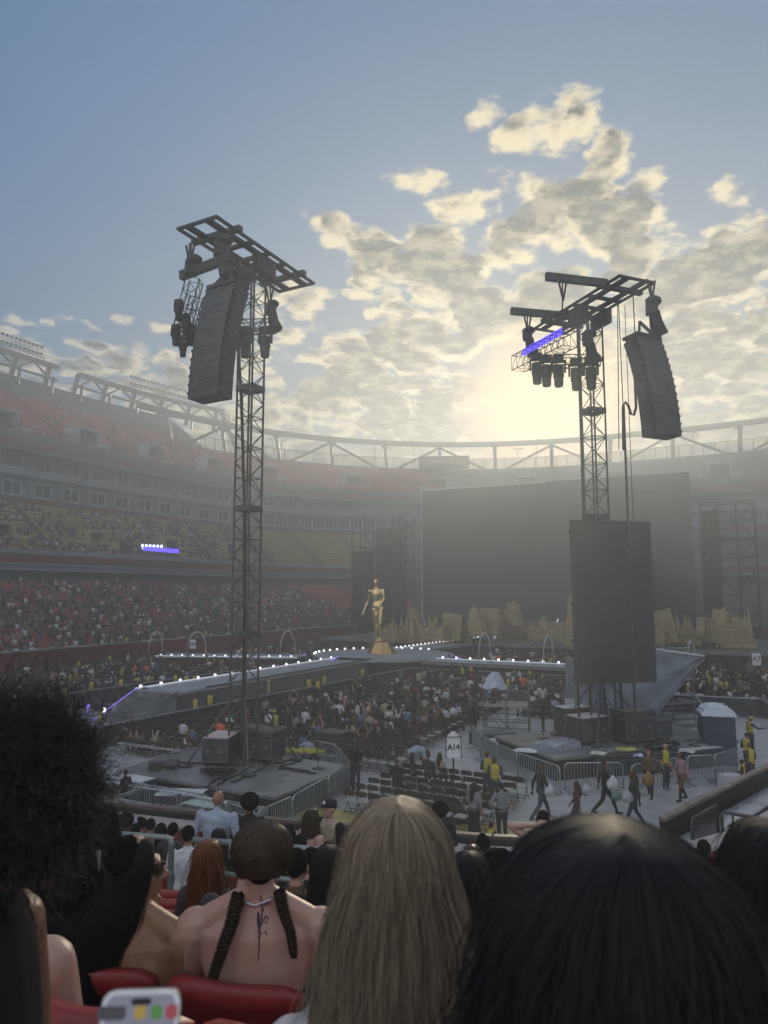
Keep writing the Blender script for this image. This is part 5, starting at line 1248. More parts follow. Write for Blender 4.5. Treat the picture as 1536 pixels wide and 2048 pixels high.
class Body:
    """tapered limbs and ellipsoids, fused into one surface; every piece knows its region"""
    def __init__(s): s.mb = MB(); s.seg = []
    def limb(s, pts, rad, reg, n=10):
        pts = [Vector(p) for p in pts]; s.mb.tube(pts, list(rad), n)
        for p, r in ((pts[0], rad[0]), (pts[-1], rad[-1])): s.mb.ball(p, r, n, 6)
        for i in range(len(pts)-1): s.seg.append((np.array(pts[i]), np.array(pts[i+1]), rad[i], rad[i+1], reg))
        return s
    def ell(s, c, r, reg, n=12, k=8):
        s.mb.ball(c, r, n, k); c = np.array(c, float)
        if isinstance(r, (int, float)): r = (r,)*3
        s.seg.append((c-np.array((max(0,r[0]-min(r)),0,0)), c+np.array((max(0,r[0]-min(r)),0,max(0,r[2]-min(r)))), min(r), min(r), reg)); return s
    def loft(s, rings, reg, n=14):
        """rings: (centre, half width x, half depth y)"""
        vs = []
        for c, a, b in rings:
            c = Vector(c); vs += [c+Vector((a*math.cos(2*math.pi*i/n), b*math.sin(2*math.pi*i/n), 0)) for i in range(n)]
        k = len(rings); s.mb.add(vs, [(i*n+j, i*n+(j+1)%n, (i+1)*n+(j+1)%n, (i+1)*n+j) for i in range(k-1) for j in range(n)]+[tuple(range(n-1,-1,-1)), tuple(range((k-1)*n,k*n))])
        regs = reg if isinstance(reg, (list, tuple)) else [reg]*(k-1)
        for i in range(k-1):
            for sg in (-1, 0, 1):
                r0, r1 = min(rings[i][1:]), min(rings[i+1][1:])
                a = np.array(rings[i][0], float)+np.array((sg*max(0,rings[i][1]-r0),0,0)); b = np.array(rings[i+1][0], float)+np.array((sg*max(0,rings[i+1][1]-r1),0,0))
                s.seg.append((a, b, r0, r1, regs[i]))
        return s
    def mesh(s, name, voxel, smooth=2, mats=None, decimate=None):
        me = remesh(s.mb.v, s.mb.f, voxel, smooth, decimate)
        me.name = name
        for m in (mats or PM): me.materials.append(m)
        n = len(me.polygons); c = np.empty(n*3, np.float32); me.polygons.foreach_get('center', c); c = c.reshape(-1,3)
        best = np.full(n, 1e9); mi = np.zeros(n, np.int32)
        for a, b, ra, rb, reg in s.seg:
            d = b-a; L = float(d@d) or 1e-9; t_ = np.clip(((c-a)@d)/L, 0, 1); q = a+t_[:,None]*d
            dist = np.linalg.norm(c-q, axis=1)-(ra+(rb-ra)*t_); k = dist < best; best[k] = dist[k]; mi[k] = REG[reg]
        me.polygons.foreach_set('material_index', mi); me.polygons.foreach_set('use_smooth', np.ones(n, bool)); me.update(); return me
def head(B, c, hair='short', face=0.0, s=1.0):
    """skull, jaw, nose and ears around c, facing +Y turned by `face`"""
    c = Vector(c); q = Quaternion((0,0,1), face); o = lambda x, y, z: c + q @ Vector((x*s,y*s,z*s))
    B.ell(o(0,0,.02), (.075*s,.092*s,.105*s), 'skin'); B.ell(o(0,.03,-.055), (.052*s,.060*s,.062*s), 'skin')
    B.limb([o(0,.088,.02), o(0,.112,-.022)], [.012*s,.017*s], 'skin', 6); B.ell(o(0,.083,-.062), (.022*s,.018*s,.012*s), 'skin', 8, 6)
    for k in (-1, 1): B.ell(o(.078*k,-.005,-.005), (.014*s,.022*s,.034*s), 'skin', 8, 6)
    if hair == 'bald': return B
    B.ell(o(0,-.022,.045), (.084*s,.094*s,.092*s), 'hair')
    if hair == 'long': B.limb([o(0,-.05,.02), o(0,-.095,-.13), o(0,-.115,-.30), o(0,-.11,-.42)], [.085*s,.095*s,.085*s,.04*s], 'hair'); 
    if hair == 'long':
        for k in (-1, 1): B.limb([o(.05*k,-.02,.03), o(.075*k,-.04,-.12), o(.085*k,-.06,-.28)], [.05*s,.05*s,.035*s], 'hair')
    if hair == 'bun': B.ell(o(0,-.09,.12), .055*s, 'hair')
    if hair == 'afro': B.ell(o(0,-.03,.06), (.15*s,.145*s,.135*s), 'hair')
    if hair == 'pony': B.limb([o(0,-.1,.06), o(0,-.15,-.02), o(0,-.14,-.2)], [.04*s,.045*s,.02*s], 'hair')
    if hair == 'cap': B.ell(o(0,-.01,.06), (.092*s,.104*s,.08*s), 'top'); B.limb([o(0,.07,.06), o(0,.15,.05)], [.05*s,.045*s], 'top')
    return B
def arm(B, sh, el, wr, up, lo, k=1.0):
    sh, el, wr = Vector(sh), Vector(el), Vector(wr); d = (wr-el).normalized()
    B.limb([sh, sh.lerp(el,.5), el], [.064*k,.057*k,.046*k], up); B.limb([el, el.lerp(wr,.4), wr], [.046*k,.044*k,.030*k], lo)
    B.limb([wr, wr+d*.07], [.028*k,.036*k], 'skin', 8); pr = d.orthogonal().normalized()
    for j in range(4): B.limb([wr+d*.08+pr*.02*(j-1.5), wr+d*(.17-.012*abs(j-1.3))+pr*.022*(j-1.5)], [.011*k,.009*k], 'skin', 6)
    B.limb([wr+d*.03+pr*.03, wr+d*.10+pr*.065], [.013*k,.010*k], 'skin', 6)
    return B
def leg(B, hip, kn, an, reg='bot', k=1.0, toe=(0,.16,-.03), low=None, shoe='shoe'):
    hip, kn, an = Vector(hip), Vector(kn), Vector(an)
    B.limb([hip, hip.lerp(kn,.45), kn], [.105*k,.092*k,.064*k], reg); B.limb([kn, kn.lerp(an,.35), an], [.064*k,.064*k,.042*k], low or reg)
    B.limb([an+Vector((0,-.03,-.03)), an+Vector(toe)], [.042,.038], shoe, 8); return B
def torso(B, z0, z1, y0=0, y1=0, reg='top', breadth=1.0, tops=None):
    """z0 pelvis, z1 shoulder line; y0 -> y1 lean"""
    def c(f): return (0, y0+(y1-y0)*f, z0+(z1-z0)*f)
    k = breadth
    B.loft([(c(-.10),.13*k,.10*k),(c(.04),.165*k,.120*k),(c(.30),.140*k,.105*k),(c(.62),.165*k,.118*k),(c(.86),.175*k,.105*k),(c(.98),.135*k,.080*k),(c(1.07),.06,.06)], ['bot',reg,reg,reg,reg,reg])
    B.limb([c(1.0), c(1.14)], [.06,.052], 'skin'); return B
def standing(hair='short', up='top', lo='skin', reg='top', walk=0.0, pose='down', breadth=1.0, legs='bot', skirt=False, low=None):
    B = Body(); torso(B, .95, 1.42, reg=reg, breadth=breadth); head(B, (0,.02,1.585), hair)
    w = walk
    if skirt: B.loft([((0,0,1.0),.15,.11),((0,0,.85),.18,.14),((0,0,.5),.20,.16),((0,0,.10),.22,.18)], 'bot'); 
    leg(B, (-.09,0,.92), (-.10,.03+w*.22,.50), (-.10,-.02+w*.40,.09), legs, low=low); leg(B, (.09,0,.92), (.10,.03-w*.14,.50), (.10,-.02-w*.42,.09+.05*w), legs, low=low)
    s = .185*breadth
    if pose == 'down': arm(B, (-s,0,1.38), (-s-.06,-.03-w*.1,1.12), (-s-.06,.05-w*.2,.88), up, lo); arm(B, (s,0,1.38), (s+.06,-.03+w*.12,1.12), (s+.06,.07+w*.2,.89), up, lo)
    if pose == 'fold': arm(B, (-s,0,1.38), (-s-.07,.0,1.12), (.02,.22,1.12), up, lo); arm(B, (s,0,1.38), (s+.07,0,1.12), (-.03,.20,1.16), up, lo)
    if pose == 'phone': arm(B, (-s,0,1.38), (-s-.05,.02,1.11), (-.06,.26,1.22), up, lo); arm(B, (s,0,1.38), (s+.06,-.03,1.12), (s+.05,.07,.89), up, lo)
    if pose == 'point': arm(B, (-s,0,1.38), (-s-.06,-.03,1.12), (-s-.04,.05,.88), up, lo); arm(B, (s,0,1.38), (s+.18,.15,1.22), (s+.30,.38,1.26), up, lo)
    if pose == 'hips': arm(B, (-s,0,1.38), (-s-.17,-.05,1.16), (-.17,.05,1.0), up, lo); arm(B, (s,0,1.38), (s+.17,-.05,1.16), (.17,.05,1.0), up, lo)
    if pose == 'headarms': arm(B, (-s,0,1.38), (-s-.22,.02,1.50), (-.10,-.09,1.56), up, lo); arm(B, (s,0,1.38), (s+.22,.02,1.50), (.10,-.09,1.56), up, lo)
    return B
def seated(hair='short', up='top', lo='skin', reg='top', lean=0.0, turn=0.0, pose='lap', breadth=1.0):
    B = Body(); z = .50; torso(B, z+.06, z+.55, y1=lean, reg=reg, breadth=breadth); head(B, (0,lean*1.2+.02,z+.72), hair, turn)
    for k in (-1, 1): leg(B, (.09*k,.03,z+.03), (.11*k,.44,z+.03), (.11*k,.42,.09))
    s = .185*breadth; y = lean
    if pose == 'lap':
        for k in (-1, 1): arm(B, (s*k,y,z+.50), ((s+.06)*k,y+.02,z+.24), (.10*k,y+.25,z+.18), up, lo)
    if pose == 'phone':
        arm(B, (-s,y,z+.50), (-s-.05,y+.05,z+.26), (-.06,y+.28,z+.42), up, lo); arm(B, (s,y,z+.50), (s+.05,y+.02,z+.24), (.10,y+.25,z+.18), up, lo)
    if pose == 'chair':
        arm(B, (-s,y,z+.50), (-s-.22,y-.06,z+.36), (-s-.40,y,z+.38), up, lo); arm(B, (s,y,z+.50), (s+.05,y+.02,z+.24), (.10,y+.25,z+.18), up, lo)
    if pose == 'up':
        arm(B, (-s,y,z+.50), (-s-.10,y+.05,z+.72), (-.10,y+.10,z+.92), up, lo); arm(B, (s,y,z+.50), (s+.10,y+.05,z+.72), (.10,y+.10,z+.92), up, lo)
    return B
def bending():
    B = Body(); 
    B.limb([(0,-.05,.95),(0,.18,1.08),(0,.42,1.02)], [.16,.165,.15], 'top', 14); B.limb([(0,.46,1.0),(0,.56,.95)], [.06,.055], 'skin'); head(B, (0,.66,.90), 'short')
    leg(B, (-.09,-.05,.92), (-.10,0,.50), (-.10,-.05,.09)); leg(B, (.09,-.05,.92), (.10,.02,.50), (.10,0,.09))
    arm(B, (-.18,.40,1.0), (-.20,.46,.74), (-.14,.55,.52), 'top', 'skin'); arm(B, (.18,.40,1.0), (.20,.46,.74), (.10,.6,.55), 'top', 'skin'); return B
VX = .022
ST_ = {k: v.mesh('person', VX) for k, v in {
 'plain': standing(), 'long': standing('long', 'top', 'skin'), 'bare': standing('long', 'skin', 'skin', pose='phone'), 'fold': standing('short', 'top', 'skin', pose='fold'),
 'guard': standing('short', 'bot', 'bot', pose='fold'), 'guard2': standing('bald', 'bot', 'skin'), 'guardcap': standing('cap', 'bot', 'bot', pose='point'), 'tee': standing('short', 'top', 'skin', pose='hips', breadth=1.1),
 'walk': standing('short', 'top', 'top', walk=1.0), 'walkl': standing('long', 'top', 'top', walk=.75), 'skirt': standing('long', 'top', 'skin', skirt=True, pose='phone', breadth=1.1), 'boots': standing('long', 'top', 'top', walk=.55, low='shoe', legs='skin', pose='down'), 'headarms': standing('short', 'skin', 'skin', pose='headarms')}.items()}
SE_ = {k: v.mesh('person', VX) for k, v in {
 's1': seated(), 's2': seated('long', lean=.05), 's3': seated('long', 'skin', 'skin', lean=-.04, turn=.6), 's4': seated('short', 'top', 'top', lean=.12, pose='phone'), 's5': seated('pony', turn=-.5, pose='phone'), 's6': seated('afro', lean=.03), 's7': seated('short', turn=.9, pose='chair', breadth=1.1), 's8': seated('cap', lean=.04), 's9': seated('bun', 'skin', 'skin', pose='up'), 's10': seated('long', 'top', 'top', lean=.2, turn=-.3)}.items()}
BEND = bending().mesh('person', VX)
CL = {'black':(.016,.016,.018), 'charcoal':(.04,.04,.045), 'white':(.55,.56,.60), 'grey':(.20,.21,.23), 'blue':(.10,.15,.26), 'pale blue':(.32,.38,.50), 'red':(.20,.03,.03), 'pink':(.38,.22,.26), 'green':(.05,.10,.06), 'brown':(.12,.08,.05), 'yellow':(.48,.39,.06), 'orange':(.75,.16,.06), 'beige':(.38,.32,.25), 'maroon':(.075,.028,.03)}
PEOPLE = []                 # (distance, maker)
def add_person(mesh, p, rz, colour, label, group, must=False, scale=1.0):
    PEOPLE.append((0 if must else Vector(p).length, mesh, Vector(p), rz, colour, label, group, scale))
def toward(az): return -az                                     # rotation_z for someone facing azimuth az
STAGE = FIELD_ROT
def at_head(px, py, h=1.70, z0=0): p = at_z(px, py, h+z0); p.z = z0; return p
yel = lambda mesh, px, py, rz, lab, h=1.72, grp='security guards in yellow': add_person(ST_[mesh], at_head(px, py, h), rz, 'yellow', lab, grp, True, h/1.70)
for i, (px, py, mesh, rz, lab) in enumerate((
 (243,1352,'guard',STAGE+.2,'guard with a broad yellow back standing left of the runway steps'), (298,1346,'guard',STAGE,'yellow guard standing at the top corner of the runway steps'), (352,1344,'guard',STAGE,'yellow guard beyond the lit runway edge, left of a close pair'),
 (373,1345,'guard2',STAGE+1,'yellow guard beyond the lit runway edge with head turned'), (389,1346,'guard',STAGE-.3,'yellow guard beyond the runway edge at the right of the trio'), (444,1337,'guard2',STAGE+2,'yellow guard beyond the runway just left of the mast'),
 (263,1331,'guard',STAGE+2.5,'yellow guard beside the orange vest at the far left crowd'), (244,1331,'guard2',STAGE+1.5,'second yellow guard left of the orange vest'), (302,1311,'guard',STAGE+2,'small yellow guard under the far left arch'), (414,1310,'guard',STAGE+2,'small yellow guard under the middle of the left stage arm'),
 (507,1318,'guard2',STAGE+2,'small yellow guard glimpsed through the left mast'), (392,1390,'guard',STAGE,'yellow guard in the pit, left of the pair before the runway'), (421,1382,'guard2',STAGE+.5,'yellow guard in the pit, right of the pair before the runway'), (539,1361,'guardcap',STAGE+2.6,'guard in a yellow edged vest facing the seats beside the mast'),
 (203,1414,'guard',STAGE-.4,'yellow guard standing in the pit right beside the curly head'), (131,1371,'guard',STAGE,'yellow guard standing left of the pit boxes'), (184,1357,'guardcap',STAGE+1.2,'tall yellow guard by the far barricade braces'), (618,1352,'guard',STAGE+.6,'yellow guard before the runway, left of three'),
 (636,1356,'guard',STAGE,'yellow guard before the runway, middle of three'), (649,1346,'guard2',STAGE+1,'yellow guard before the runway, right of three'), (725,1332,'guard',STAGE+1,'yellow guard under the front edge of the round stage'), (141,1343,'guard',STAGE+1.6,'yellow guard beyond the left edge barriers'), (152,1346,'guardcap',STAGE-1,'yellow guard with outstretched arm beyond the left edge barriers'),
 (88,1309,'guard',STAGE+2,'yellow shirt at the far left wall below the front row'), (112,1307,'guard2',STAGE,'yellow shirt left of the brown tent'), (159,1318,'guardcap',STAGE,'yellow guard right of the A9 sign'), (220,1306,'guardcap',STAGE+.4,'yellow guard leaning near the A6 sign'),
 (925,1329,'guard',STAGE,'yellow guard left of two below the right stage arm'), (941,1329,'guard2',STAGE+.6,'yellow guard right of two below the right stage arm'), (1059,1336,'guard',STAGE,'yellow guard above the orange vest by the camera scaffold'), (1085,1343,'guard',STAGE+2,'yellow guard right of the orange vest by the camera scaffold'), (1015,1352,'guard',STAGE+1,'yellow guard right of the covered camera'),
 (1441,1356,'guard',STAGE+.2,'yellow back left of two beyond the portable toilet'), (1451,1356,'guard2',STAGE,'yellow back right of two beyond the portable toilet'), (1477,1342,'guard',STAGE,'lone yellow back in the crowd left of the A7 sign'), (1372,1361,'guard',STAGE+.8,'yellow guard under the tarpaulin edge'), (1417,1345,'guardcap',STAGE+1,'yellow guard right of the tarpaulin tip'),
 (1499,1433,'guardcap',R(-90),'guard in black cap and yellow vest pointing right beside the toilet'), (1493,1466,'guard',R(-60),'yellow guard below the pointing guard at the right edge'), (1499,1484,'guard2',R(30),'yellow guard lowest of the standing group at the right edge'), (1329,1487,'guard2',R(-150),'bald guard in yellow behind the walking woman with boots'),
 (974,1503,'guard',R(20),'guard with yellow back standing at the right of the A14 sign'), (989,1514,'guard',R(5),'guard with large yellow back beside the A14 sign, nearer of two'))): yel(mesh, px, py, rz, lab)
yel('guard', 1484, 1519, R(60), 'crouching yellow guard behind the end of the right barriers', 1.35)
yel('guard', 982, 1645, R(-50), 'guard in yellow and black bending by the near wall', 1.25)
for px, py, h, mesh, c, rz, lab in (
 (271,1327,1.7,'tee','orange',STAGE+2,'person in a bright orange shirt, left of two at the far left crowd'), (293,1327,1.72,'tee','orange',STAGE+2,'person in a bright orange shirt, right of two at the far left crowd'), (411,1297,1.7,'tee','orange',STAGE+2,'small orange shirt under the middle left arch'),
 (997,1307,1.7,'tee','orange',STAGE+1,'person in orange behind the right stage arm'), (1045,1349,1.72,'tee','orange',STAGE+.5,'person in an orange vest behind the camera scaffold'), (1065,1299,1.75,'tee','pale blue',STAGE+1,'person in a pale shirt behind the right stage arm'), (943,1343,1.7,'plain','red',STAGE,'person in a dark red shirt below the right stage arm'),
 (1063,1356,1.7,'tee','grey',STAGE,'person in grey right of the orange vest'), (928,1385,1.68,'plain','black',R(160),'person in black standing at the end of the aisle barrier'), (947,1411,1.66,'long','black',R(20),'long haired woman in black left of the camera scaffold'), (1086,1397,1.8,'plain','black',R(80),'man in black leaning behind the camera scaffold'),
 (947,1567,1.68,'skirt','grey',R(-40),'woman with long braids in grey top and long black skirt near the A14 sign'), (1003,1566,1.74,'tee','grey',R(15),'man in grey shirt and dark trousers beside the long skirted woman'),
 (1080,1530,1.78,'walk','black',R(-70),'dark figure striding past the wrapped crate'), (1152,1562,1.6,'walkl','maroon',R(70),'dark figure in maroon walking in front of the barriers'), (1208,1521,1.8,'walk','black',R(-95),'dark figure with the longest stride right of the wrapped crate'), (1266,1545,1.72,'walkl','charcoal',R(85),'blurred dark figure carrying bags before the right barriers'),
 (1297,1500,1.7,'walkl','brown',R(150),'person in brown with a tan bag beside the bald guard'), (1361,1504,1.72,'boots','pink',R(110),'woman in pinkish fringed jacket and black boots walking by the barriers'),
 (1398,1421,1.75,'plain','blue',R(60),'man in dark blue left of the portable toilet'), (1505,1355,1.75,'plain','black',R(20),'man in black standing in the right hand aisle'), (1527,1345,1.72,'tee','white',R(40),'person in white at the right edge aisle'), (1531,1380,1.7,'long','grey',R(10),'long haired person at the right edge of the aisle'),
 (699,1478,1.78,'plain','black',R(-40),'man in black standing by the right rear barrier of the left platform'), (712,1490,1.7,'long','black',R(-20),'woman in black beside the rear barrier of the left platform'), (551,1420,1.75,'guardcap','yellow',R(60),'man with a yellow strap standing right of the left mast'), (677,1400,1.75,'tee','white',STAGE,'man with white shirt standing in the middle of the seated crowd'), (660,1407,1.75,'plain','black',STAGE,'man in black standing in the middle of the seated crowd'),
 (252,1540,1.5,'plain','black',R(60),'dark crouching figure at the left end of the left platform'), (640,1607,1.66,'bare','black',R(-100),None)):
    if lab: add_person(ST_[mesh], at_head(px, py, h), rz, c, lab, 'people standing on the pitch', True, h/1.70)
add_person(BEND, at_head(825,1490,1.25), R(-75), 'pale blue', 'man in a pale blue shirt bending over beside the lime tape', 'people standing on the pitch', True)
for px, py, mesh, c, rz, lab in ((855,1505,'s8','charcoal',STAGE,'seated person with a light cap right of the bending man'), (878,1505,'s2','beige',STAGE,'seated long haired person nearest the A14 sign'), (792,1516,'s1','black',STAGE,'seated person in a black jacket with pale print'), (828,1462,'s4','charcoal',R(-60),'seated person in dark blue turned to the aisle'), (888,1400,'s5','white',R(-120),'seated person in white at the end of the aisle'),
 (441,1436,'s7','orange',STAGE,'seated man in a bright orange shirt behind the left mast'), (367,1437,'s1','white',STAGE,'seated person in a white shirt left of the orange shirt'), (385,1450,'s1','blue',STAGE,'seated person in dark blue behind the left platform'), (537,1419,'s8','white',STAGE,'seated person in a white cap and shirt right of the mast'), (617,1471,'s7','pale blue',STAGE,'seated person in pale blue by the yellow straps'), (593,1425,'s1','grey',STAGE,'seated broad man in grey right of the left mast'),
 (270,1447,'s3','pink',STAGE,'bare shouldered woman seated left of four behind the left platform'), (283,1447,'s3','beige',STAGE,'second of four women seated behind the left platform'), (312,1448,'s2','beige',STAGE,'third of four women seated behind the left platform'), (324,1451,'s2','brown',STAGE,'fourth of four women seated behind the left platform'), (750,1440,'s8','pink',R(-150),'child like figure in pink and white cap among the empty chairs'),(700,1438,'s2','beige',STAGE,'blonde seated person left of the pink capped figure'), (610,1414,'s8','white',STAGE,'white helmet like hat among the seated crowd')):
    add_person(SE_[mesh], at_head(px, py, 1.36), rz, c, lab, 'people sitting on folding chairs', True)
# ---- folding chairs and the seated crowd on them
M_chair = mat('brown_chair_back', (.055,.045,.038), .5, var=.2); M_cseat = mat('pale_chair_seat', (.44,.43,.42), .38, var=.2, scale=6)
cs_ = MB(); cs_.prism([(-.20,-.20),(.20,-.20),(.21,.12),(.16,.20),(-.16,.20),(-.21,.12)], .435, .46)
cb_ = MB(); n = 8
for z0, z1 in ((.66,.84),):
    vs = []
    for i in range(n+1): x = -.215+.43*i/n; y = -.235-.03*math.cos(x*6)-.02; vs += [(x,y+.012,z0),(x,y-.012,z0),(x,y-.03,z1-(.03 if i in (0,n) else 0)),(x,y-.006,z1-(.03 if i in (0,n) else 0))]
    cb_.v = vs
    for i in range(n): o = i*4; cb_.f += [(o,o+4,o+5,o+1),(o+1,o+5,o+6,o+2),(o+2,o+6,o+7,o+3),(o+3,o+7,o+4,o)]
    cb_.f += [(0,1,2,3),(n*4+3,n*4+2,n*4+1,n*4)]; cb_.mi = [0]*len(cb_.f)
def cleg(s):
    a = MB(); a.tube([(.225*s,.21,.01),(.225*s,-.02,.42),(.225*s,-.25,.80)], .013, 5); return a
def cleg2(s):
    a = MB(); a.tube([(.20*s,-.26,.01),(.20*s,.0,.40),(.20*s,.10,.44)], .013, 5); return a
cx_ = MB(); cx_.bar((-.22,.16,.10),(.22,.16,.10),.02,n=4); cx_.bar((-.2,-.2,.10),(.2,-.2,.10),.02,n=4)
CH = {'seat': cs_.mesh('seat', M_cseat), 'backrest': cb_.mesh('backrest', M_chair), 'legs': [cleg(-1).mesh('leg', M_chair), cleg(1).mesh('leg', M_chair), cleg2(-1).mesh('leg', M_chair), cleg2(1).mesh('leg', M_chair)], 'stretcher': cx_.mesh('stretcher', M_chair)}
whole = MB()
for m_, mi in ((cs_,1),(cb_,0),(cleg(-1),0),(cleg(1),0),(cleg2(-1),0),(cleg2(1),0)): whole.add(m_.v, m_.f, mi)
WHOLE = whole.mesh('folding_chair', [M_chair, M_cseat])
CHAIRS = []; floor_crowd = []
# sections of chairs in pitch coordinates: u range, v range, occupancy(u, v), words
def occ_main(u, v): return min(.85, max(.04, (u-29)*.055 - max(0, (v+16))*.04))
SECT = [ (21.8, 26.4, -12.9, -8.2, lambda u, v: .0, 'behind the A14 sign'),
 (27.0, 34.0, -21.5, -13.6, lambda u, v: .10+max(0,(u-29))*.05, 'left of the aisle'),
 (34.6, 54.5, -25.6, -15.0, lambda u, v: .72, 'before the round stage'),
 (43.0, 54.5, -13.5, -9.0, lambda u, v: .75, 'behind the camera scaffold'),
 (24.6, 33.5, -27.0, -22.3, lambda u, v: .06 if u < 31 else .4, 'behind the left platform'),
 (50.0, 74.0, -6.5, 9.0, lambda u, v: .8, 'beyond the portable toilet'),
 (26.0, 54.0, -55.0, -41.0, lambda u, v: .75, 'beyond the runway'),
 (59.0, 76.0, -52.0, -37.0, lambda u, v: .75, 'left of the main stage'),
 (61.0, 77.0, -27.0, -12.0, lambda u, v: .55, 'right of the stage runway')]
names = ['s1','s2','s3','s4','s5','s6','s7','s8','s9','s10']
cols = ['black']*9+['charcoal']*5+['grey']*2+['white']*4+['blue','pale blue','red','pink','green','brown','beige','beige','maroon']
hairword = {'s1':'short haired','s2':'long haired','s3':'long haired bare shouldered','s4':'leaning','s5':'pony tailed','s6':'curly haired','s7':'broad','s8':'capped','s9':'bare armed','s10':'forward leaning'}
for u0, u1, v0, v1, occ, words in SECT:
    u = u0; row = 0
    while u < u1:
        v = v0+rnd.random()*.2; k = 0
        while v < v1:
            lim = -14.0-(u-29)*.16 if 27 < u < 43 and v0 > -22 else 99
            k += 1
            if v < lim and not (v0 < -50 and rnd.random() < .04):
                p = W(u+rnd.uniform(-.04,.04), v+rnd.uniform(-.03,.03)); CHAIRS.append((p.length, p, FIELD_ROT+rnd.gauss(0,.06), words, row, k))
                if rnd.random() < occ(u, v):
                    if rnd.random() < .10: floor_crowd.append((p+W(.5,0), 'st', words, row, k))
                    else: floor_crowd.append((p, 'se', words, row, k))
            v += .50
        u += .86; row += 1
CHAIRS.sort(key=lambda c: c[0])
for i, (d, p, rz, words, row, k) in enumerate(CHAIRS):
    if i >= 300: break
    lab = f'brown folding chair with pale seat, seat {k} of row {row+1} {words}' if False else f'brown folding chair {words}, {ORD[min(row,23)]} row from the back, {ORD[min(k-1,23)]} from the left'
    if len(lab.split()) > 16: lab = f'brown chair {words}, {ORD[min(row,23)]} row back, {ORD[min(k-1,23)]} from left'
    if d < 44:
        t_ = thing('folding_chair', lab, 'folding chair', p, 'folding chairs on the pitch', rz)
        link('seat', CH['seat'], t_); link('backrest', CH['backrest'], t_); link('stretcher', CH['stretcher'], t_)
        for l in CH['legs']: link('leg', l, t_)
    else: tag(link('folding_chair', WHOLE, None, p, rz), lab, 'folding chair', 'folding chairs on the pitch')
if len(CHAIRS) > 300:
    rest = CHAIRS[300:]; q4 = [f for f in whole.f if len(f) == 4]; mi4 = [m for f, m in zip(whole.f, whole.mi) if len(f) == 4]
    low_ = MB(); low_.box((0,0,.445), (.42,.40,.03), mi=1); low_.box((0,-.25,.75), (.43,.03,.18)); low_.box((-.21,-.02,.3),(.03,.3,.6)); low_.box((.21,-.02,.3),(.03,.3,.6))
    o = scatter('farther_folding_chairs', low_.v, low_.f, [M_chair, M_cseat], [c[1] for c in rest], np.array([c[2] for c in rest]), pmi=low_.mi); tag(o, kind='stuff')
def rown(r): return ORD[r] if r < 24 else 'far number %d' % (r+1)
for p, kind, words, row, k_ in floor_crowd:
    c = rnd.choice(cols)
    if kind == 'se':
        k = rnd.choice(names); add_person(SE_[k], p, FIELD_ROT+rnd.gauss(0,.35), c, f'{hairword[k]} person in {c}, {rown(row)} row, {ORD[min(k_-1,23)]} place, {words}', 'people sitting on folding chairs', scale=rnd.uniform(.94,1.05))
    else:
        k = rnd.choice(['plain','long','tee','fold','bare']); add_person(ST_[k], p, FIELD_ROT+rnd.uniform(-2.5,2.5), c, f'person in {c} standing at {rown(row)} row, {ORD[min(k_-1,23)]} place, {words}', 'people standing on the pitch', scale=rnd.uniform(.94,1.05))
PEOPLE.sort(key=lambda x: x[0])
NPEOPLE = 262
label_seen = {}
for i, (d, mesh, p, rz, c, lab, grp, sc) in enumerate(PEOPLE[:NPEOPLE]):
    o = link('person', mesh, None, p, rz); o.scale = (sc,)*3; o.color = (*CL[c], 1); o.pass_index = rnd.choice([0,0,1,2,3,4,4]); tag(o, lab, 'person', grp)
# ---- the rest of the crowd: little low people joined into single objects
def mini(stand=False):
    m = MB(); z = 0 if stand else -.38
    if stand: m.box((0,0,.45), (.30,.22,.9), mi=3)
    else: m.box((0,.22,.50), (.36,.44,.16), mi=3); m.box((0,.42,.25), (.32,.12,.5), mi=3)
    b = .92 if stand else .50
    m.add([(-.17,-.11,b),(.17,-.11,b),(.17,.11,b),(-.17,.11,b),(-.22,-.10,b+.46),(.22,-.10,b+.46),(.22,.10,b+.46),(-.22,.10,b+.46),(-.09,-.07,b+.54),(.09,-.07,b+.54),(.09,.07,b+.54),(-.09,.07,b+.54)],
          [(0,1,5,4),(1,2,6,5),(2,3,7,6),(3,0,4,7),(4,5,9,8),(5,6,10,9),(6,7,11,10),(7,4,8,11),(8,9,10,11)], 2)
    for s in (-1, 1): m.add([(.19*s-.04,-.05,b+.44),(.19*s+.04,-.05,b+.44),(.19*s+.04,.05,b+.44),(.19*s-.04,.05,b+.44),(.22*s-.04,.12,b+.05),(.22*s+.04,.12,b+.05),(.22*s+.04,.2,b+.1),(.22*s-.04,.2,b+.1)], [(0,1,5,4),(1,2,6,5),(2,3,7,6),(3,0,4,7)], 0)
    h = b+.70; n = 7
    prof = [(.02,-.13),(.075,-.08),(.09,.0),(.085,.06),(.03,.115)]; o = len(m.v)
    vs = [(r*math.cos(2*math.pi*j/n), r*1.1*math.sin(2*math.pi*j/n)+.01, h+z_) for r, z_ in prof for j in range(n)]
    fs = [(i*n+j, i*n+(j+1)%n, (i+1)*n+(j+1)%n, (i+1)*n+j) for i in range(4) for j in range(n)]
    m.add(vs, fs, 0)
    k = len(m.mi)-len(fs)
    for q, f in enumerate(fs):
        cy_ = sum(vs[a][1] for a in f)/4; cz_ = sum(vs[a][2] for a in f)/4-h
        if cz_ > .03 or cy_ < -.02: m.mi[k+q] = 1
    return m
mini_mats = []
def flat(n, c): return mat(n, c, .8, var=.15)
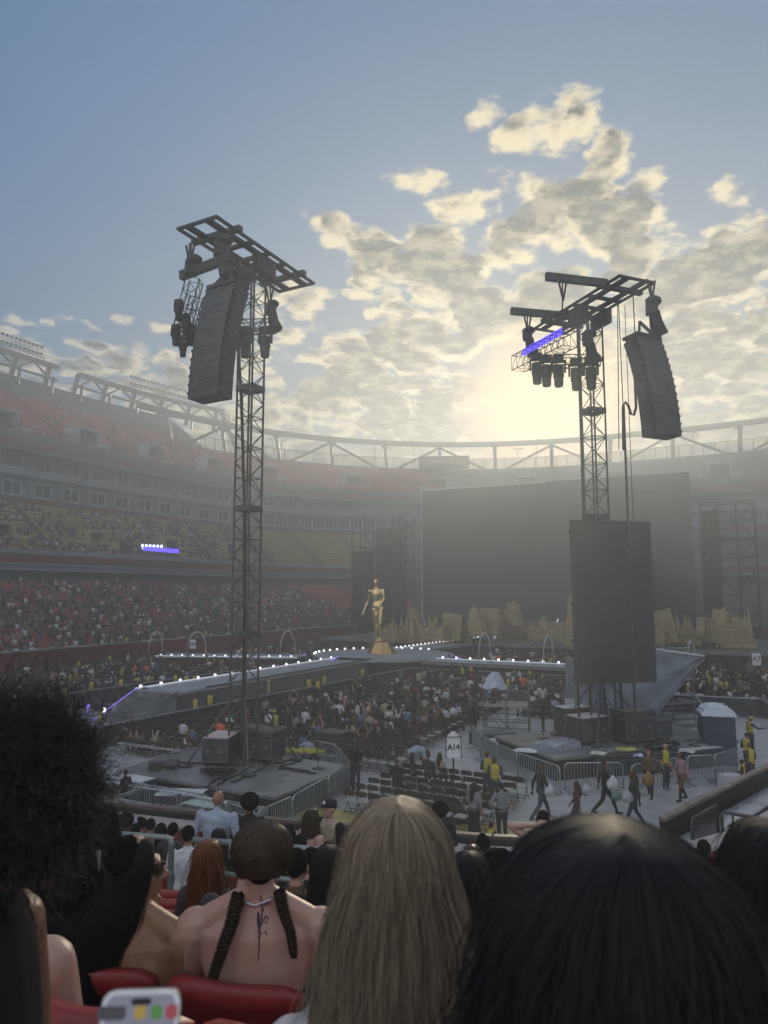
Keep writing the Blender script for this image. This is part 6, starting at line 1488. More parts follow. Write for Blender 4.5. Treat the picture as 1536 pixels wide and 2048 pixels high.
MINI = [flat('crowd_skin_pale', (.36,.21,.15)), flat('crowd_hair', (.02,.016,.014)), flat('crowd_black', (.018,.018,.02)), flat('crowd_trousers', (.025,.027,.035)), flat('crowd_skin_dark', (.12,.06,.04)), flat('crowd_white', (.52,.53,.56)), flat('crowd_grey', (.15,.155,.17)), flat('crowd_blue', (.06,.09,.18)), flat('crowd_red', (.18,.03,.035)), flat('crowd_pink', (.32,.19,.22)), flat('crowd_beige', (.32,.27,.2)), flat('crowd_hair_light', (.12,.08,.045)), flat('crowd_yellow', (.42,.35,.08))]
def crowd(name, label, spots, parent=None):
    if not spots: return
    for stand in (False, True):
        s = [q for q in spots if q[4] == stand]
        if not s: continue
        m = mini(stand); n = len(s); r = np.random.RandomState(5)
        top = r.choice([2,2,2,2,2,6,6,5,5,7,8,9,10,12], n, p=[.13,.13,.13,.12,.11,.07,.05,.09,.05,.03,.03,.025,.025,.01]); sk = r.choice([0,0,4], n); hr = r.choice([1,1,1,11], n)
        o = scatter(name, m.v, [f for f in m.f], MINI, [q[:3] for q in s], np.array([q[3] for q in s])+r.normal(0,.3,n), r.uniform(.92,1.08,n), pmi=m.mi, imi={2:top, 0:sk, 1:hr}, parent=parent); tag(o, kind='stuff')
crowd('pitch_crowd', '', [(*p, rz, 'standing' in lab) for d, me, p, rz, c, lab, g, sc in PEOPLE[NPEOPLE:]])
sp_ = []
for x, y, z, a, nm in crowd_spots:
    sp_.append((x-math.sin(-a)*0, y, z+.0, a+math.pi, rnd.random() < .10))
crowd('stand_crowd', '', sp_)
print('PEOPLE', len(PEOPLE), 'CHAIRS', len(CHAIRS), 'STAND', len(sp_))
# ---- the gold statue
B = Body(); sx = 1.0
B.loft([((0,0,.86),.10,.09),((0,.0,.97),.165,.125),((0,0,1.10),.115,.085),((0,.01,1.27),.155,.115),((0,0,1.40),.175,.09),((0,0,1.46),.06,.05)], 'skin'); B.limb([(0,0,1.44),(0,.0,1.53)], [.045,.042], 'skin')
B.ell((0,.005,1.62), (.068,.085,.105), 'skin'); B.ell((0,.03,1.56), (.045,.05,.05), 'skin'); B.limb([(0,.08,1.62),(0,.098,1.585)], [.01,.014], 'skin', 6)
for k in (-1, 1): B.ell((.07*k,.085,1.30), (.06,.055,.06), 'skin'); B.ell((.07*k,-.085,.92), (.085,.075,.09), 'skin')
leg(B, (-.085,0,.88), (-.06,.06,.48), (-.03,-.02,.08), 'skin', 1.02, shoe='skin', toe=(0,.12,-.05)); leg(B, (.085,0,.88), (.075,.02,.48), (.04,.0,.08), 'skin', 1.02, shoe='skin', toe=(0,.12,-.05))
arm(B, (.19,0,1.39), (.26,-.03,1.12), (.36,.04,.88), 'skin', 'skin', .85); arm(B, (-.19,0,1.39), (-.20,.02,1.15), (-.10,.16,.98), 'skin', 'skin', .85)
sm_ = B.mesh('figure', .016, 3, mats=[M_goldm]*5)
sb0 = at_z(763,1306,1.5)
stt = thing('gold_statue', 'towering polished gold figure on the round centre stage', 'statue', (sb0.x, sb0.y, 1.5))
htop = at_y(746,1157,sb0.y).z; hb = at_y(765,1284,sb0.y).z
k = (htop-hb)/1.72; o = link('figure', sm_, stt, (0,0,hb-1.5), R(168)); o.scale = (k,)*3; o.rotation_euler = (R(1.5), R(4), R(172))
o.location.x = -.35+.15
mb = MB(); mb.lathe([(1.45,0),(1.40,.15),(.85,1.05),(.80,hb-1.5+.02)], (0,0,0), 8); link('pedestal', mb.mesh('pedestal', mat('gold_pedestal', (.55,.36,.16), .35, metal=.8, var=.1)), stt)

# ---- bags carried by the people walking in front of the right barriers
def bag(label, px, py, Y, c, s, m=None):
    p = at_y(px, py, Y); mb = MB(); n = 9
    for j, (r, z) in enumerate(((.05,.0),(.16,.04),(.19,.16),(.15,.30),(.05,.40),(.03,.46))):
        for i in range(n): a = 2*math.pi*i/n; k = r*(1+.22*math.sin(i*2.3+j*1.7+px)); mb.v.append((k*.95*math.cos(a)*s, k*.5*math.sin(a)*s, z*s*.95))
    mb.f = [(j*n+i, j*n+(i+1)%n, (j+1)*n+(i+1)%n, (j+1)*n+i) for j in range(5) for i in range(n)]+[tuple(range(n-1,-1,-1))]; mb.mi = [0]*len(mb.f)
    o = link('carried_bag', mb.mesh('carried_bag', m or mat('bag_'+label[:14], c, .45, bump=.3), True), None, p); tag(o, label, 'bag', 'bags carried by the walkers')
bag('clear plastic bag carried behind the figure striding past the crate', 1100, 1594, 24.2, (.5,.54,.6), 1.0)
bag('pale plastic bag carried by the maroon walker', 1172, 1592, 23.4, (.45,.48,.52), .9)
bag('white plastic bag held by the figure with the longest stride', 1226, 1580, 24.6, (.62,.64,.68), 1.1)
bag('greenish bag hanging beside the longest stride', 1234, 1602, 24.6, (.22,.30,.29), 1.0)
bag('pale bag held by the blurred dark figure', 1255, 1606, 23.2, (.42,.46,.5), 1.0)
bag('round tan leather bag carried by the person in brown', 1297, 1572, 25.6, (.28,.16,.07), 1.2)
bx_ = at_z(1462, 1582, 0); mb = MB(); mb.box((0,0,.3), (.75,.5,.6)); o = link('white_carton', mb.mesh('white_carton', mat('white_carton', (.55,.55,.58), .6)), None, bx_, .3); tag(o, 'white carton standing behind the wooden cap of the right wall', 'carton')
# ================================================================ the near stand: rows, seats, walls and rails
PH = R(12); EF = Vector((math.sin(PH), math.cos(PH), 0)); ER = Vector((math.cos(PH), -math.sin(PH), 0)); NR = -PH
def S(a, f, z=0.0): p = ER*a + EF*f; p.z = z; return p
def a_of(px, f):  # along-row coordinate of a photograph column at row distance f
    d = ray(px, 1500); q = d.x/d.y; return f*(q*math.cos(PH)-math.sin(PH))/(math.cos(PH)+q*math.sin(PH))
ROWS = []
for f, px, py in ((1.72,252,2008),(2.45,440,1938),(3.2,372,1854),(3.95,372,1834),(4.7,372,1813),(5.45,372,1793),(6.2,372,1776),(9.0,372,1738),(9.8,372,1730),(10.6,372,1722),(11.4,372,1714),(12.2,372,1706),(13.0,372,1698)):
    q = S(a_of(px, f), f); ROWS.append((f, at_y(px, py, q.y).z + (.05 if f < 2 else .02)))
ROWS.insert(0, (.95, ROWS[0][1]+.31))
SEAT_H = .84
stand_n = thing('near_terrace', 'stepped concrete terrace under the nearest red seats', 'terrace')
prev = -1.2
for i, (f, zt) in enumerate(ROWS):
    z = zt-SEAT_H; nxt = f+.12 if i+1 == len(ROWS) or ROWS[i+1][0]-f > 1 else f+.10
    mb = MB(); c = S(-1.0, (prev+nxt)/2, z/2-.2); mb.box(c, (20, nxt-prev-.004, z+.4), NR); mb.build('step', M_concd, stand_n); prev = nxt
    if i == 7:
        mb = MB(); c = S(-1.0, (prev+8.2)/2, 3.55/2-.2); mb.box(c, (20, 8.2-prev-.004, 3.55+.4), NR); mb.build('cross_aisle', M_concd, stand_n); prev = 8.2
mb = MB(); mb.box(S(-1.0, 13.9, .75), (20, 1.5, 1.9), NR); mb.build('front_walkway', M_concd, stand_n)
M_seatn = mat('weathered_red_plastic', (.27,.030,.035), .38, var=.22, scale=5, bump=.08, bscale=40)
M_plate = mat('seat_number_plate', (.30,.21,.12), .5)
def seat_parts():
    w, h = .475, .43; nx, nz = 10, 6; th = .028
    def pt(i, j, off):
        x = -w/2+w*i/nx; q = 2*x/w; z = SEAT_H-h+h*j/nz; y = -.055*(1-q*q)+.05 - .10*(j/nz)
        rr = .03 if j == nz else 0
        return Vector((x*(1-.03*(1-j/nz)), y-off, z-(.035*abs(q)**6 if j == nz else 0)))
    b = MB(); k = nx+1
    fr = [pt(i,j,0) for j in range(nz+1) for i in range(k)]; bk = [pt(i,j,th+(.022 if j >= nz-1 else 0)) for j in range(nz+1) for i in range(k)]
    o = len(fr); vs = fr+bk; fs = []
    for j in range(nz):
        for i in range(nx):
            a = j*k+i; fs += [(a,a+1,a+k+1,a+k),(o+a+k,o+a+k+1,o+a+1,o+a)]
    for i in range(nx): fs += [(i,o+i,o+i+1,i+1),(nz*k+i,nz*k+i+1,o+nz*k+i+1,o+nz*k+i)]
    for j in range(nz): fs += [(j*k,(j+1)*k,o+(j+1)*k,o+j*k),(j*k+nx,o+j*k+nx,o+(j+1)*k+nx,(j+1)*k+nx)]
    b.add(vs, fs)
    p = MB(); p.prism([(-.22,.04),(.22,.04),(.225,.36),(.15,.42),(-.15,.42),(-.225,.36)], .40, .44)
    l = MB(); l.bar((0,.0,.0),(0,.02,.42),.06,.05); l.bar((-.23,.05,.38),(.23,.05,.38),.05,.05)
    ar = MB(); ar.bar((-.262,-.02,.60),(-.262,.30,.58),.045,.03); ar.bar((-.262,.02,.30),(-.262,.02,.60),.035,.05)
    pl = MB(); pl.box((-.09,-.078,SEAT_H-.115),(.05,.004,.045)); pl.box((.09,-.078,SEAT_H-.115),(.045,.004,.05))
    return b.mesh('backrest', M_seatn, True), p.mesh('seat', M_seatn), l.mesh('leg', M_rigg), ar.mesh('armrest', M_seatn), pl.mesh('number_plates', M_plate)
SPm = seat_parts()
ROWW = ['row just before the camera','nearest row in view','second nearest row','third row down','fourth row down','fifth row down','sixth row down','seventh row down above the handrail','first row below the handrail','second row below the handrail','third row below the handrail','fourth row below the handrail','fifth row below the handrail','lowest row by the wall']
def stadium_seat(i, X, j, lab=None):
    f, zt = ROWS[i]; p = EF*(f) + ER*X; p.z = zt-SEAT_H
    t_ = thing('stadium_chair', lab or f'red plastic stadium seat, {ROWW[i]}, {ORD[j]} from the left', 'stadium seat', p, 'red stadium seats near the camera', NR)
    for nm, me in zip(('backrest','seat','leg','armrest','number_plates'), SPm):
        if nm == 'number_plates' and i > 3: continue
        o = link(nm, me, t_)
        if nm == 'number_plates': o['kind'] = 'stuff'
for i, (f, zt) in enumerate(ROWS):
    ref = {1: a_of(252, 1.72), 2: a_of(495, 2.45)}.get(i, a_of(372, f)-.10)
    lo, hi = (-2, 5) if i < 3 else (-5, 7)
    if i == 0: continue
    j = 0
    for k in range(lo, hi):
        X = ref+.53*k if i != 1 else ref+.50*k
        px = 768+F*(S(X, f).x/S(X, f).y)
        if -250 < px < 1250: stadium_seat(i, X, j); j += 1
# handrails across the cross aisle
M_rail = mat('green_grey_rail', (.20,.25,.25), .4, metal=.3, var=.2, scale=5)
def handrail(label, pxa, pxb, f=7.25, ztop=at_y(260, 1703, 7.5).z, zlow=at_y(260, 1769, 7.5).z, ends=(True, True)):
    a, b = a_of(pxa, f), a_of(pxb, f); t_ = thing('handrail', label, 'handrail', S((a+b)/2, f, 3.55), 'handrails on the cross aisle')
    mb = MB(); mb.tube([S(a,f,ztop), S(b-.06,f,ztop), S(b-.015,f,ztop-.02), S(b,f,ztop-.08), S(b,f,ztop-.3)], .033, 8); mb.build('top_rail', M_rail, t_, smooth=True)
    mb = MB(); mb.tube([S(a,f,zlow), S(b-.02,f,zlow)], .028, 8); mb.build('lower_rail', M_rail, t_, smooth=True)
    for q in (a+.05, b): mb = MB(); mb.bar(S(q,f,3.55), S(q,f,ztop-.05), .066, n=8); mb.build('post', M_rail, t_)
handrail('greenish tube handrail left of the sunglasses woman with a rounded corner post', 120, 349)
handrail('greenish tube handrail seen between the red haired head and the braids', 392, 700)
handrail('greenish tube handrail half hidden behind the blonde hair', 720, 1040)
# front wall with pale ledge and dark cap
NW = thing('near_wall', 'dark maroon front wall of the near stand with a pale ledge and dark cap', 'wall', (0,15.2,0))
wl = [at_z(20,1606,2.2), at_z(202,1627,2.2), at_z(375,1647,2.2), at_z(590,1668,2.2), at_z(985,1700,2.2), at_z(1075,1704,2.2), Vector((5.2,13.75,2.2))]
for i in range(len(wl)-1):
    a, b = wl[i].copy(), wl[i+1].copy(); d = b-a; d.z = 0; L = d.length; d.normalize(); n = Vector((-d.y,d.x,0)); yaw = math.atan2(d.y,d.x); c = (a+b)/2
    mb = MB(); mb.box((c.x,c.y,1.06), (L,.28,2.14), yaw); mb.build('wall_panel', M_maroon, NW)
    k = max(1, round(L/2.2))
    for j in range(k):
        q = a.lerp(b, (j+.5)/k); mb = MB(); mb.box((q.x,q.y,2.165), (L/k-.02,.46,.07), yaw); mb.build('ledge', mat('pale_ledge', (.36,.32,.33), .55, var=.2, scale=1.5), NW)
    q = c+n*.42; mb = MB(); mb.box((q.x,q.y,1.15), (L,.10,2.28), yaw); mb.build('outer_panel', M_rig, NW)
    mb = MB(); mb.box((q.x,q.y,2.33), (L,.16,.07), yaw); mb.build('cap_rail', mat('dark_cap', (.10,.07,.07), .45, var=.2), NW)
# right: the wall of the next section with metal plates, and the dark gangway before it
RW = thing('ramp_wall', 'angled wall at the right with dark wooden cap and bluish metal plates', 'wall', (9,19.5,0))
ra, rb = at_z(1323,1635,2.25), at_z(1560,1516,2.25); d = rb-ra; d.z = 0; L = d.length; d.normalize(); n = Vector((d.y,-d.x,0)); yaw = math.atan2(d.y,d.x)
M_plt = mat('bluish_metal_plate', (.34,.40,.48), .22, metal=.6, var=.15, scale=1.2)
for j in range(6):
    q = ra.lerp(rb, (j+.5)/6); 
    mb = MB(); mb.box((q.x,q.y,2.21+.01*(j % 2)), (L/6-.015,.16,.08), yaw); mb.build('cap_board', mat('wood_cap', (.24,.20,.17), .5, var=.3, scale=3), RW)
    mb = MB(); mb.box((q.x,q.y,1.08), (L/6-.01,.12,2.16), yaw); mb.build('wall_panel', M_rig, RW)
    p = q+n*.62; mb = MB(); mb.box((p.x,p.y,1.82), (L/6-.03,.62,.05), yaw); mb.build('metal_plate', M_plt, RW)
    p = q+n*.95; mb = MB(); mb.box((p.x,p.y,.9), (L/6-.01,.08,1.75), yaw); mb.build('lower_panel', M_rig, RW)
    if j < 5: p = ra.lerp(rb, (j+1)/6)+n*1.0; mb = MB(); mb.box((p.x,p.y,.9), (.12,.12,1.9), yaw); mb.build('rib', M_rigg, RW)
IW = thing('side_wall', 'low wall at the lower right with pale worn concrete coping', 'wall', (7,14.5,0))
iw = [Vector((5.2,13.75,0)), at_z(1395,1690,2.55), at_z(1498,1660,2.55), at_z(1600,1598,2.55)]
for i in range(3):
    a, b = iw[i], iw[i+1]; dd = Vector((b.x-a.x,b.y-a.y,0)); Li = dd.length; dd.normalize(); yw = math.atan2(dd.y,dd.x); c = (a+b)/2
    mb = MB(); mb.box((c.x,c.y,1.23), (Li,.3,2.46), yw); mb.build('wall_panel', M_maroon, IW)
    mb = MB(); mb.box((c.x,c.y,2.51), (Li-.02,.44,.10), yw); mb.build('coping', mat('worn_coping', (.38,.35,.33), .6, var=.25, scale=2), IW, bevel=.02)
GF = MB(); GF.add([Vector((3.5,14.6,.02)), Vector((7,12.5,.02)), Vector((16,20,.02)), rb.copy()-n*-.2, ra.copy()], [(0,1,2,3,4)]); GF.v = [(x,y,.015) for x,y,z in GF.v]
tag(GF.build('gangway_floor', M_concd), kind='structure')
# guard rails in the gangway
def rail_panel(label, p, q, z0, z1, npk, m=M_rigg):
    t_ = thing('guard_rail', label, 'guard rail', (p+q)/2, 'guard rails in the right gangway'); t_.location.z = z0; P0_, P1_ = Vector((p.x,p.y,0)), Vector((q.x,q.y,0))
    mb = MB(); mb.tube([P0_+Vector((0,0,z0)), P0_+Vector((0,0,z1-.12)), P0_.lerp(P1_,.04)+Vector((0,0,z1)), P0_.lerp(P1_,.96)+Vector((0,0,z1)), P1_+Vector((0,0,z1-.12)), P1_+Vector((0,0,z0))], .035, 6); mb.build('frame', m, t_, smooth=True)
    for k in range(1, npk): a = P0_.lerp(P1_, k/npk); mb = MB(); mb.bar(a+Vector((0,0,z0+.12)), a+Vector((0,0,z1-.02)), .03); mb.build('picket', m, t_)
    mb = MB(); mb.bar(P0_+Vector((0,0,z0+.12)), P1_+Vector((0,0,z0+.12)), .04); mb.build('bottom_rail', m, t_)
rail_panel('dark picket guard rail leaning against the bluish plates', at_y(1382,1620,15.6), at_y(1434,1600,16.6), 1.2, 2.75, 11)
rail_panel('dark looped tube rail along the gangway at the right', at_y(1442,1605,15.4), at_y(1533,1615,14.9), 1.2, 2.95, 4)
rail_panel('short looped rail end above the pale coping', at_y(1455,1652,14.6), at_y(1478,1650,14.9), 1.6, 2.75, 2)
# ================================================================ foreground people
def skin_mat(name, c, c2=None):
    m = bpy.data.materials.new(name); m.use_nodes = True; t = m.node_tree; b = t.nodes['Principled BSDF']; tc = t.nodes.new('ShaderNodeTexCoord'); V = N(t, tc.outputs['Object'])
    k = noise(t, V, 14, 5, .6).ss(.3,.7).mix(tuple(x*.9 for x in c), c2 or tuple(min(1,x*1.08) for x in c)); t.links.new(k.k, b.inputs['Base Color'])
    b.inputs['Roughness'].default_value = .48; b.inputs['Subsurface Weight'].default_value = .15; b.inputs['Subsurface Radius'].default_value = (.02,.008,.004); b.inputs['Subsurface Scale'].default_value = .5
    bn = t.nodes.new('ShaderNodeBump'); bn.inputs['Strength'].default_value = .15; bn.inputs['Distance'].default_value = .003; t.links.new(noise(t, V, 160, 3, .6).k, bn.inputs['Height']); t.links.new(bn.outputs[0], b.inputs['Normal'])
    return m
def hair_mat(name, c1, c2, rough=.35):
    m = bpy.data.materials.new(name); m.use_nodes = True; t = m.node_tree; b = t.nodes['Principled BSDF']
    hi = t.nodes.new('ShaderNodeHairInfo'); f = N(t, hi.outputs['Random']); k = f.mix(c1, c2); t.links.new(k.k, b.inputs['Base Color'])
    b.inputs['Roughness'].default_value = rough; b.inputs['Specular IOR Level'].default_value = .22
    return m
SK_PALE = skin_mat('pale_skin', (.52,.34,.29), (.47,.27,.22)); SK_TAN = skin_mat('tan_skin', (.30,.17,.11)); SK_BRN = skin_mat('brown_skin', (.20,.11,.07))
H_BLACK = hair_mat('black_hair', (.010,.010,.012), (.022,.020,.022), .6); H_DARK = hair_mat('dark_brown_hair', (.026,.019,.015), (.085,.060,.043))
H_BLOND = hair_mat('blonde_hair', (.10,.077,.057), (.36,.285,.21), .5); H_RED = hair_mat('auburn_hair', (.09,.032,.015), (.17,.065,.03)); H_CURL = hair_mat('curly_dark_hair', (.014,.012,.013), (.05,.042,.040), .55)
HM = {id(H_BLACK): mat('black_hair_mass', (.008,.008,.009), .95, spec=.05), id(H_DARK): mat('brown_hair_mass', (.020,.015,.012), .95, spec=.05), id(H_BLOND): mat('blonde_hair_mass', (.11,.085,.062), .95, spec=.05), id(H_RED): mat('auburn_hair_mass', (.07,.025,.012), .95, spec=.05), id(H_CURL): mat('curly_hair_mass', (.012,.010,.010), .95, spec=.05)}
M_clothb = mat('black_cloth', (.014,.014,.017), .95, var=.2, scale=20, spec=.1)
def strands(name, parent, curves, radius, m, taper=True):
    n = len(curves[0]); hc = bpy.data.hair_curves.new(name); hc.add_curves([n]*len(curves))
    P_ = np.asarray(curves, np.float32).reshape(-1); hc.attributes['position'].data.foreach_set('vector', P_)
    r = hc.attributes.get('radius') or hc.attributes.new('radius', 'FLOAT', 'POINT')
    prof = np.linspace(1, .45 if taper else 1, n).astype(np.float32)*radius; r.data.foreach_set('value', np.tile(prof, len(curves)))
    hc.materials.append(m); return link(name, hc, parent)
rs = np.random.RandomState(3)
def long_hair(parent, c, rad, length, spread, n, m, az0=0.0, cover=2.4, wave=.006, drop=1.0, part=.0, radius=.0009, npt=16, inward=0.0, fl=0.25, shell=True):
    """straight hair from a centre part over an ellipsoid skull, then hanging; az0 = direction of the back of the head"""
    c = np.array(c); rx, ry, rz = rad; C = []
    T = np.linspace(0, 1, npt)
    for k in range(n):
        th = az0 + rs.uniform(-cover, cover); lay = rs.uniform(.86, 1.0)**.5; L = length*rs.uniform(.86, 1.05)
        sgn = 1 if math.sin(th-az0) > 0 else -1
        # start along the part: front to crown
        s0 = rs.uniform(-.45, 1.05); ph = rs.uniform(0, 6.28); wv = wave*rs.uniform(.4, 1.6); clump = math.sin(th*17+1)*.9+math.sin(th*41+2)*.7+math.sin(th*97)*.4; fly = 6 if rs.random() < .035 else 1; wv *= fly
        pts = []
        arc = math.pi/2*1.05; la = rz*1.45
        tot = la+L
        for t in T:
            q = t*tot
            if q < la:
                a = q/la*arc; sa, ca = math.sin(a), math.cos(a)
                bx = math.sin(th)*rx*sa; by = math.cos(th)*ry*sa; bz = rz*ca
                k0 = (1-q/la)**2*s0*ry*.8
                x, y, z = bx, by, bz; x += math.sin(az0)*-k0; y += math.cos(az0)*-k0; z *= math.sqrt(max(.05, 1-min(.95, (k0/ry)**2)))
                f = lay
            else:
                h = q-la; sp_ = 1+spread*(h/length)**.8 - inward*(h/length)
                x = math.sin(th)*rx*sp_; y = math.cos(th)*ry*(1+fl*spread*(h/length)); z = -h*drop-.05*rz; f = lay
            w = wv*(t*1.5)
            pts.append((c[0]+x*f*(1+.03*clump*t)+w*math.sin(ph+q*18), c[1]+y*f*(1+.03*clump*t)+w*math.cos(ph*1.7+q*15), c[2]+z*(.985+.015*lay)))
        C.append(pts)
    o = strands('hair', parent, C, radius, m)
    if shell:
        mb = MB(); nn = 20; rings = []
        for i in range(6): a = i/5*math.pi/2; rings.append((math.sin(a)*.93, rz*math.cos(a)*.95, 1.0))
        for i in range(1, 7): h = i/6*length*.93; rings.append((.93, -h, 1+spread*(h/length)**.8-inward*(h/length)))
        for f_, z, sp_ in rings:
            for j in range(nn):
                u_ = (j/(nn-1)*2-1)*min(cover+.3,3.13); th = az0+u_; mb.v.append((c[0]+math.sin(th)*rx*f_*sp_, c[1]+math.cos(th)*ry*f_*(1+fl*(sp_-1)), c[2]+z))
        for i in range(len(rings)-1):
            for j in range(nn-1): a = i*nn+j; mb.f.append((a,a+1,a+nn+1,a+nn)); mb.mi.append(0)
        s_ = link('hair_mass', mb.mesh('hair_mass', HM[id(m)], True), o); sm = s_.modifiers.new('thick','SOLIDIFY'); sm.thickness = .02; sm.offset = -1
    return o
def curly_hair(parent, c, rad, n, m, length=.16, coil=.012, radius=.0011, zmin=-.8):
    c = np.array(c); C = []; npt = 22
    while len(C) < n:
        d = rs.normal(size=3); d /= np.linalg.norm(d)
        if d[2] < zmin: continue
        base = d*np.array(rad)*rs.uniform(.55,.72); a = np.cross(d, (0,0,1.01)); a /= np.linalg.norm(a); b = np.cross(d, a); ph = rs.uniform(0,6.28); R_ = coil*rs.uniform(.6,1.5); L = length*rs.uniform(.55,1.08); tw = rs.uniform(14,26); dr = rs.uniform(-.03,.05)
        bend = rs.normal(size=3)*.03
        C.append([tuple(c+base+d*L*t + (a*math.cos(ph+tw*t)+b*math.sin(ph+tw*t))*R_*min(1,t*3) + bend*t*t - np.array((0,0,dr))*t*t) for t in np.linspace(0,1,npt)])
    o = strands('hair', parent, C, radius, m)
    mb = MB(); mb.ball(c, tuple(np.array(rad)*.86), 20, 14); link('hair_mass', mb.mesh('hair_mass', HM[id(m)], True), o); return o
def fine_head(B, c, face=0.0, s=1.0, tilt=0):
    """a head with brow, cheeks, nose, lips, chin and ears, facing `face` (rotation from +Y)"""
    c = Vector(c); q = Quaternion((0,0,1), face) @ Quaternion((1,0,0), tilt); o = lambda x, y, z: c + q @ Vector((x*s,y*s,z*s))
    B.ell(o(0,-.005,.03), (.074*s,.092*s,.092*s), 'skin', 16, 12); B.ell(o(0,.035,-.045), (.056*s,.052*s,.062*s), 'skin', 14, 10); B.limb([o(-.028,.078,.03), o(.028,.078,.03)], [.014*s,.014*s], 'skin', 8)
    B.limb([o(0,.086,.022), o(0,.100,-.004), o(0,.113,-.022)], [.010*s,.011*s,.014*s], 'skin', 8)
    for k in (-1, 1): B.ell(o(.011*k,.100,-.025), (.010*s,.012*s,.008*s), 'skin', 8, 6); B.ell(o(.040*k,.058,-.018), (.024*s,.024*s,.024*s), 'skin', 8, 6); B.ell(o(.076*k,-.012,.0), (.010*s,.022*s,.034*s), 'skin', 8, 6)
    B.limb([o(-.018,.086,-.052), o(0,.094,-.050), o(.018,.086,-.052)], [.006*s,.0095*s,.006*s], 'skin', 6); B.limb([o(-.016,.084,-.064), o(0,.092,-.065), o(.016,.084,-.064)], [.006*s,.010*s,.006*s], 'skin', 6)
    B.ell(o(0,.080,-.098), (.022*s,.016*s,.016*s), 'skin', 8, 6); return o
def near_person(label, X, Y, zhead, group=None):
    return thing('person', label, 'person', (X, Y, zhead-1.22), group or 'people in the near seats')
def body_near(B, name, mats, voxel=.009, smooth=3): return B.mesh(name, voxel, smooth, mats=mats)
def seat_body(B, breadth=1.0, k=1.0, chest='skin', armreg='skin', lo='skin', legs='bot', lean=0.0, arms='lap'):
    z = .50
    B.loft([((0,0,z-.02),.15*k,.12*k),((0,0,z+.10),.165*k,.125*k),((0,0,z+.24),.150*k,.112*k),((0,lean*.6,z+.38),.175*breadth,.118*k),((0,lean,z+.49),.190*breadth,.100*k),((0,lean,z+.545),.150*breadth,.078),((0,lean,z+.59),.075,.062)], ['bot','bot',chest,chest,chest,chest])
    B.limb([(0,lean,z+.55),(0,lean+.005,z+.66)], [.060,.054], 'skin')
    for sg in (-1, 1):
        B.ell((.185*breadth*sg,lean,z+.49), (.062*k,.062*k,.06*k), armreg, 10, 8)
        # shoulder blades and trapezius
        B.ell((.075*breadth*sg,lean-.082,z+.40), (.062,.022,.075), chest, 10, 8); B.limb([(.04*sg,lean-.01,z+.60),(.15*breadth*sg,lean-.005,z+.525)], [.045,.05], chest)
        arm(B, (.195*breadth*sg,lean,z+.485), ((.195*breadth+.055)*sg,lean+.03,z+.22), (.12*sg,lean+.27,z+.16), armreg, lo, 1.12*k)
        leg(B, (.09*sg,.03,z+.03), (.12*sg,.44,z+.03), (.12*sg,.42,.09), legs)
    return B
TOPB = [None]
def clothes(skin, top=M_clothb, bot=M_clothb, shoe=M_clothb): return [skin, HM[id(H_BLACK)], top, bot, shoe]
def yh(px, py, d): p = at_y(px, py, d); return p.x, p.z
# ---- 1 curly haired person at the left
X, Z = yh(40, 1650, 1.25); p1 = near_person('person with big dark curly hair at the left edge, nearest the camera', X-.065, 1.25, Z); p1.rotation_euler.z = -R(80)
B = Body(); seat_body(B, .90, .92, 'top', 'skin', 'skin'); fine_head(B, (0,.03,1.22), 0); link('body', body_near(B, 'body', clothes(SK_BRN)), p1)
curly_hair(p1, (.0,.045,1.275), (.118,.112,.142), 15000, H_CURL, .062, .0075, radius=.0008)
# ---- 2 bare shouldered person with tattoo lines, seated behind the curly head
X, Z = yh(-45, 1745, 1.98); p2 = near_person('pale person at the left edge whose bare shoulder has two short tattoo lines', X, 1.98, Z)
B = Body(); seat_body(B, 1.0, 1.05, 'skin', 'skin', 'skin'); fine_head(B, (0,.02,1.22), 0); me2 = body_near(B, 'body', clothes(SK_PALE)); link('body', me2, p2)
long_hair(p2, (0,0,1.24), (.090,.103,.115), .28, .15, 900, H_DARK, math.pi, 2.6)
mb = MB(); mb.tube([(.10,-.118,.86),(.115,-.10,.98),(.12,-.03,1.07),(.115,.07,1.03)], .009, 6); link('black_strap', mb.mesh('black_strap', M_clothb), p2)
# ---- 3 standing person in black with a beaded chain
X, Z = yh(112, 1520, 2.75); p3 = thing('person', 'standing person in black with a beaded chain, behind the curly hair', 'person', (X, 2.75, Z-1.60), 'people in the near seats')
B = standing('long', 'top', 'top'); link('body', B.mesh('body', .014, 2, mats=clothes(SK_TAN)), p3)
ch_ = MB()
for k in range(16): ch_.ball((.235+.004*k, -.06, 1.15-.022*k), .0085, 6, 4)
o = link('beaded_chain', ch_.mesh('beaded_chain', mat('gold_beads', (.5,.28,.12), .3, metal=.8)), p3); o['kind'] = 'stuff'
mb = MB(); mb.tube([(.20,-.06,1.30),(.225,-.07,1.15),(.26,-.06,.86)], .010, 6); link('bag_strap', mb.mesh('bag_strap', mat('grey_strap', (.18,.16,.18), .6)), p3)
